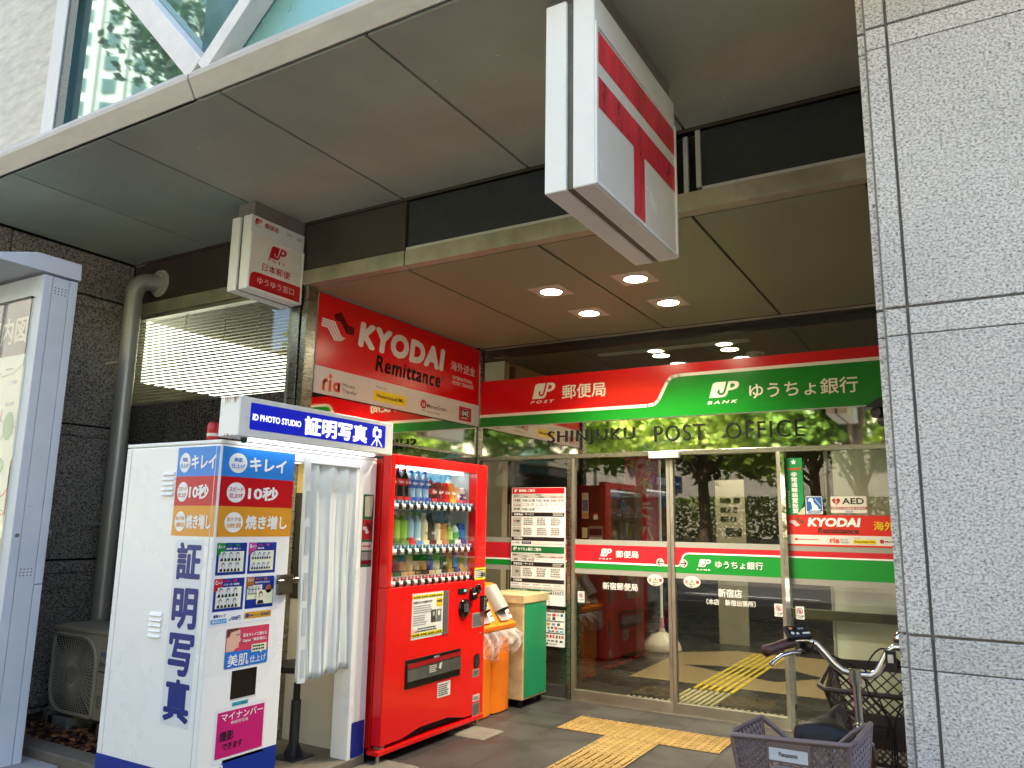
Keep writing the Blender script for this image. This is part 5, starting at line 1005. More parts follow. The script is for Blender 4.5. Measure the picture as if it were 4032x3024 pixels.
bottle('tea_bottle', 'small green tea bottle with white cap on the middle row', None, BP, '78a848', ('a8cc70', 0.2, 0.6), 'e8e8e4', DX, rowy(9), Z2_, 0.142, 0.0325)
bottle('tea_bottle', 'small clear bottle with green leaf label, second from right of the middle row', None, BP, 'b4c4cc', ('4c9c50', 0.25, 0.55), '58b048', DX, rowy(10), Z2_, 0.142, 0.0325)
bottle('drink_can', 'blue can with a pale mountain, right end of the middle row', None, CP, '1c4a98', ('2c6ac0', 0.3, 0.7), None, DX, rowy(11), Z2_, 0.142, 0.0325)
R3 = [('drink_pouch', 'lime green short bottle, left end of the bottom row', '8cbc40', 'a8d060'), ('drink_can', 'plum coloured short can on the bottom row', '6a2038', '8a3850'), ('drink_can', 'blue and peach short can on the bottom row', '3a4a98', 'd8a070'),
      ('drink_can', 'pale peach short can on the bottom row', 'e0b088', 'e8c890'), ('coffee_can', 'dark brown coffee can with a pale swirl on the bottom row', '2c2018', 'd0b890'), ('coffee_can', 'black coffee can with gold mark on the bottom row', '161412', 'c8982c'),
      ('coffee_can', 'deep blue coffee can on the bottom row', '1c2c78', '2c48b0'), ('tea_bottle', 'pale green tea can on the bottom row', '88a860', 'c8d4a0'), ('coffee_can', 'black coffee can with white letters on the bottom row', '1a1a1c', '2c2c2c'),
      ('coffee_can', 'golden yellow coffee can on the bottom row', 'c8941c', 'd8b030'), ('coffee_can', 'blue and white mountain coffee can on the bottom row', '2458a8', '4080d0'), ('coffee_can', 'yellow and brown coffee can, right end of the bottom row', 'd0a030', 'b8862c')]
for k, (nm, lb, c1, c2) in enumerate(R3):
    bottle(nm, lb, None, CP, c1, (c2, 0.25, 0.7), None, DX, rowy(k), Z3_, 0.128 if k < 8 else 0.140, 0.033, txt='BLK' if k == 8 else None)
# price collars in front of the drinks
cl = MB()
for si, z in enumerate((Z1_, Z2_, Z3_)):
    for k in range(12):
        c = [['b81c24'] * 3 + ['2440a0'] * 3 + ['b81c24', '7a1428', 'b81c24', 'd8a020', 'c85060', 'b03050'], ['1c4a34', '2c6a34', '4c8c34', 'b82430', '2c88c0', 'd8d0b0', '2a2622', 'd0c8b0', 'a8743c', '2c6a34', 'dcdcd4', '1c3a90'], ['6a9c34', '2c6a44', 'd8a070', 'd89858', '6a5034', '4a3824', 'c8b088', 'c4ccaa', '3a3a38', 'b8841c', '1c3a90', 'c8982c']][si][k]
        cl.box(XV - 0.085, XV - 0.084, rowy(k) - 0.033, rowy(k) + 0.033, z, z + 0.026, flat(c))
cl.build('flavour_cards', vm)
# ------------------------------------------------------------------ orange recycling bins, plastic liners, green cabinet
M_ORG = mat('orange_plastic', 'ea7a10', rough=0.42, var=0.05); M_CHUTE = mat('grey_chute_plastic', '8f8d88', rough=0.45, var=0.08)
M_BAG = bpy.data.materials.new('clear_plastic_bag'); M_BAG.use_nodes = True; _t = M_BAG.node_tree; _t.nodes.clear()
_o = _t.nodes.new('ShaderNodeOutputMaterial'); _a = _t.nodes.new('ShaderNodeBsdfTransparent'); _b = _t.nodes.new('ShaderNodeBsdfPrincipled'); _x = _t.nodes.new('ShaderNodeMixShader')
_b.inputs['Base Color'].default_value = (0.75, 0.72, 0.7, 1); _b.inputs['Roughness'].default_value = 0.2; _a.inputs[0].default_value = (0.95, 0.93, 0.92, 1)
_l = _t.nodes.new('ShaderNodeLayerWeight'); _l.inputs[0].default_value = 0.35; _r = _t.nodes.new('ShaderNodeMapRange'); _r.inputs[3].default_value = 0.16; _r.inputs[4].default_value = 0.62
_t.links.new(_l.outputs['Facing'], _r.inputs[0]); _t.links.new(_r.outputs[0], _x.inputs[0]); _t.links.new(_a.outputs[0], _x.inputs[1]); _t.links.new(_b.outputs[0], _x.inputs[2]); _t.links.new(_x.outputs[0], _o.inputs[0])
def bin_(y0, lb):
    y1 = y0 + 0.262; t = thing('recycling_bin', lb, 'bin', (-3.35, y0 + 0.13, 0))
    body = MB(); n = 8
    pr = []
    for k in range(n + 1):
        a = R(-90 + 180 * k / n); pr.append((-3.215 + 0.03 * math.cos(a) - 0.03, (y0 + y1) / 2 + (0.128) * math.sin(a)))
    low_ = [(-3.50, y0 + 0.012, 0.01)] + [(x + 0.012, y, 0.01) for x, y in pr] + [(-3.50, y1 - 0.012, 0.01)]
    top_ = [(-3.50, y0 + 0.004, 0.61)] + [(x + 0.015, y, 0.61) for x, y in pr] + [(-3.50, y1 - 0.004, 0.61)]
    L = len(low_); body.add(low_ + top_, [tuple(range(L))[::-1], tuple(range(L, 2 * L))] + [(i, (i + 1) % L, L + (i + 1) % L, L + i) for i in range(L)], M_ORG)
    body.build('body', t, smooth=40)
    ld = MB(); ld.prism([(-3.52, y0, 0.612), (-3.168, y0, 0.612), (-3.160, y0, 0.650), (-3.195, y0, 0.665), (-3.36, y0, 0.925), (-3.39, y0, 0.94), (-3.52, y0, 0.94)], (0, 0.260, 0), M_ORG); ld.build('lid', t, bev=0.006)
    ch = MB(); ym = y0 + 0.12; S0, S1 = Vector((-3.345, 0, 0.905)), Vector((-3.235, 0, 0.735)); nrm = Vector((0.84, 0, 0.54))
    def hood(a, b):
        p = S0.lerp(S1, b); an = math.pi * a; return tuple(p + Vector((0, ym - 0.075 * math.cos(an), 0)) + nrm * (0.085 * math.sin(an) * (0.85 + 0.15 * b)))
    ch.grid(hood, 14, 4, M_CHUTE); ch.add([hood(i / 14, 0) for i in range(15)], [tuple(range(15))], M_CHUTE); ch.add([hood(i / 14, 1) for i in range(15)], [tuple(range(15))[::-1]], M_GAP)
    o = ch.build('chute_hood', t, smooth=50)
    tr_ = MB(); tr_.hexa([(-3.262, ym - 0.07, 0.77), (-3.262, ym + 0.07, 0.77), (-3.19, ym + 0.06, 0.67), (-3.19, ym - 0.06, 0.67)], [(-3.252, ym - 0.07, 0.776), (-3.252, ym + 0.07, 0.776), (-3.18, ym + 0.06, 0.676), (-3.18, ym - 0.06, 0.676)], M_CHUTE); tr_.build('chute_tray', t, bev=0.002)
    S = lambda s, y: (-3.195 - 0.165 * s + 0.004, y, 0.665 + 0.26 * s + 0.003)
    for (s0, s1, a, b, c) in ((0.05, 0.30, 0.198, 0.255, 'f0ece4'), (0.32, 0.46, 0.198, 0.255, 'e4b41c')):
        q = MB(); q.hexa([S(s0, y0 + a), S(s0, y0 + b), S(s1, y0 + b), S(s1, y0 + a)], [tuple(Vector(S(*k)) + Vector((0.0015, 0, 0.001))) for k in ((s0, y0 + a), (s0, y0 + b), (s1, y0 + b), (s1, y0 + a))], flat(c)); 
        q.build('sticker', t)
    dk = Decal(lambda u, v, l: tuple(Vector(S(v, u)) + Vector((0.003 + l, 0, 0.002 + l * .6)))); dk.text('Cola', y0 + 0.206, y0 + 0.248, 0.15, 0.24, flat('c41420'), 1, bold=0.03, shear=0.25); dk.greek(y0 + 0.206, y0 + 0.248, 0.34, 0.44, 2, P_K, 1); dk.build('sticker_print', t)
    return t
bin_(4.958, 'orange recycling bin half hidden behind the red vending machine'); bin_(5.224, 'orange recycling bin with grey chute beside the green cabinet')
def bag(y0, y1, lb, seed, drop, flare):
    rg = random.Random(seed); ph = [rg.uniform(0, 6.28) for _ in range(8)]
    def fn(a, b):
        an = R(-100 + 200 * a); yc, hw = (y0 + y1) / 2, (y1 - y0) / 2
        wob = 0.010 * math.sin(7 * a * 3 + ph[0] + 3 * b) + 0.008 * math.sin(13 * a * 2 + ph[1] - 7 * b) + 0.006 * math.sin(31 * a + ph[2] + 11 * b) + 0.005 * math.sin(47 * a + 9 * b * b + ph[3])
        out = 0.012 + flare * (math.sin(math.pi * min(1, b * 1.05)) ** 0.8) + wob * min(1, b * 4)
        x = -3.20 + (0.035 + out) * max(0, math.cos(an)) ** 0.5 + (-0.02 if abs(an) > 1.5 else 0)
        y = yc + (hw + out * 0.8) * math.sin(an) + 0.012 * math.sin(5 * b + ph[4])
        z = 0.612 - drop * b * (1 + 0.10 * math.sin(6 * a + ph[5]) + 0.05 * math.sin(17 * a + ph[6]))
        return (x, y, z)
    m = MB(); m.grid(fn, 70, 26, M_BAG); return tag(m.build('plastic_liner', smooth=180), lb, 'plastic bag')
bag(4.97, 5.215, 'crumpled clear plastic liner hanging from the bin behind the vending machine', 4, 0.20, 0.018); bag(5.235, 5.475, 'crumpled clear plastic liner bulging out of the bin beside the green cabinet', 9, 0.17, 0.055)
gc = thing('green_cabinet', 'worn cream metal cabinet with a green front panel beside the orange bins', 'cabinet', (-3.3, 5.7, 0))
M_RUST = mat('worn_cream_metal', 'b9a67c', rough=0.6, var=0.32, scale=7, bump=0.1, bscale=30)
GX1, GY0, GY1 = -3.13, 5.530, 5.925
MB().box(-3.50, GX1, GY0, GY1, 0.06, 0.79, M_RUST).build('body', gc, bev=0.004)
MB().box(-3.51, GX1 + 0.010, GY0 - 0.012, GY1 + 0.012, 0.785, 0.852, M_RUST).build('lid', gc, bev=0.006)
MB().box(GX1 + 0.0005, GX1 + 0.004, GY0 + 0.022, GY1 - 0.014, 0.075, 0.783, mat('green_panel_paint', '14895a', rough=0.45, var=0.10, scale=5, stretch=(1, 1, 0.4))).build('front_panel', gc)
MB().box(-3.46, -3.16, GY0 + 0.03, GY1 - 0.02, 0.045, 0.06, M_GAP).build('underframe', gc)
for (x, y) in ((-3.17, GY0 + 0.04), (-3.17, GY1 - 0.05), (-3.44, GY0 + 0.04)):
    MB().cyl((x - 0.012, y, 0.024), (x + 0.012, y, 0.024), 0.023, M_RUBBER, 14).build('caster', gc)
ch = MB()
for i in range(5): ch.lathe([(0.007, -0.002), (0.009, 0), (0.007, 0.002)], (GX1 + 0.016, GY1 + 0.014, 0.84 - i * 0.022), M_STEEL_DULL, 8, 'X')
ch.build('chain', gc)
# ------------------------------------------------------------------ left side: map board, planter strip, outdoor unit, pipe
M_MAPW = mat('pale_blue_grey_steel', 'cfd3d8', rough=0.42, var=0.06, scale=4, spec=0.5)
mb_ = thing('map_board', 'tall pale steel street map board with a sloped roof left of the photo booth', 'map board', (-5.4, 2.5, 0.05))
MX = -4.70
q = MB(); q.box(-6.6, MX, 2.424, 2.475, 0.05, 2.842, M_MAPW); q.build('front_frame', mb_, bev=0.003)
q = MB(); q.box(-6.6, MX - 0.004, 2.479, 2.58, 0.05, 2.842, M_MAPW); q.build('side_panel', mb_, bev=0.003)
q = MB(); q.box(-6.6, MX, 2.584, 2.629, 0.05, 1.02, M_MAPW); q.box(-6.6, MX, 2.584, 2.629, 1.024, 2.842, M_MAPW); q.build('rear_frame', mb_, bev=0.003)
rf = MB(); rf.prism([(MX, 2.163, 2.858), (MX, 2.646, 2.858), (MX, 2.640, 2.963), (MX, 2.372, 2.963), (MX, 2.163, 2.898)], (-2.0, 0, 0), M_MAPW); rf.build('roof', mb_, bev=0.004)
fd = Decal(FX(MX - 0.004))
for z0 in (2.74, 1.075):
    for i in range(4):
        for j in range(3): fd.ell(2.497 + i * 0.0205, z0 + j * 0.018, 0.004, 0.004, P_K, 0, 10)
for i in range(3): fd.ell(2.50 + i * 0.01, 1.465, 0.002, 0.002, P_K, 0, 8)
fd.build('bolt_holes', mb_)
MB().lathe([(0.012, 0), (0.010, 0.006), (0, 0.006)], (MX, 2.452, 1.30), M_STEEL, 12, 'X').build('lock', mb_, smooth=40)
MB().box(-6.5, MX - 0.085, 2.418, 2.4235, 1.05, 2.70, mat('map_paper', 'dfe0c8', rough=0.5, var=0.03)).build('map_sheet', mb_)
d = Decal(FY(2.418)); d.rect(-6.5, MX - 0.087, 2.36, 2.70, flat('3e241a', rough=0.4), 1); d.text('周辺案内図', -5.55, -4.80, 2.43, 2.60, flat('c9c6ae'), 2, bold=0.02)
rm = random.Random(5)
for k in range(26):
    x, z = rm.uniform(-5.7, -4.8), rm.uniform(1.1, 2.32); p = [(x, z)]; an = rm.choice([0.2, 1.7, 1.5, 0.1, 2.4])
    for j in range(rm.randint(3, 7)):
        an += rm.uniform(-0.35, 0.35); x = min(-4.795, max(-6.3, x + 0.13 * math.cos(an))); z = min(2.33, max(1.08, z + 0.13 * math.sin(an))); p.append((x, z))
    d.line(p, rm.choice([0.006, 0.009, 0.012]), flat(rm.choice(['d87a3c', 'e0a860', 'a8b49c', 'd87a3c', '8ca4b4'])), 2)
for k in range(9): d.ell(rm.uniform(-5.7, -4.9), rm.uniform(1.15, 2.25), rm.uniform(0.02, 0.08), rm.uniform(0.03, 0.09), flat(rm.choice(['5a9c50', '7ab06c', 'c8c4e0'])), 3, 14)
d.ell(-4.87, 1.93, 0.055, 0.085, flat('4a9a44'), 4)
for k in range(26): u, v = rm.uniform(-5.6, -4.9), rm.uniform(1.15, 2.3); d.greek(u, u + 0.09, v, v + 0.016, 1, flat('4a5a8a'), 5)
for u, v, s in ((-4.93, 2.18, '二十騎町'), (-4.93, 2.05, '富久町')): d.text(s, u, u + 0.1, v, v + 0.025, flat('3a4a80'), 5, bold=0)
d.build('map_print', mb_)
mgz = Decal(FY(2.4115)); MB().box(-6.5, MX - 0.085, 2.409, 2.412, 1.05, 2.70, M_CLEAR).build('glass_pane', mb_)
MB().box(-6.52, MX - 0.083, 2.406, 2.423, 2.70, 2.712, M_BLACK).build('glass_seal', mb_)
pt = MB(); pt.box(-7, -4.48, 2.30, 2.715, -0.01, 0.05, mat('platform_stone', '9b9a98', rough=0.8, var=0.15)); tag(pt.build('plinth', bev=0.006), 'pale stone plinth under the foot of the map board', 'plinth')
kb = MB(); kb.box(-7, -4.03, 2.72, 2.85, -0.02, 0.10, mat('kerb_granite', '6b6256', rough=0.85, var=0.2, scale=20, bump=0.2)); struct(kb, 'planter_kerb', bev=0.008)
M_SOIL = mat('dark_soil', '352b23', rough=0.95, var=0.4, scale=25, bump=0.6, bscale=60)
struct(MB().box(-5.92, -4.03, 2.85, 3.79, -0.05, 0.02, M_SOIL), 'soil_bed')
lv = MB(); rl = random.Random(11); LM = [flat(c, rough=0.8, var=0.2) for c in ('7a4a28', '5f3a22', '93602f', '4a3022', 'a0703c')]
for k in range(900):
    x, y = rl.uniform(-5.7, -4.1), 2.87 + abs(rl.gauss(0, 0.22)); 
    if y > 3.7: continue
    z = 0.022 + 0.07 * rl.random() * max(0, 1 - abs(y - 3.0) * 2.5); a, tl, s = rl.uniform(0, 6.28), rl.uniform(-0.6, 0.6), rl.uniform(0.014, 0.032)
    u = Vector((math.cos(a), math.sin(a), tl * 0.6)); v = Vector((-math.sin(a), math.cos(a), rl.uniform(-0.5, 0.5))); c = Vector((x, y, z + 0.012))
    lv.add([c - u * s, c + v * s * 0.55 + Vector((0, 0, 0.004)), c + u * s, c - v * s * 0.55], [(0, 1, 2, 3)], rl.choice(LM))
tag(lv.build('fallen_leaves'), 'brown fallen leaves heaped in the planter below the outdoor unit', 'leaves', kind='stuff')
# concrete blocks and steel feet
M_CONC = mat('block_concrete', '87837b', rough=0.9, var=0.18, scale=18, bump=0.2)
ac = thing('outdoor_unit', 'beige air conditioner outdoor unit with round fan grille behind the photo booth', 'air conditioner', (-5.1, 3.4, 0.14))
M_AC = mat('beige_unit_paint', 'a89f8c', rough=0.5, var=0.08); M_ACD = mat('unit_inside', '1c1a18', rough=0.8)
AX0, AX1, AY, AZ0, AZ1 = -5.485, -4.64, 3.20, 0.128, 0.675
MB().box(AX0, AX1, AY, AY + 0.30, AZ0, AZ1, M_AC).build('casing', ac, bev=0.008)
MB().box(AX0 - 0.008, AX1 + 0.008, AY - 0.010, AY + 0.31, AZ1 - 0.022, AZ1 + 0.008, M_AC).build('top_cover', ac, bev=0.006)
gcx, gcz, hw, hh = -5.225, 0.385, 0.245, 0.243
def gpath(s, off):
    p = []
    for (cx, cz, r, a0) in ((gcx + hw - 0.025, gcz - hh + 0.025, 0.025, -90), (gcx + hw - 0.16, gcz + hh - 0.16, 0.16, 0), (gcx - hw + 0.025, gcz + hh - 0.025, 0.025, 90), (gcx - hw + 0.16, gcz - hh + 0.16, 0.16, 180)):
        for k in range(9):
            a = R(a0 + 90 * k / 8); p.append((gcx + (cx + r * math.cos(a) - gcx) * s, AY - off, gcz + (cz + r * math.sin(a) - gcz) * s))
    return p
g_ = MB(); g_.add([(x, y, z) for x, y, z in gpath(0.99, 0.002)], [tuple(range(36))[::-1]], M_ACD); g_.build('fan_opening', ac)
g_ = MB(); g_.tube(gpath(1.0, 0.010), 0.012, M_AC, 8, closed=True); g_.build('grille_rim', ac, smooth=60)
g_ = MB()
ou = gpath(0.985, 0.014); npt = len(ou)
for i in range(60):
    a = 2 * math.pi * i / 60; dx, dz = math.cos(a), math.sin(a)
    t = 0.5
    for k in range(npt):                                              # where this spoke meets the rim
        x1, z1, x2, z2 = ou[k][0] - gcx, ou[k][2] - gcz, ou[(k + 1) % npt][0] - gcx, ou[(k + 1) % npt][2] - gcz
        den = dx * (z2 - z1) - dz * (x2 - x1)
        if abs(den) < 1e-9: continue
        tt = (x1 * (z2 - z1) - z1 * (x2 - x1)) / den; uu = (x1 * dz - z1 * dx) / den
        if tt > 0 and -0.001 <= uu <= 1.001: t = tt
    g_.tube([(gcx + dx * 0.06, AY - 0.020, gcz + dz * 0.06), (gcx + dx * t, AY - 0.014, gcz + dz * t)], 0.0022, M_AC, 4)
for s in [0.30 + 0.058 * k for k in range(12)]: g_.tube(gpath(s, 0.018), 0.0018, M_AC, 4, closed=True)
g_.build('fan_grille', ac)
MB().lathe([(0.066, 0), (0.062, 0.012), (0, 0.014)], (gcx, AY - 0.014, gcz), M_AC, 24, 'Y').build('grille_hub', ac)
fb = MB()
for k in range(3):
    a = R(120 * k + 20); fb.poly([(gcx + 0.05 * math.cos(a - .3), AY - 0.0035, gcz + 0.05 * math.sin(a - .3)), (gcx + 0.22 * math.cos(a - .25), AY - 0.003, gcz + 0.22 * math.sin(a - .25)), (gcx + 0.2 * math.cos(a + .5), AY - 0.005, gcz + 0.2 * math.sin(a + .5)), (gcx + 0.05 * math.cos(a + .4), AY - 0.005, gcz + 0.05 * math.sin(a + .4))], mat('fan_blade', '4a4640', rough=0.6))
fb.build('fan_blades', ac)
d = Decal(FY(AY)); d.text('Hyper', -4.955, -4.78, 0.505, 0.555, flat('2a6ab0'), 1, bold=0.02, shear=0.2); d.text('Inverter', -4.96, -4.76, 0.455, 0.495, flat('2a3a60'), 1, bold=0.02, shear=0.2); d.greek(-4.96, -4.80, 0.42, 0.436, 1, P_K); d.rect(-4.955, -4.90, 0.20, 0.29, flat('a8a49a'), 1); d.greek(-4.95, -4.905, 0.205, 0.285, 6, P_K, 2)
for z in (0.61, 0.57, 0.395, 0.36, 0.32): d.rect(-4.96, -4.66, z, z + 0.003, flat('7a7466'), 1)
d.build('nameplate', ac)
for x in (-5.42, -4.82):
    f = MB(); f.box(x - 0.025, x + 0.025, AY - 0.05, AY + 0.33, 0.112, 0.127, M_STEEL_DULL); f.box(x - 0.025, x - 0.02, AY - 0.05, AY - 0.04, 0.0, 0.112, M_STEEL_DULL); f.box(x - 0.025, x + 0.025, AY - 0.052, AY - 0.046, 0.02, 0.112, M_STEEL_DULL); f.build('mounting_foot', ac)
for x, lb in ((-5.33, 'weathered concrete block under the left foot of the outdoor unit'), (-4.72, 'weathered concrete block under the right foot of the outdoor unit')):
    tag(MB().box(x - 0.06, x + 0.11, AY - 0.02, AY + 0.30, 0.0, 0.110, M_CONC).build('concrete_block', bev=0.006), lb, 'concrete block')
# duct pipe
pp = thing('duct_pipe', 'fat grey metal pipe climbing the dark wall and elbowing into it beside the blinds', 'pipe', (-5.625, 3.6, 0))
M_PIPE = mat('grey_pipe', 'a8a59b', rough=0.36, metal=0.35, var=0.08, scale=3)
PX, PY, PR = -5.632, 3.60, 0.064
MB().tube([(PX, PY, 0.02), (PX, PY, 3.17)], PR, M_PIPE, 24).build('riser', pp, smooth=40)
el = []
for k in range(7):
    a = R(15 * k); el.append((PX + 0.02 * (1 - math.cos(a)) + 0.035 * math.sin(a) * 0.5, PY + 0.09 * (1 - math.cos(a)) - 0.0, 3.165 + 0.11 * math.sin(a)))
el += [(el[-1][0] + 0.035, 3.77, el[-1][2] + 0.01)]
MB().tube(el, PR + 0.004, M_PIPE, 20).build('elbow', pp, smooth=25)
for z in (2.62, 1.75, 0.95, 3.16): MB().tube([(PX, PY, z), (PX, PY, z + 0.012)], PR + 0.0035, M_PIPE, 24).build('joint_band', pp)
fx_ = el[-1]; MB().lathe([(0.115, 0.0), (0.11, -0.012), (0.09, -0.016), (0.085, -0.03), (0.06, -0.03)], (fx_[0], 3.766, fx_[2]), mat('wall_flange', 'aaa595', rough=0.7, var=0.2), 28, 'Y').build('flange', pp, smooth=40)
for z in (2.62, 1.36):
    MB().tube([(-5.92, PY + 0.01, z), (-5.70, PY, z)], 0.012, mat('bracket_cream', 'c4bda6', rough=0.6), 8).build('bracket', pp)
# slim grey bracket on the granite wall behind the map board
wb = thing('wall_bracket', 'thin pale metal strip fixed to the dark granite wall behind the map board', 'bracket', (-5.9, 3.1, 1.6))
MB().box(-5.9195, -5.88, 3.205, 3.225, 1.32, 2.20, M_ALU).build('strip', wb); MB().box(-5.9195, -5.86, 3.20, 3.30, 1.28, 1.31, M_ALU).build('arm', wb)
# ------------------------------------------------------------------ bicycle parked against the pillar
bk = thing('bicycle', 'city bicycle with a brown front basket and a plastic rear basket parked beside the pillar', 'bicycle', (-0.42, 2.5, 0))
M_BFR = mat('bike_frame_paint', '4a2e28', rough=0.3, var=0.05); M_CHR = mat('bike_chrome', 'cfcac0', rough=0.12, metal=1.0, var=0.05); M_BASK = mat('mauve_basket_plastic', '6b5a58', rough=0.35, var=0.12, scale=12, spec=0.6); M_BASKF = mat('brown_basket_plastic', '33241f', rough=0.45, var=0.1); M_GRIP = mat('brown_grip', '4a2820', rough=0.45); M_SAD = mat('black_saddle', '09090a', rough=0.42, bump=0.05, bscale=200, spec=0.35)
def ax(y): return -0.452 + (y - 2.2) * 0.125                             # bicycle centre line, turned a little to the right
RW, FW, WR = (ax(2.33), 2.33, 0.27), (ax(3.13), 3.13, 0.27), 0.27
def wheel(c):
    cx, cy, cz = c; p = [(cx + 0.125 * WR * math.sin(2 * math.pi * k / 48) * 0.98, cy + WR * 0.93 * math.sin(2 * math.pi * k / 48), cz + WR * 0.93 * math.cos(2 * math.pi * k / 48)) for k in range(48)]
    w_ = MB(); w_.tube(p, 0.019, M_RUBBER, 10, closed=True); ty = w_.build('tyre', bk, smooth=60)
    r_ = MB(); r_.tube([(cx + (a - cx) * 0.90, cy + (b_ - cy) * 0.90, cz + (e - cz) * 0.90) for a, b_, e in p], 0.009, M_CHR, 8, closed=True); r_.build('rim', ty, smooth=60)
    s_ = MB()
    for k in range(28): a, b_, e = p[(k * 48) // 28]; o = 0.03 if k % 2 else -0.03; s_.tube([(cx + o, cy, cz), (cx + (a - cx) * 0.9, cy + (b_ - cy) * 0.9, cz + (e - cz) * 0.9)], 0.001, M_CHR, 4)
    s_.cyl((cx - 0.04, cy, cz), (cx + 0.04, cy, cz), 0.018, M_CHR, 12); s_.build('spokes', ty)
    f_ = MB(); f_.grid(lambda u, v: (cx + (v - 0.5) * 0.058 + 0.125 * 0.275 * math.sin(-2.0 + 3.2 * u), cy + (0.283 + 0.012 * math.sin(math.pi * v)) * math.sin(-2.0 + 3.2 * u), cz + (0.283 + 0.012 * math.sin(math.pi * v)) * math.cos(-2.0 + 3.2 * u)), 30, 6, M_BLACK); f_.build('mudguard', bk, smooth=60)
wheel(RW); wheel(FW)
BB = (ax(2.66), 2.66, 0.25); ST = (ax(2.55), 2.55, 0.60); HT, HB = (ax(2.93), 2.93, 0.72), (ax(3.0), 3.0, 0.50)
f = MB(); f.tube([BB, ST], 0.016, M_BFR, 12); f.tube([BB, (ax(2.8), 2.80, 0.30), HB], 0.021, M_BFR, 12); f.tube([HB, HT], 0.020, M_BFR, 12); f.tube([ST, (ax(2.75), 2.75, 0.44), HB], 0.014, M_BFR, 10)
for s in (-1, 1):
    f.tube([(BB[0] + s * 0.03, BB[1], BB[2]), (RW[0] + s * 0.05, RW[1], RW[2])], 0.009, M_BFR, 8); f.tube([(ST[0] + s * 0.02, ST[1], ST[2] - 0.06), (RW[0] + s * 0.05, RW[1], RW[2])], 0.008, M_BFR, 8)
    f.tube([(HB[0] + s * 0.02, HB[1], HB[2]), (FW[0] + s * 0.045, FW[1] - 0.02, 0.46), (FW[0] + s * 0.045, FW[1], FW[2])], 0.011, M_BFR, 8)
f.build('frame', bk, smooth=60)
f = MB(); f.lathe([(0.072, -0.004), (0.072, 0.004)], (BB[0] + 0.05, BB[1], BB[2]), M_CHR, 24, 'X'); f.tube([(BB[0] + 0.06, BB[1], BB[2]), (BB[0] + 0.065, BB[1] + 0.12, BB[2] - 0.09)], 0.008, M_CHR, 8); f.tube([(BB[0] - 0.06, BB[1], BB[2]), (BB[0] - 0.065, BB[1] - 0.12, BB[2] + 0.09)], 0.008, M_CHR, 8); f.box(BB[0] + 0.07, BB[0] + 0.14, BB[1] + 0.09, BB[1] + 0.15, BB[2] - 0.10, BB[2] - 0.08, M_RUBBER); f.box(BB[0] - 0.14, BB[0] - 0.07, BB[1] - 0.15, BB[1] - 0.09, BB[2] + 0.08, BB[2] + 0.10, M_RUBBER); f.build('crank', bk)
f = MB(); f.box(ax(2.3) - 0.055, ax(2.3) + 0.055, 2.17, 2.50, 0.595, 0.605, M_BLACK)
for s in (-1, 1): f.tube([(RW[0] + s * 0.05, RW[1], RW[2]), (RW[0] + s * 0.055, 2.22, 0.595)], 0.006, M_BLACK, 6)
f.build('carrier', bk)
f = MB(); f.tube([(ST[0], ST[1], ST[2] - 0.05), (ST[0], ST[1] - 0.005, 0.815)], 0.012, M_CHR, 12); f.build('seat_post', bk)
# saddle: broad tail towards the camera, nose forward
def saddle(u, v):
    y = 2.43 + u * 0.235; w_ = 0.094 * (1 - u) ** 0.75 * (0.55 + 0.45 * min(1, u * 6 + 0.2)) + 0.021; a = math.pi * (v - 0.5)
    w_ = (0.080 * math.sqrt(max(0, 1 - ((0.22 - u) / 0.23) ** 2)) if u < 0.22 else 0.080 - (0.080 - 0.022) * min(1, ((u - 0.22) / 0.45)) ** 0.8) + 0.0
    if u > 0.93: w_ *= math.sqrt(max(0, 1 - ((u - 0.93) / 0.07) ** 2))
    hgt = 0.052 - 0.012 * u
    zc = 0.866 + 0.016 * u + 0.03 * max(0, u - 0.45) * (1.3 - u)
    return (ax(y) - 0.001 + w_ * math.sin(a), y, zc - hgt + hgt * (max(0, math.cos(a)) ** 0.55) * math.sqrt(min(1, u / 0.12)))
f = MB(); f.grid(saddle, 30, 18, M_SAD); so = f.build('saddle', bk, smooth=180)
f = MB()
for s in (-1, 1): f.tube([(ax(2.47) - 0.015 + s * 0.035, 2.47, 0.82), (ax(2.55) - 0.015 + s * 0.02, 2.55, 0.81), (ax(2.65) - 0.015, 2.65, 0.835)], 0.004, M_CHR, 6)
f.build('saddle_rail', bk)
# stem, handlebar, grips, levers
SX, SY = -0.367, 2.82
f = MB(); f.tube([(HT[0] - 0.005, HT[1] - 0.03, 0.74), (SX + 0.003, SY + 0.01, 0.79)], 0.021, M_CHR, 14); f.tube([(SX + 0.003, SY + 0.01, 0.785), (SX, SY, 0.945)], 0.0125, M_CHR, 14); f.tube([(SX, SY, 0.925), (SX - 0.002, SY - 0.002, 0.965)], 0.020, M_CHR, 14)
for z in (0.775, 0.786, 0.797): f.tube([(SX + 0.003, SY + 0.01, z), (SX + 0.003, SY + 0.01, z + 0.006)], 0.022, M_CHR, 16)
f.build('stem', bk, smooth=50)
hb_pts = [(-0.560, 2.80 - 0.03, 1.040), (-0.535, 2.79, 1.046), (-0.505, 2.80, 1.048), (-0.478, 2.805, 1.035), (-0.455, 2.81, 1.008), (-0.430, 2.815, 0.978), (-0.405, 2.82, 0.958), (-0.367, 2.82, 0.950)]
rb_pts = [(-0.367, 2.82, 0.950), (-0.325, 2.825, 0.950), (-0.305, 2.83, 0.962), (-0.288, 2.835, 0.992), (-0.272, 2.84, 1.025), (-0.250, 2.84, 1.042), (-0.22, 2.835, 1.045), (-0.17, 2.82, 1.042), (-0.14, 2.80, 1.038)]
f = MB(); f.tube(hb_pts + rb_pts[1:], 0.0115, M_CHR, 14); f.build('handlebar', bk, smooth=60)
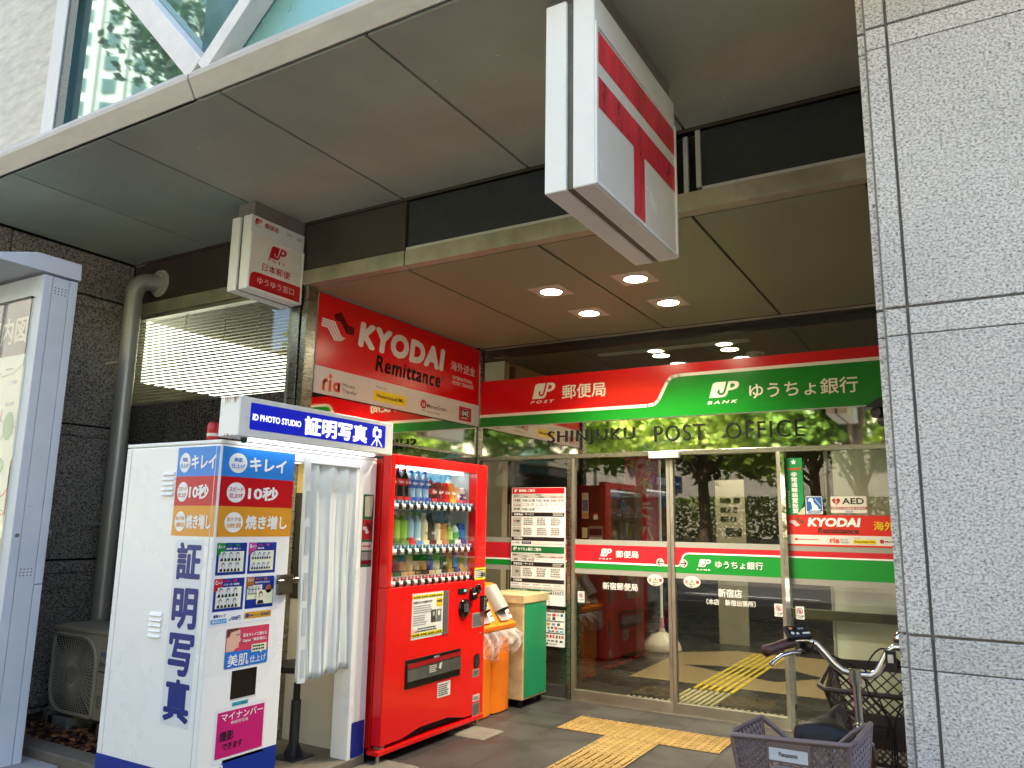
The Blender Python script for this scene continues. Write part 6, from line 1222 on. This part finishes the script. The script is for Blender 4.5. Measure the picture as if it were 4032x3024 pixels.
f = MB(); f.tube([(-0.625, 2.695, 1.012), (-0.622, 2.70, 1.014), (-0.60, 2.725, 1.022), (-0.575, 2.75, 1.032), (-0.548, 2.78, 1.040)], [0.012, 0.019, 0.0165, 0.0165, 0.0175], M_GRIP, 14); f.build('grip', bk, smooth=60)
f = MB(); f.tube([(-0.185, 2.828, 1.043), (-0.15, 2.81, 1.039), (-0.10, 2.78, 1.028), (-0.075, 2.765, 1.022)], [0.0175, 0.0165, 0.0165, 0.019], M_GRIP, 14); f.build('grip', bk, smooth=60)
f = MB(); c0 = Vector((-0.530, 2.775, 1.072)); ux, uy, uz = Vector((0.80, 0.55, 0.06)).normalized(), Vector((-0.45, 0.62, 0.62)).normalized(), None
uy = (uy - ux * uy.dot(ux)).normalized(); uz = ux.cross(uy)
B8 = lambda hx, hy, hz: ([tuple(c0 + ux * a * hx + uy * b_ * hy - uz * hz) for a, b_ in ((-1, -1), (1, -1), (1, 1), (-1, 1))], [tuple(c0 + ux * a * hx + uy * b_ * hy + uz * hz) for a, b_ in ((-1, -1), (1, -1), (1, 1), (-1, 1))])
f.hexa(*B8(0.042, 0.026, 0.009), M_BLACK); ct = f.build('assist_switch', bk, bev=0.006)
dd = Decal(lambda u, v, l: tuple(c0 + ux * u + uy * v + uz * (0.0092 + l))); dd.rect(-0.006, 0.034, -0.004, 0.016, flat('1c2224', rough=0.1), 0); dd.ell(-0.024, 0.010, 0.006, 0.006, flat('c8904c'), 0, 12); dd.ell(-0.024, -0.010, 0.006, 0.006, P_LG, 0, 12); dd.ell(-0.008, -0.013, 0.005, 0.005, P_LG, 0, 12); dd.rect(0.008, 0.034, -0.016, -0.009, P_LG, 0); dd.text('ECO', 0.0, 0.018, 0.003, 0.010, P_LG, 1); dd.build('switch_print', ct)
f = MB(); f.tube([(-0.520, 2.79, 1.030), (-0.505, 2.815, 1.012)], 0.012, M_BLACK, 10); f.tube([(-0.51, 2.82, 1.01), (-0.54, 2.83, 1.003)], [0.012, 0.009], M_BLACK, 10); f.tube([(-0.530, 2.825, 1.005), (-0.560, 2.80, 1.003), (-0.585, 2.77, 0.995), (-0.605, 2.745, 0.978), (-0.612, 2.735, 0.968)], [0.007, 0.0075, 0.0065, 0.006, 0.008], M_CHR, 10); f.build('brake_lever', bk, smooth=60)
f = MB(); f.tube([(-0.272, 2.84, 1.028), (-0.255, 2.845, 1.0), (-0.240, 2.85, 0.985)], 0.013, M_BLACK, 10); f.box(-0.275, -0.245, 2.80, 2.82, 0.985, 1.035, M_BLACK); f.box(-0.268, -0.252, 2.795, 2.80, 1.0, 1.025, M_CHR); f.tube([(-0.24, 2.85, 0.99), (-0.18, 2.87, 0.985), (-0.12, 2.82, 0.97)], 0.006, M_CHR, 8); f.build('brake_lever', bk, smooth=60)
f = MB(); f.lathe([(0.0, -0.01), (0.020, -0.008), (0.022, 0.0), (0.020, 0.010), (0.012, 0.020), (0.0, 0.023)], (-0.226, 2.80, 1.075), M_CHR, 18); f.lathe([(0.023, -0.012), (0.023, -0.002)], (-0.226, 2.80, 1.075), M_BLACK, 18); f.build('bell', bk, smooth=60)
f = MB()
def cable(p): 
    P = [Vector(x) for x in p]; out = []
    for i in range(len(P) - 1):
        p0, p1, p2, p3 = P[max(i - 1, 0)], P[i], P[i + 1], P[min(i + 2, len(P) - 1)]
        for k in range(6):
            t = k / 6; out.append(0.5 * ((2 * p1) + (p2 - p0) * t + (2 * p0 - 5 * p1 + 4 * p2 - p3) * t * t + (3 * p1 - p0 - 3 * p2 + p3) * t ** 3))
    f.tube(out + [P[-1]], 0.0028, M_RUBBER, 6)
cable([(-0.515, 2.825, 1.008), (-0.475, 2.84, 1.008), (-0.445, 2.83, 0.985), (-0.42, 2.83, 0.945), (-0.385, 2.86, 0.90), (-0.36, 2.90, 0.80), (-0.365, 2.95, 0.62)])
cable([(-0.485, 2.79, 1.045), (-0.49, 2.80, 1.01), (-0.455, 2.83, 1.005), (-0.41, 2.86, 0.985), (-0.365, 2.88, 0.955), (-0.315, 2.89, 0.88), (-0.285, 2.93, 0.76), (-0.30, 2.97, 0.58)])
cable([(-0.268, 2.85, 1.03), (-0.295, 2.87, 1.03), (-0.325, 2.89, 1.00), (-0.345, 2.89, 0.955), (-0.34, 2.90, 0.88), (-0.29, 2.94, 0.80), (-0.275, 2.97, 0.68), (-0.31, 3.0, 0.52)])
cable([(-0.24, 2.86, 0.99), (-0.20, 2.89, 0.995), (-0.21, 2.93, 0.92), (-0.27, 2.95, 0.80), (-0.285, 2.98, 0.62)])
f.build('cables', bk)
def lattice(m, A, B_, C_, D_, n, r, M, diag=True, vert=0):
    P = lambda u, v: tuple((Vector(A) * (1 - u) + Vector(B_) * u) * (1 - v) + (Vector(D_) * (1 - u) + Vector(C_) * u) * v)
    W = (Vector(B_) - Vector(A)).length; H = (Vector(D_) - Vector(A)).length; k = H / W
    for i in range(-int(n * k) - 1, n + int(n * k) + 2):
        for s in (1, -1):
            u0 = i / n; u1 = u0 + s * k * 0.8                          # bar from v=0 to v=1
            t0, t1 = 0.0, 1.0
            du = u1 - u0
            if du > 0: t0, t1 = max(t0, (0 - u0) / du), min(t1, (1 - u0) / du)
            else: t0, t1 = max(t0, (1 - u0) / du), min(t1, (0 - u0) / du)
            if t1 - t0 > 0.03: m.tube([P(u0 + du * t0, t0), P(u0 + du * t1, t1)], r, M, 5, caps=False)
# rear basket (mauve plastic): near rim z .88, slot at the saddle side
N0, N1 = (-0.588, 2.15, 0.878), (-0.304, 2.15, 0.892); F0, F1 = (-0.572, 2.405, 0.876), (-0.283, 2.405, 0.895)
b0, b1, c0_, c1_ = (-0.555, 2.165, 0.655), (-0.320, 2.165, 0.665), (-0.545, 2.385, 0.655), (-0.305, 2.385, 0.665)
f = MB()
rimp = [N0, N1, (-0.292, 2.175, 0.897), F1, (-0.33, 2.405, 0.865), (-0.37, 2.405, 0.825), (-0.49, 2.405, 0.815), (-0.525, 2.405, 0.845), F0, (-0.590, 2.18, 0.884)]
f.tube(rimp, 0.007, M_BASK, 10, closed=True); f.tube([b0, b1, c1_, c0_], 0.006, M_BASK, 8, closed=True)
for a, b_ in ((N0, b0), (N1, b1), (F0, c0_), (F1, c1_)): f.tube([a, b_], 0.006, M_BASK, 8)
for q in ((-0.502, -0.498), (-0.396, -0.392)): f.box(q[0], q[1], 2.150, 2.162, 0.66, 0.885, M_BASK)
f.build('rear_basket_rim', bk, smooth=60)
f = MB(); lattice(f, b0, (-0.50, 2.165, 0.657), (-0.50, 2.15, 0.880), N0, 5, 0.0026, M_BASK); lattice(f, (-0.394, 2.165, 0.66), b1, N1, (-0.394, 2.15, 0.886), 5, 0.0026, M_BASK); lattice(f, (-0.50, 2.163, 0.657), (-0.394, 2.163, 0.66), (-0.394, 2.156, 0.75), (-0.50, 2.156, 0.75), 5, 0.0026, M_BASK)
lattice(f, b1, c1_, F1, N1, 9, 0.0035, M_BASK); lattice(f, c0_, b0, N0, F0, 9, 0.0035, M_BASK); lattice(f, c1_, c0_, (-0.55, 2.405, 0.815), (-0.30, 2.405, 0.815), 9, 0.003, M_BASK); lattice(f, b0, b1, c1_, c0_, 9, 0.003, M_BASK)
rb_ = f.build('rear_basket', bk)
f = MB(); f.box(-0.500, -0.394, 2.147, 2.155, 0.828, 0.878, M_BASK)
ring = [(-0.447 + 0.042 * max(-1, min(1, 1.25 * math.cos(2 * math.pi * k / 28))), 2.150, 0.792 + 0.026 * max(-1, min(1, 1.2 * math.sin(2 * math.pi * k / 28)))) for k in range(28)]; f.tube(ring, 0.007, M_BASK, 8, closed=True); f.build('grip_hole', rb_, smooth=50)
np_ = Decal(FY(2.147)); np_.rrect(-0.494, -0.400, 0.834, 0.864, 0.002, flat('b9bec4', rough=0.3), 1); np_.text('Panasonic', -0.470, -0.424, 0.845, 0.856, P_K, 2, bold=0.02); np_.build('nameplate', rb_)
# front basket (dark brown): deep, wide, leaning forward
q0, q1, q2, q3 = (-0.492, 3.00, 0.862), (-0.17, 3.00, 0.862), (-0.14, 3.36, 0.905), (-0.518, 3.36, 0.905)
e0, e1, e2, e3 = (-0.425, 3.03, 0.635), (-0.215, 3.03, 0.635), (-0.20, 3.26, 0.635), (-0.44, 3.26, 0.635)
f = MB(); f.tube([q0, q1, (-0.145, 3.03, 0.868), q2, q3, (-0.515, 3.03, 0.868)], 0.009, M_BASKF, 8, closed=True); f.tube([e0, e1, e2, e3], 0.006, M_BASKF, 6, closed=True)
for a, b_ in ((q0, e0), (q1, e1), (q2, e2), (q3, e3)): f.tube([a, b_], 0.006, M_BASKF, 6)
f.box(-0.40, -0.25, 2.998, 3.012, 0.70, 0.80, M_BASKF); f.prism([(-0.52, 3.352, 0.885), (-0.14, 3.352, 0.885), (-0.14, 3.352, 0.925), (-0.52, 3.352, 0.915)], (0, 0.015, 0), M_BASKF); f.build('front_basket_rim', bk, smooth=50)
f = MB(); lattice(f, e0, e1, q1, q0, 9, 0.0026, M_BASKF); lattice(f, e2, e3, q3, q2, 9, 0.0026, M_BASKF); lattice(f, e1, e2, q2, q1, 8, 0.0026, M_BASKF); lattice(f, e3, e0, q0, q3, 8, 0.0026, M_BASKF)
for k in range(14): f.tube([(-0.425 + 0.015 * k, 3.03, 0.633), (-0.435 + 0.017 * k, 3.26, 0.633)], 0.0025, M_BASKF, 5)
f.build('front_basket', bk)
f = MB(); f.box(-0.385, -0.30, 2.94, 3.0, 0.735, 0.765, M_BLACK); f.tube([(-0.345, 2.93, 0.72), (-0.345, 3.0, 0.66), (-0.345, 3.2, 0.63)], 0.008, M_STEEL_DULL, 8); f.build('basket_bracket', bk)
f = MB(); f.lathe([(0.0, -0.03), (0.02, -0.028), (0.034, 0.0), (0.034, 0.025), (0.0, 0.03)], (-0.30, 3.24, 0.56), M_BLACK, 18, 'Y'); f.build('headlamp', bk, smooth=50)
# ------------------------------------------------------------------ lobby seen through the glass
lb = thing('lobby_room', 'dim lobby behind the glass with brown ceiling and olive walls', 'room', (-3, 9, 0))
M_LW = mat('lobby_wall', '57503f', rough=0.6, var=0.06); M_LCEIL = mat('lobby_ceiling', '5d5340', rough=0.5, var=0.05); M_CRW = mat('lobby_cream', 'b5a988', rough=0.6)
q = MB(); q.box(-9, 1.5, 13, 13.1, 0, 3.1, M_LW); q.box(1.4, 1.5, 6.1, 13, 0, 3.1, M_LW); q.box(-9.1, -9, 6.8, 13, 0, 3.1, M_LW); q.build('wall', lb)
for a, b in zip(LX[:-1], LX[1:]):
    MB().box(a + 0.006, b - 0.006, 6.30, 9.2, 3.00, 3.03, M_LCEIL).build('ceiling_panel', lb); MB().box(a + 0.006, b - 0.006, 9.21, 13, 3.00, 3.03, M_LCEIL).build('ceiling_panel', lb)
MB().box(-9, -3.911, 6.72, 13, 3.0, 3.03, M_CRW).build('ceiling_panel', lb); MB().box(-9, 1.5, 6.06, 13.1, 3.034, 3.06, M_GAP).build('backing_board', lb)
MB().box(-3.9, 0.6, 6.22, 6.292, 2.985, 3.028, mat('ceiling_slot', '2c2b26', rough=0.2)).build('ceiling_slot', lb)
gr = MB(); gr.box(-2.95, -1.55, 6.58, 6.60, 2.988, 2.9995, M_ALU); gr.box(-2.95, -1.55, 6.64, 6.66, 2.988, 2.9995, M_ALU); gr.box(-2.95, -1.55, 6.60, 6.64, 2.996, 2.9996, M_GAP); gr.build('line_diffuser', lb)
MB().box(-9, -3.975, 6.74, 6.8, 0, 3.03, M_LW).build('wall', lb)
MB().box(-9, -3.98, 6.725, 6.738, 1.24, 1.60, M_CRW).build('wall_board', lb); MB().box(-9, -3.98, 6.725, 6.738, 0.30, 1.02, M_CRW).build('wall_board', lb)
lk_ = thing('brown_cash_machine', 'dark brown machine cabinet with notices and display behind the left sliding door', 'machine', (-3.5, 8.1, 0))
M_BRC = mat('dark_brown_cabinet', '3a211a', rough=0.35, var=0.08); YL = 7.9
MB().box(-3.76, -3.41, YL, 8.3, 0.02, 1.865, M_BRC).build('cabinet', lk_, bev=0.006); MB().box(-3.40, -3.24, YL + 0.3, 8.45, 0.02, 1.86, M_BRC).build('side_cabinet', lk_, bev=0.006)
d = Decal(FY(YL)); d.rect(-3.74, -3.66, 1.48, 1.76, flat('bfb9a2'), 0); d.rect(-3.735, -3.665, 1.56, 1.68, flat('5a6a90'), 1); d.rect(-3.735, -3.665, 1.49, 1.54, flat('c8883c'), 1); d.rect(-3.60, -3.55, 1.47, 1.54, flat('c9c4b4'), 0); d.rect(-3.60, -3.55, 1.52, 1.54, P_BRED, 1)
d.rect(-3.74, -3.675, 1.27, 1.38, flat('c9bf90'), 0); d.rect(-3.66, -3.49, 1.22, 1.40, flat('6b665c'), 0); d.rect(-3.65, -3.50, 1.30, 1.37, flat('1c1814'), 1); d.rect(-3.65, -3.50, 1.23, 1.28, flat('a8a49a'), 1); d.text('投函口', -3.61, -3.54, 1.245, 1.268, flat('3a4a90'), 2); d.build('notices', lk_)
bn = thing('banner_flag', 'tall red banner flag on a pole with a domed water base inside the lobby', 'banner', (-3.25, 9.0, 0))
BX, BY = -3.235, 9.0
MB().lathe([(0.22, 0.0), (0.225, 0.02), (0.19, 0.10), (0.11, 0.17), (0.04, 0.20), (0.03, 0.24), (0, 0.24)], (BX, BY, 0), mat('water_base', 'cfc2b4', rough=0.4, var=0.1), 28).build('base', bn, smooth=40)
MB().tube([(BX, BY, 0.2), (BX, BY, 2.5)], 0.016, P_W, 10).build('pole', bn); MB().tube([(BX, BY, 2.5), (BX - 0.47, BY, 2.5)], 0.009, P_W, 8).build('cross_bar', bn); MB().tube([(BX, BY, 0.24), (BX, BY, 0.36)], 0.024, flat('d88a98'), 10).build('clamp', bn)
fl = MB(); fl.grid(lambda a, b: (BX - 0.02 - 0.43 * a, BY + 0.02 * math.sin(5 * a + 2 * b), 0.85 + 1.62 * b), 16, 24, mat('banner_cloth', 'c81426', rough=0.7, var=0.08)); fl.build('cloth', bn, smooth=180)
d = Decal(lambda u, v, l: (BX - 0.02 - 0.43 * u, BY + 0.02 * math.sin(5 * u + 2 * v) - 0.006 - l, 0.85 + 1.62 * v)); PCR = flat('cfc4a4')
for ch, v0, v1 in (('ゆ', 0.56, 0.70), ('う', 0.40, 0.52), ('パ', 0.24, 0.36), ('ッ', 0.12, 0.21), ('ク', 0.01, 0.10)): d.text(ch, 0.16, 0.56, v0, v1, PCR, 1, bold=0.03)
for i, ch in enumerate('荷物を送るなら'): d.text(ch, 0.66 if i < 3 else 0.2, 0.80 if i < 3 else 0.34, 0.93 - 0.07 * (i if i < 3 else i - 3), 0.98 - 0.07 * (i if i < 3 else i - 3), PCR, 1)
d.build('lettering', bn)
wpz = thing('white_partition', 'waist rail and white partition panel behind the right side light', 'partition', (-0.6, 6.9, 0))
MB().box(-1.02, 1.3, 6.86, 6.92, 0.02, 1.66, mat('partition_white', 'f0f4ee', rough=0.5, var=0.04)).build('panel', wpz); MB().box(-1.45, 1.3, 6.76, 6.83, 0.70, 0.77, mat('rail_olive', '55523f', rough=0.4)).build('rail', wpz)
MB().box(-1.04, -1.02, 6.85, 6.93, 0.02, 2.1, M_ALU).build('post', wpz); MB().box(-0.98, -0.40, 6.845, 6.859, 1.5, 1.62, P_W).build('notice', wpz)
MB().box(-1.04, 1.3, 7.3, 7.36, 1.2, 2.2, mat('pale_screen', 'a8ae9c', rough=0.5)).build('back_screen', wpz)
pst = thing('white_notice_stand', 'white standing notice with black lines behind the right sliding door', 'notice', (-2.2, 8.2, 1.2))
MB().box(-2.82, -2.46, 9.9, 9.94, 0.0, 2.0, mat('stand_white', 'a9a590', rough=0.5)).build('panel', pst); d = Decal(FY(9.9)); d.greek(-2.76, -2.5, 1.45, 1.8, 3, P_K); d.rect(-2.70, -2.5, 1.30, 1.40, P_K, 1); d.build('print', pst)
# downlights: recessed square trims with a lit disc and a real lamp each
M_LAMP = mat('lamp_disc', 'ffffff', var=0, rvar=0, emit='fff4d2', estr=16)
def downlight(x, y, z, label, grp, power, trim=True):
    t = thing('recessed_downlight', label, 'downlight', (x, y, z), grp)
    if trim: MB().box(x - 0.125, x + 0.125, y - 0.125, y + 0.125, z - 0.004, z + 0.002, mat('light_trim', 'c9c4b4', rough=0.5)).build('trim', t)
    else: MB().box(x - 0.12, x + 0.12, y - 0.12, y + 0.12, z - 0.003, z + 0.002, M_LCEIL).build('trim', t)
    MB().lathe([(0.083, -0.0045), (0.083, -0.010), (0.076, -0.010), (0.074, -0.006)], (x, y, z), M_ALU, 28).build('ring', t)
    MB().lathe([(0.074, -0.0065), (0.074, -0.0075)], (x, y, z), M_LAMP, 28).build('lamp_disc', t)
    l = bpy.data.lights.new('downlight_lamp', 'SPOT'); l.energy = power; l.spot_size = R(125); l.spot_blend = 0.7; l.color = (1, 0.89, 0.70); l.shadow_soft_size = 0.07
    lo = bpy.data.objects.new('downlight_lamp', l); COL.objects.link(lo); lo.location = (0, 0, -0.03); lo.parent = t
for x, y, lab in ((-2.454, 4.677, 'lit square downlight in the soffit nearest the beam on the left'), (-1.822, 4.676, 'lit square downlight in the soffit nearest the beam on the right'), (-2.455, 5.315, 'lit square downlight in the soffit nearest the doors on the left'), (-1.816, 5.313, 'lit square downlight in the soffit nearest the doors on the right')):
    downlight(x, y, ZL, lab, 'square downlights in the entrance soffit', 32)
for x, y, lab in ((-2.435, 6.883, 'lit round downlight in the lobby ceiling behind the glass on the left'), (-1.794, 6.901, 'lit round downlight in the lobby ceiling behind the glass on the right')):
    downlight(x, y, 3.0, lab, 'round downlights in the lobby ceiling', 30, trim=False)
for x, y, lab in ((-2.4, 9.6, 'far lit downlight deep in the lobby ceiling, left one'), (-1.2, 9.6, 'far lit downlight deep in the lobby ceiling, right one')):
    downlight(x, y, 3.0, lab, 'round downlights in the lobby ceiling', 36, trim=False)
sk = thing('smoke_detector', 'round grey detector on the lobby ceiling right of the downlights', 'detector', (-1.634, 7.181, 3.0))
MB().lathe([(0.085, -0.001), (0.085, -0.012), (0.07, -0.016)], (-1.634, 7.181, 3.0), M_ALU, 24).build('ring', sk); MB().lathe([(0.06, -0.0165), (0.05, -0.03), (0.0, -0.032)], (-1.634, 7.181, 3.0), mat('detector_grey', '8a877c', rough=0.5), 24).build('dome', sk, smooth=40)
# ------------------------------------------------------------------ across the street: what the glass and steel reflect
def leaf_mat(name, c1, c2):
    m = bpy.data.materials.new(name); m.use_nodes = True; t = m.node_tree; b = t.nodes['Principled BSDF']; out = t.nodes['Material Output']
    tc = t.nodes.new('ShaderNodeTexCoord'); n = t.nodes.new('ShaderNodeTexNoise'); n.inputs['Scale'].default_value = 1.1; n.inputs['Detail'].default_value = 5
    t.links.new(tc.outputs['Object'], n.inputs['Vector']); r = t.nodes.new('ShaderNodeValToRGB'); r.color_ramp.elements[0].position = 0.38; r.color_ramp.elements[1].position = 0.62
    r.color_ramp.elements[0].color = C(c1); r.color_ramp.elements[1].color = C(c2); t.links.new(n.outputs[0], r.inputs[0]); t.links.new(r.outputs[0], b.inputs['Base Color']); b.inputs['Roughness'].default_value = 0.55
    tl = t.nodes.new('ShaderNodeBsdfTranslucent'); t.links.new(r.outputs[0], tl.inputs[0]); mx = t.nodes.new('ShaderNodeMixShader'); mx.inputs[0].default_value = 0.35
    t.links.new(b.outputs[0], mx.inputs[1]); t.links.new(tl.outputs[0], mx.inputs[2]); t.links.new(mx.outputs[0], out.inputs[0]); return m
LFA = leaf_mat('leaf_green', '6c8e2c', 'c4d860'); LFB = leaf_mat('leaf_dark', '33521c', '6c8f34')
LFC = leaf_mat('leaf_deep', '1c3a22', '35582f')
M_BARK = mat('bark', '6a5a48', rough=0.9, var=0.3, scale=12, bump=0.4, bscale=18)
def tree(label, x, y, h, rad, zc, seed, lm, n=5200, ls=0.15, grp='street trees across the road'):
    rg = random.Random(seed); t = thing('street_tree', label, 'tree', (x, y, 0), grp)
    tk = MB(); tk.tube([(x, y, -0.15), (x + 0.03, y, h * 0.2), (x - 0.05, y + 0.05, h * 0.45), (x + 0.05, y, h * 0.8)], [0.21, 0.17, 0.13, 0.04], M_BARK, 12)
    cl = []
    for k in range(13):
        a = rg.uniform(0, 6.28); e = rg.uniform(-0.6, 0.9); rr = rad * rg.uniform(0.45, 0.85); c = Vector((x + rr * math.cos(a) * math.cos(e), y + rr * math.sin(a) * math.cos(e), zc + rr * math.sin(e) * 0.95)); cl.append((c, rad * rg.uniform(0.32, 0.52)))
        s = Vector((x, y, h * rg.uniform(0.25, 0.5))); tk.tube([s, s.lerp(c, 0.5) + Vector((0, 0, 0.2)), c], [0.07, 0.045, 0.015], M_BARK, 6)
    tk.build('trunk', t, smooth=50)
    cr = MB(); V = []; Fc = []
    for k in range(n):
        c, r = rg.choice(cl); d_ = Vector((rg.gauss(0, 1), rg.gauss(0, 1), rg.gauss(0, 0.75))); d_.normalize(); p = c + d_ * r * (rg.random() ** 0.4)
        u = Vector((rg.gauss(0, 1), rg.gauss(0, 1), rg.gauss(0, 0.5))).normalized(); v = u.cross(Vector((rg.gauss(0, 1), rg.gauss(0, 1), rg.gauss(0, 1)))).normalized(); s = ls * rg.uniform(0.6, 1.3)
        o = len(V); V += [p - u * s, p + v * s * 0.55, p + u * s, p - v * s * 0.55]; Fc.append((o, o + 1, o + 2, o + 3))
    cr.add(V, Fc, lm); cr.build('crown', t); return t
TR = [(-2.5, -10.4, 7.6, 2.7, 4.9, 'tall leafy street tree reflected above the right door'), (-6.8, -10.6, 7.8, 2.9, 5.0, 'broad leafy street tree reflected in the middle of the steel band'), (-11.5, -10.4, 7.6, 2.8, 4.8, 'leafy street tree reflected above the left door'),
      (1.8, -10.5, 7.4, 2.6, 4.8, 'leafy street tree reflected at the right end of the steel band'), (-16.5, -10.6, 8.8, 2.9, 5.6, 'leafy street tree far along the opposite pavement'), (-4.5, -15.5, 10.5, 3.3, 5.4, 'taller tree standing behind the opposite low wall, nearer the doors'), (-10, -16, 11, 3.4, 5.6, 'taller tree standing behind the opposite low wall, farther left'), (-0.2, -15.2, 9, 3.0, 4.9, 'bushy tree behind the opposite low wall facing the right side light'), (-14.5, -15.4, 9, 3.2, 5.0, 'bushy tree behind the opposite low wall facing the left side light')]
TR += [(6.2, -10.5, 7.6, 2.7, 4.8, 'leafy street tree beyond the pillar, second from the right end'), (11.0, -10.6, 7.8, 2.8, 4.9, 'leafy street tree at the right end of the row across the road'), (17, -14.5, 9, 3.2, 5.0, 'bushy tree behind the low wall at the far right end')]
for i, (x, y, h, r, zc, lab) in enumerate(TR): tree(lab, x, y, h, r, zc, 20 + i, LFA if i % 3 else LFB, 9000 if i < 5 else 7000)
tree('street tree on the near kerb mirrored in the teal glass above the canopy', -8.5, -1.7, 9.0, 1.7, 7.3, 51, LFC, 2300, 0.075)
wl = thing('low_concrete_wall', 'low pale concrete wall with shrubs along the far pavement', 'wall', (-5, -13, 0))
MB().box(-40, 30, -13.3, -13.0, -0.15, 1.05, mat('pale_concrete', 'b9b09c', rough=0.85, var=0.15, scale=2)).build('wall', wl)
hd = MB(); rh = random.Random(8); V = []; Fc = []
for k in range(26000):
    p = Vector((rh.uniform(-22, 8), rh.uniform(-14.3, -13.35), 0.5 + 1.9 * rh.random() ** 0.8)); u = Vector((rh.gauss(0, 1), rh.gauss(0, 1), rh.gauss(0, .6))).normalized(); v = u.cross(Vector((rh.gauss(0, 1), rh.gauss(0, 1), rh.gauss(0, 1)))).normalized(); s = rh.uniform(0.05, 0.09)
    o = len(V); V += [p - u * s, p + v * s * .6, p + u * s, p - v * s * .6]; Fc.append((o, o + 1, o + 2, o + 3))
hd.add(V, Fc, LFA); tag(hd.build('hedge'), 'clipped green hedge growing behind the low concrete wall', 'hedge', kind='stuff')
# distant buildings
def tower(label, cx, cy, ang, w_, dp, h, nx, nz, mw, win_w, win_h, z0=3.0, group=None):
    t = thing('office_tower', label, 'building', (cx, cy, 0)); ca, sa = math.cos(ang), math.sin(ang); U, N = Vector((ca, sa, 0)), Vector((-sa, ca, 0)); c = Vector((cx, cy, 0))
    a = [c - U * w_ / 2, c + U * w_ / 2, c + U * w_ / 2 - N * dp, c - U * w_ / 2 - N * dp]
    MB().hexa([tuple(p + Vector((0, 0, -0.2))) for p in a], [tuple(p + Vector((0, 0, h))) for p in a], mw).build('wall', t)
    wm = mat('tower_window', '36504c', rough=0.08, spec=0.7); src = None
    for i in range(nx):
        for j in range(nz):
            p = c - U * w_ / 2 + U * (w_ * (i + 0.5) / nx) + Vector((0, 0, z0 + (h - z0 - 1) * (j + 0.5) / nz)) 
            if src is None:
                m = MB(); q = c; m.hexa([tuple(q - U * win_w / 2 + N * 0.02), tuple(q + U * win_w / 2 + N * 0.02), tuple(q + U * win_w / 2 + N * 0.02 + Vector((0, 0, win_h))), tuple(q - U * win_w / 2 + N * 0.02 + Vector((0, 0, win_h)))][::1], [tuple(q - U * win_w / 2 + N * 0.25), tuple(q + U * win_w / 2 + N * 0.06), tuple(q + U * win_w / 2 + N * 0.06 + Vector((0, 0, win_h))), tuple(q - U * win_w / 2 + N * 0.25 + Vector((0, 0, win_h)))], wm); src = m.build('window', t); o = src
            else: o = src.copy(); COL.objects.link(o); o.parent = t
            o.location = p - c
    for i in range(nx + 1):
        p = c - U * w_ / 2 + U * (w_ * i / nx); m = MB(); m.hexa([tuple(p - U * 0.12 + N * 0.01), tuple(p + U * 0.12 + N * 0.01), tuple(p + U * 0.12 + N * 0.3), tuple(p - U * 0.12 + N * 0.3)], [tuple(p + v + Vector((0, 0, h))) for v in (-U * 0.12 + N * 0.01, U * 0.12 + N * 0.01, U * 0.12 + N * 0.3, -U * 0.12 + N * 0.3)], mw); m.build('pilaster', t)
    return t
M_TW = mat('white_tower_cladding', 'a8a498', rough=0.7, var=0.05, scale=0.3)
tower('white office tower with slanted bay windows mirrored in the teal glass', -107, -54, R(-35), 34, 16, 92, 8, 12, M_TW, 2.0, 2.2, 46)
tower('cream office block standing behind the trees across the street', 0, -34, R(0), 84, 14, 24, 12, 6, mat('cream_block', 'a59e8e', rough=0.8, var=0.08, scale=0.5), 2.2, 2.0, 3)
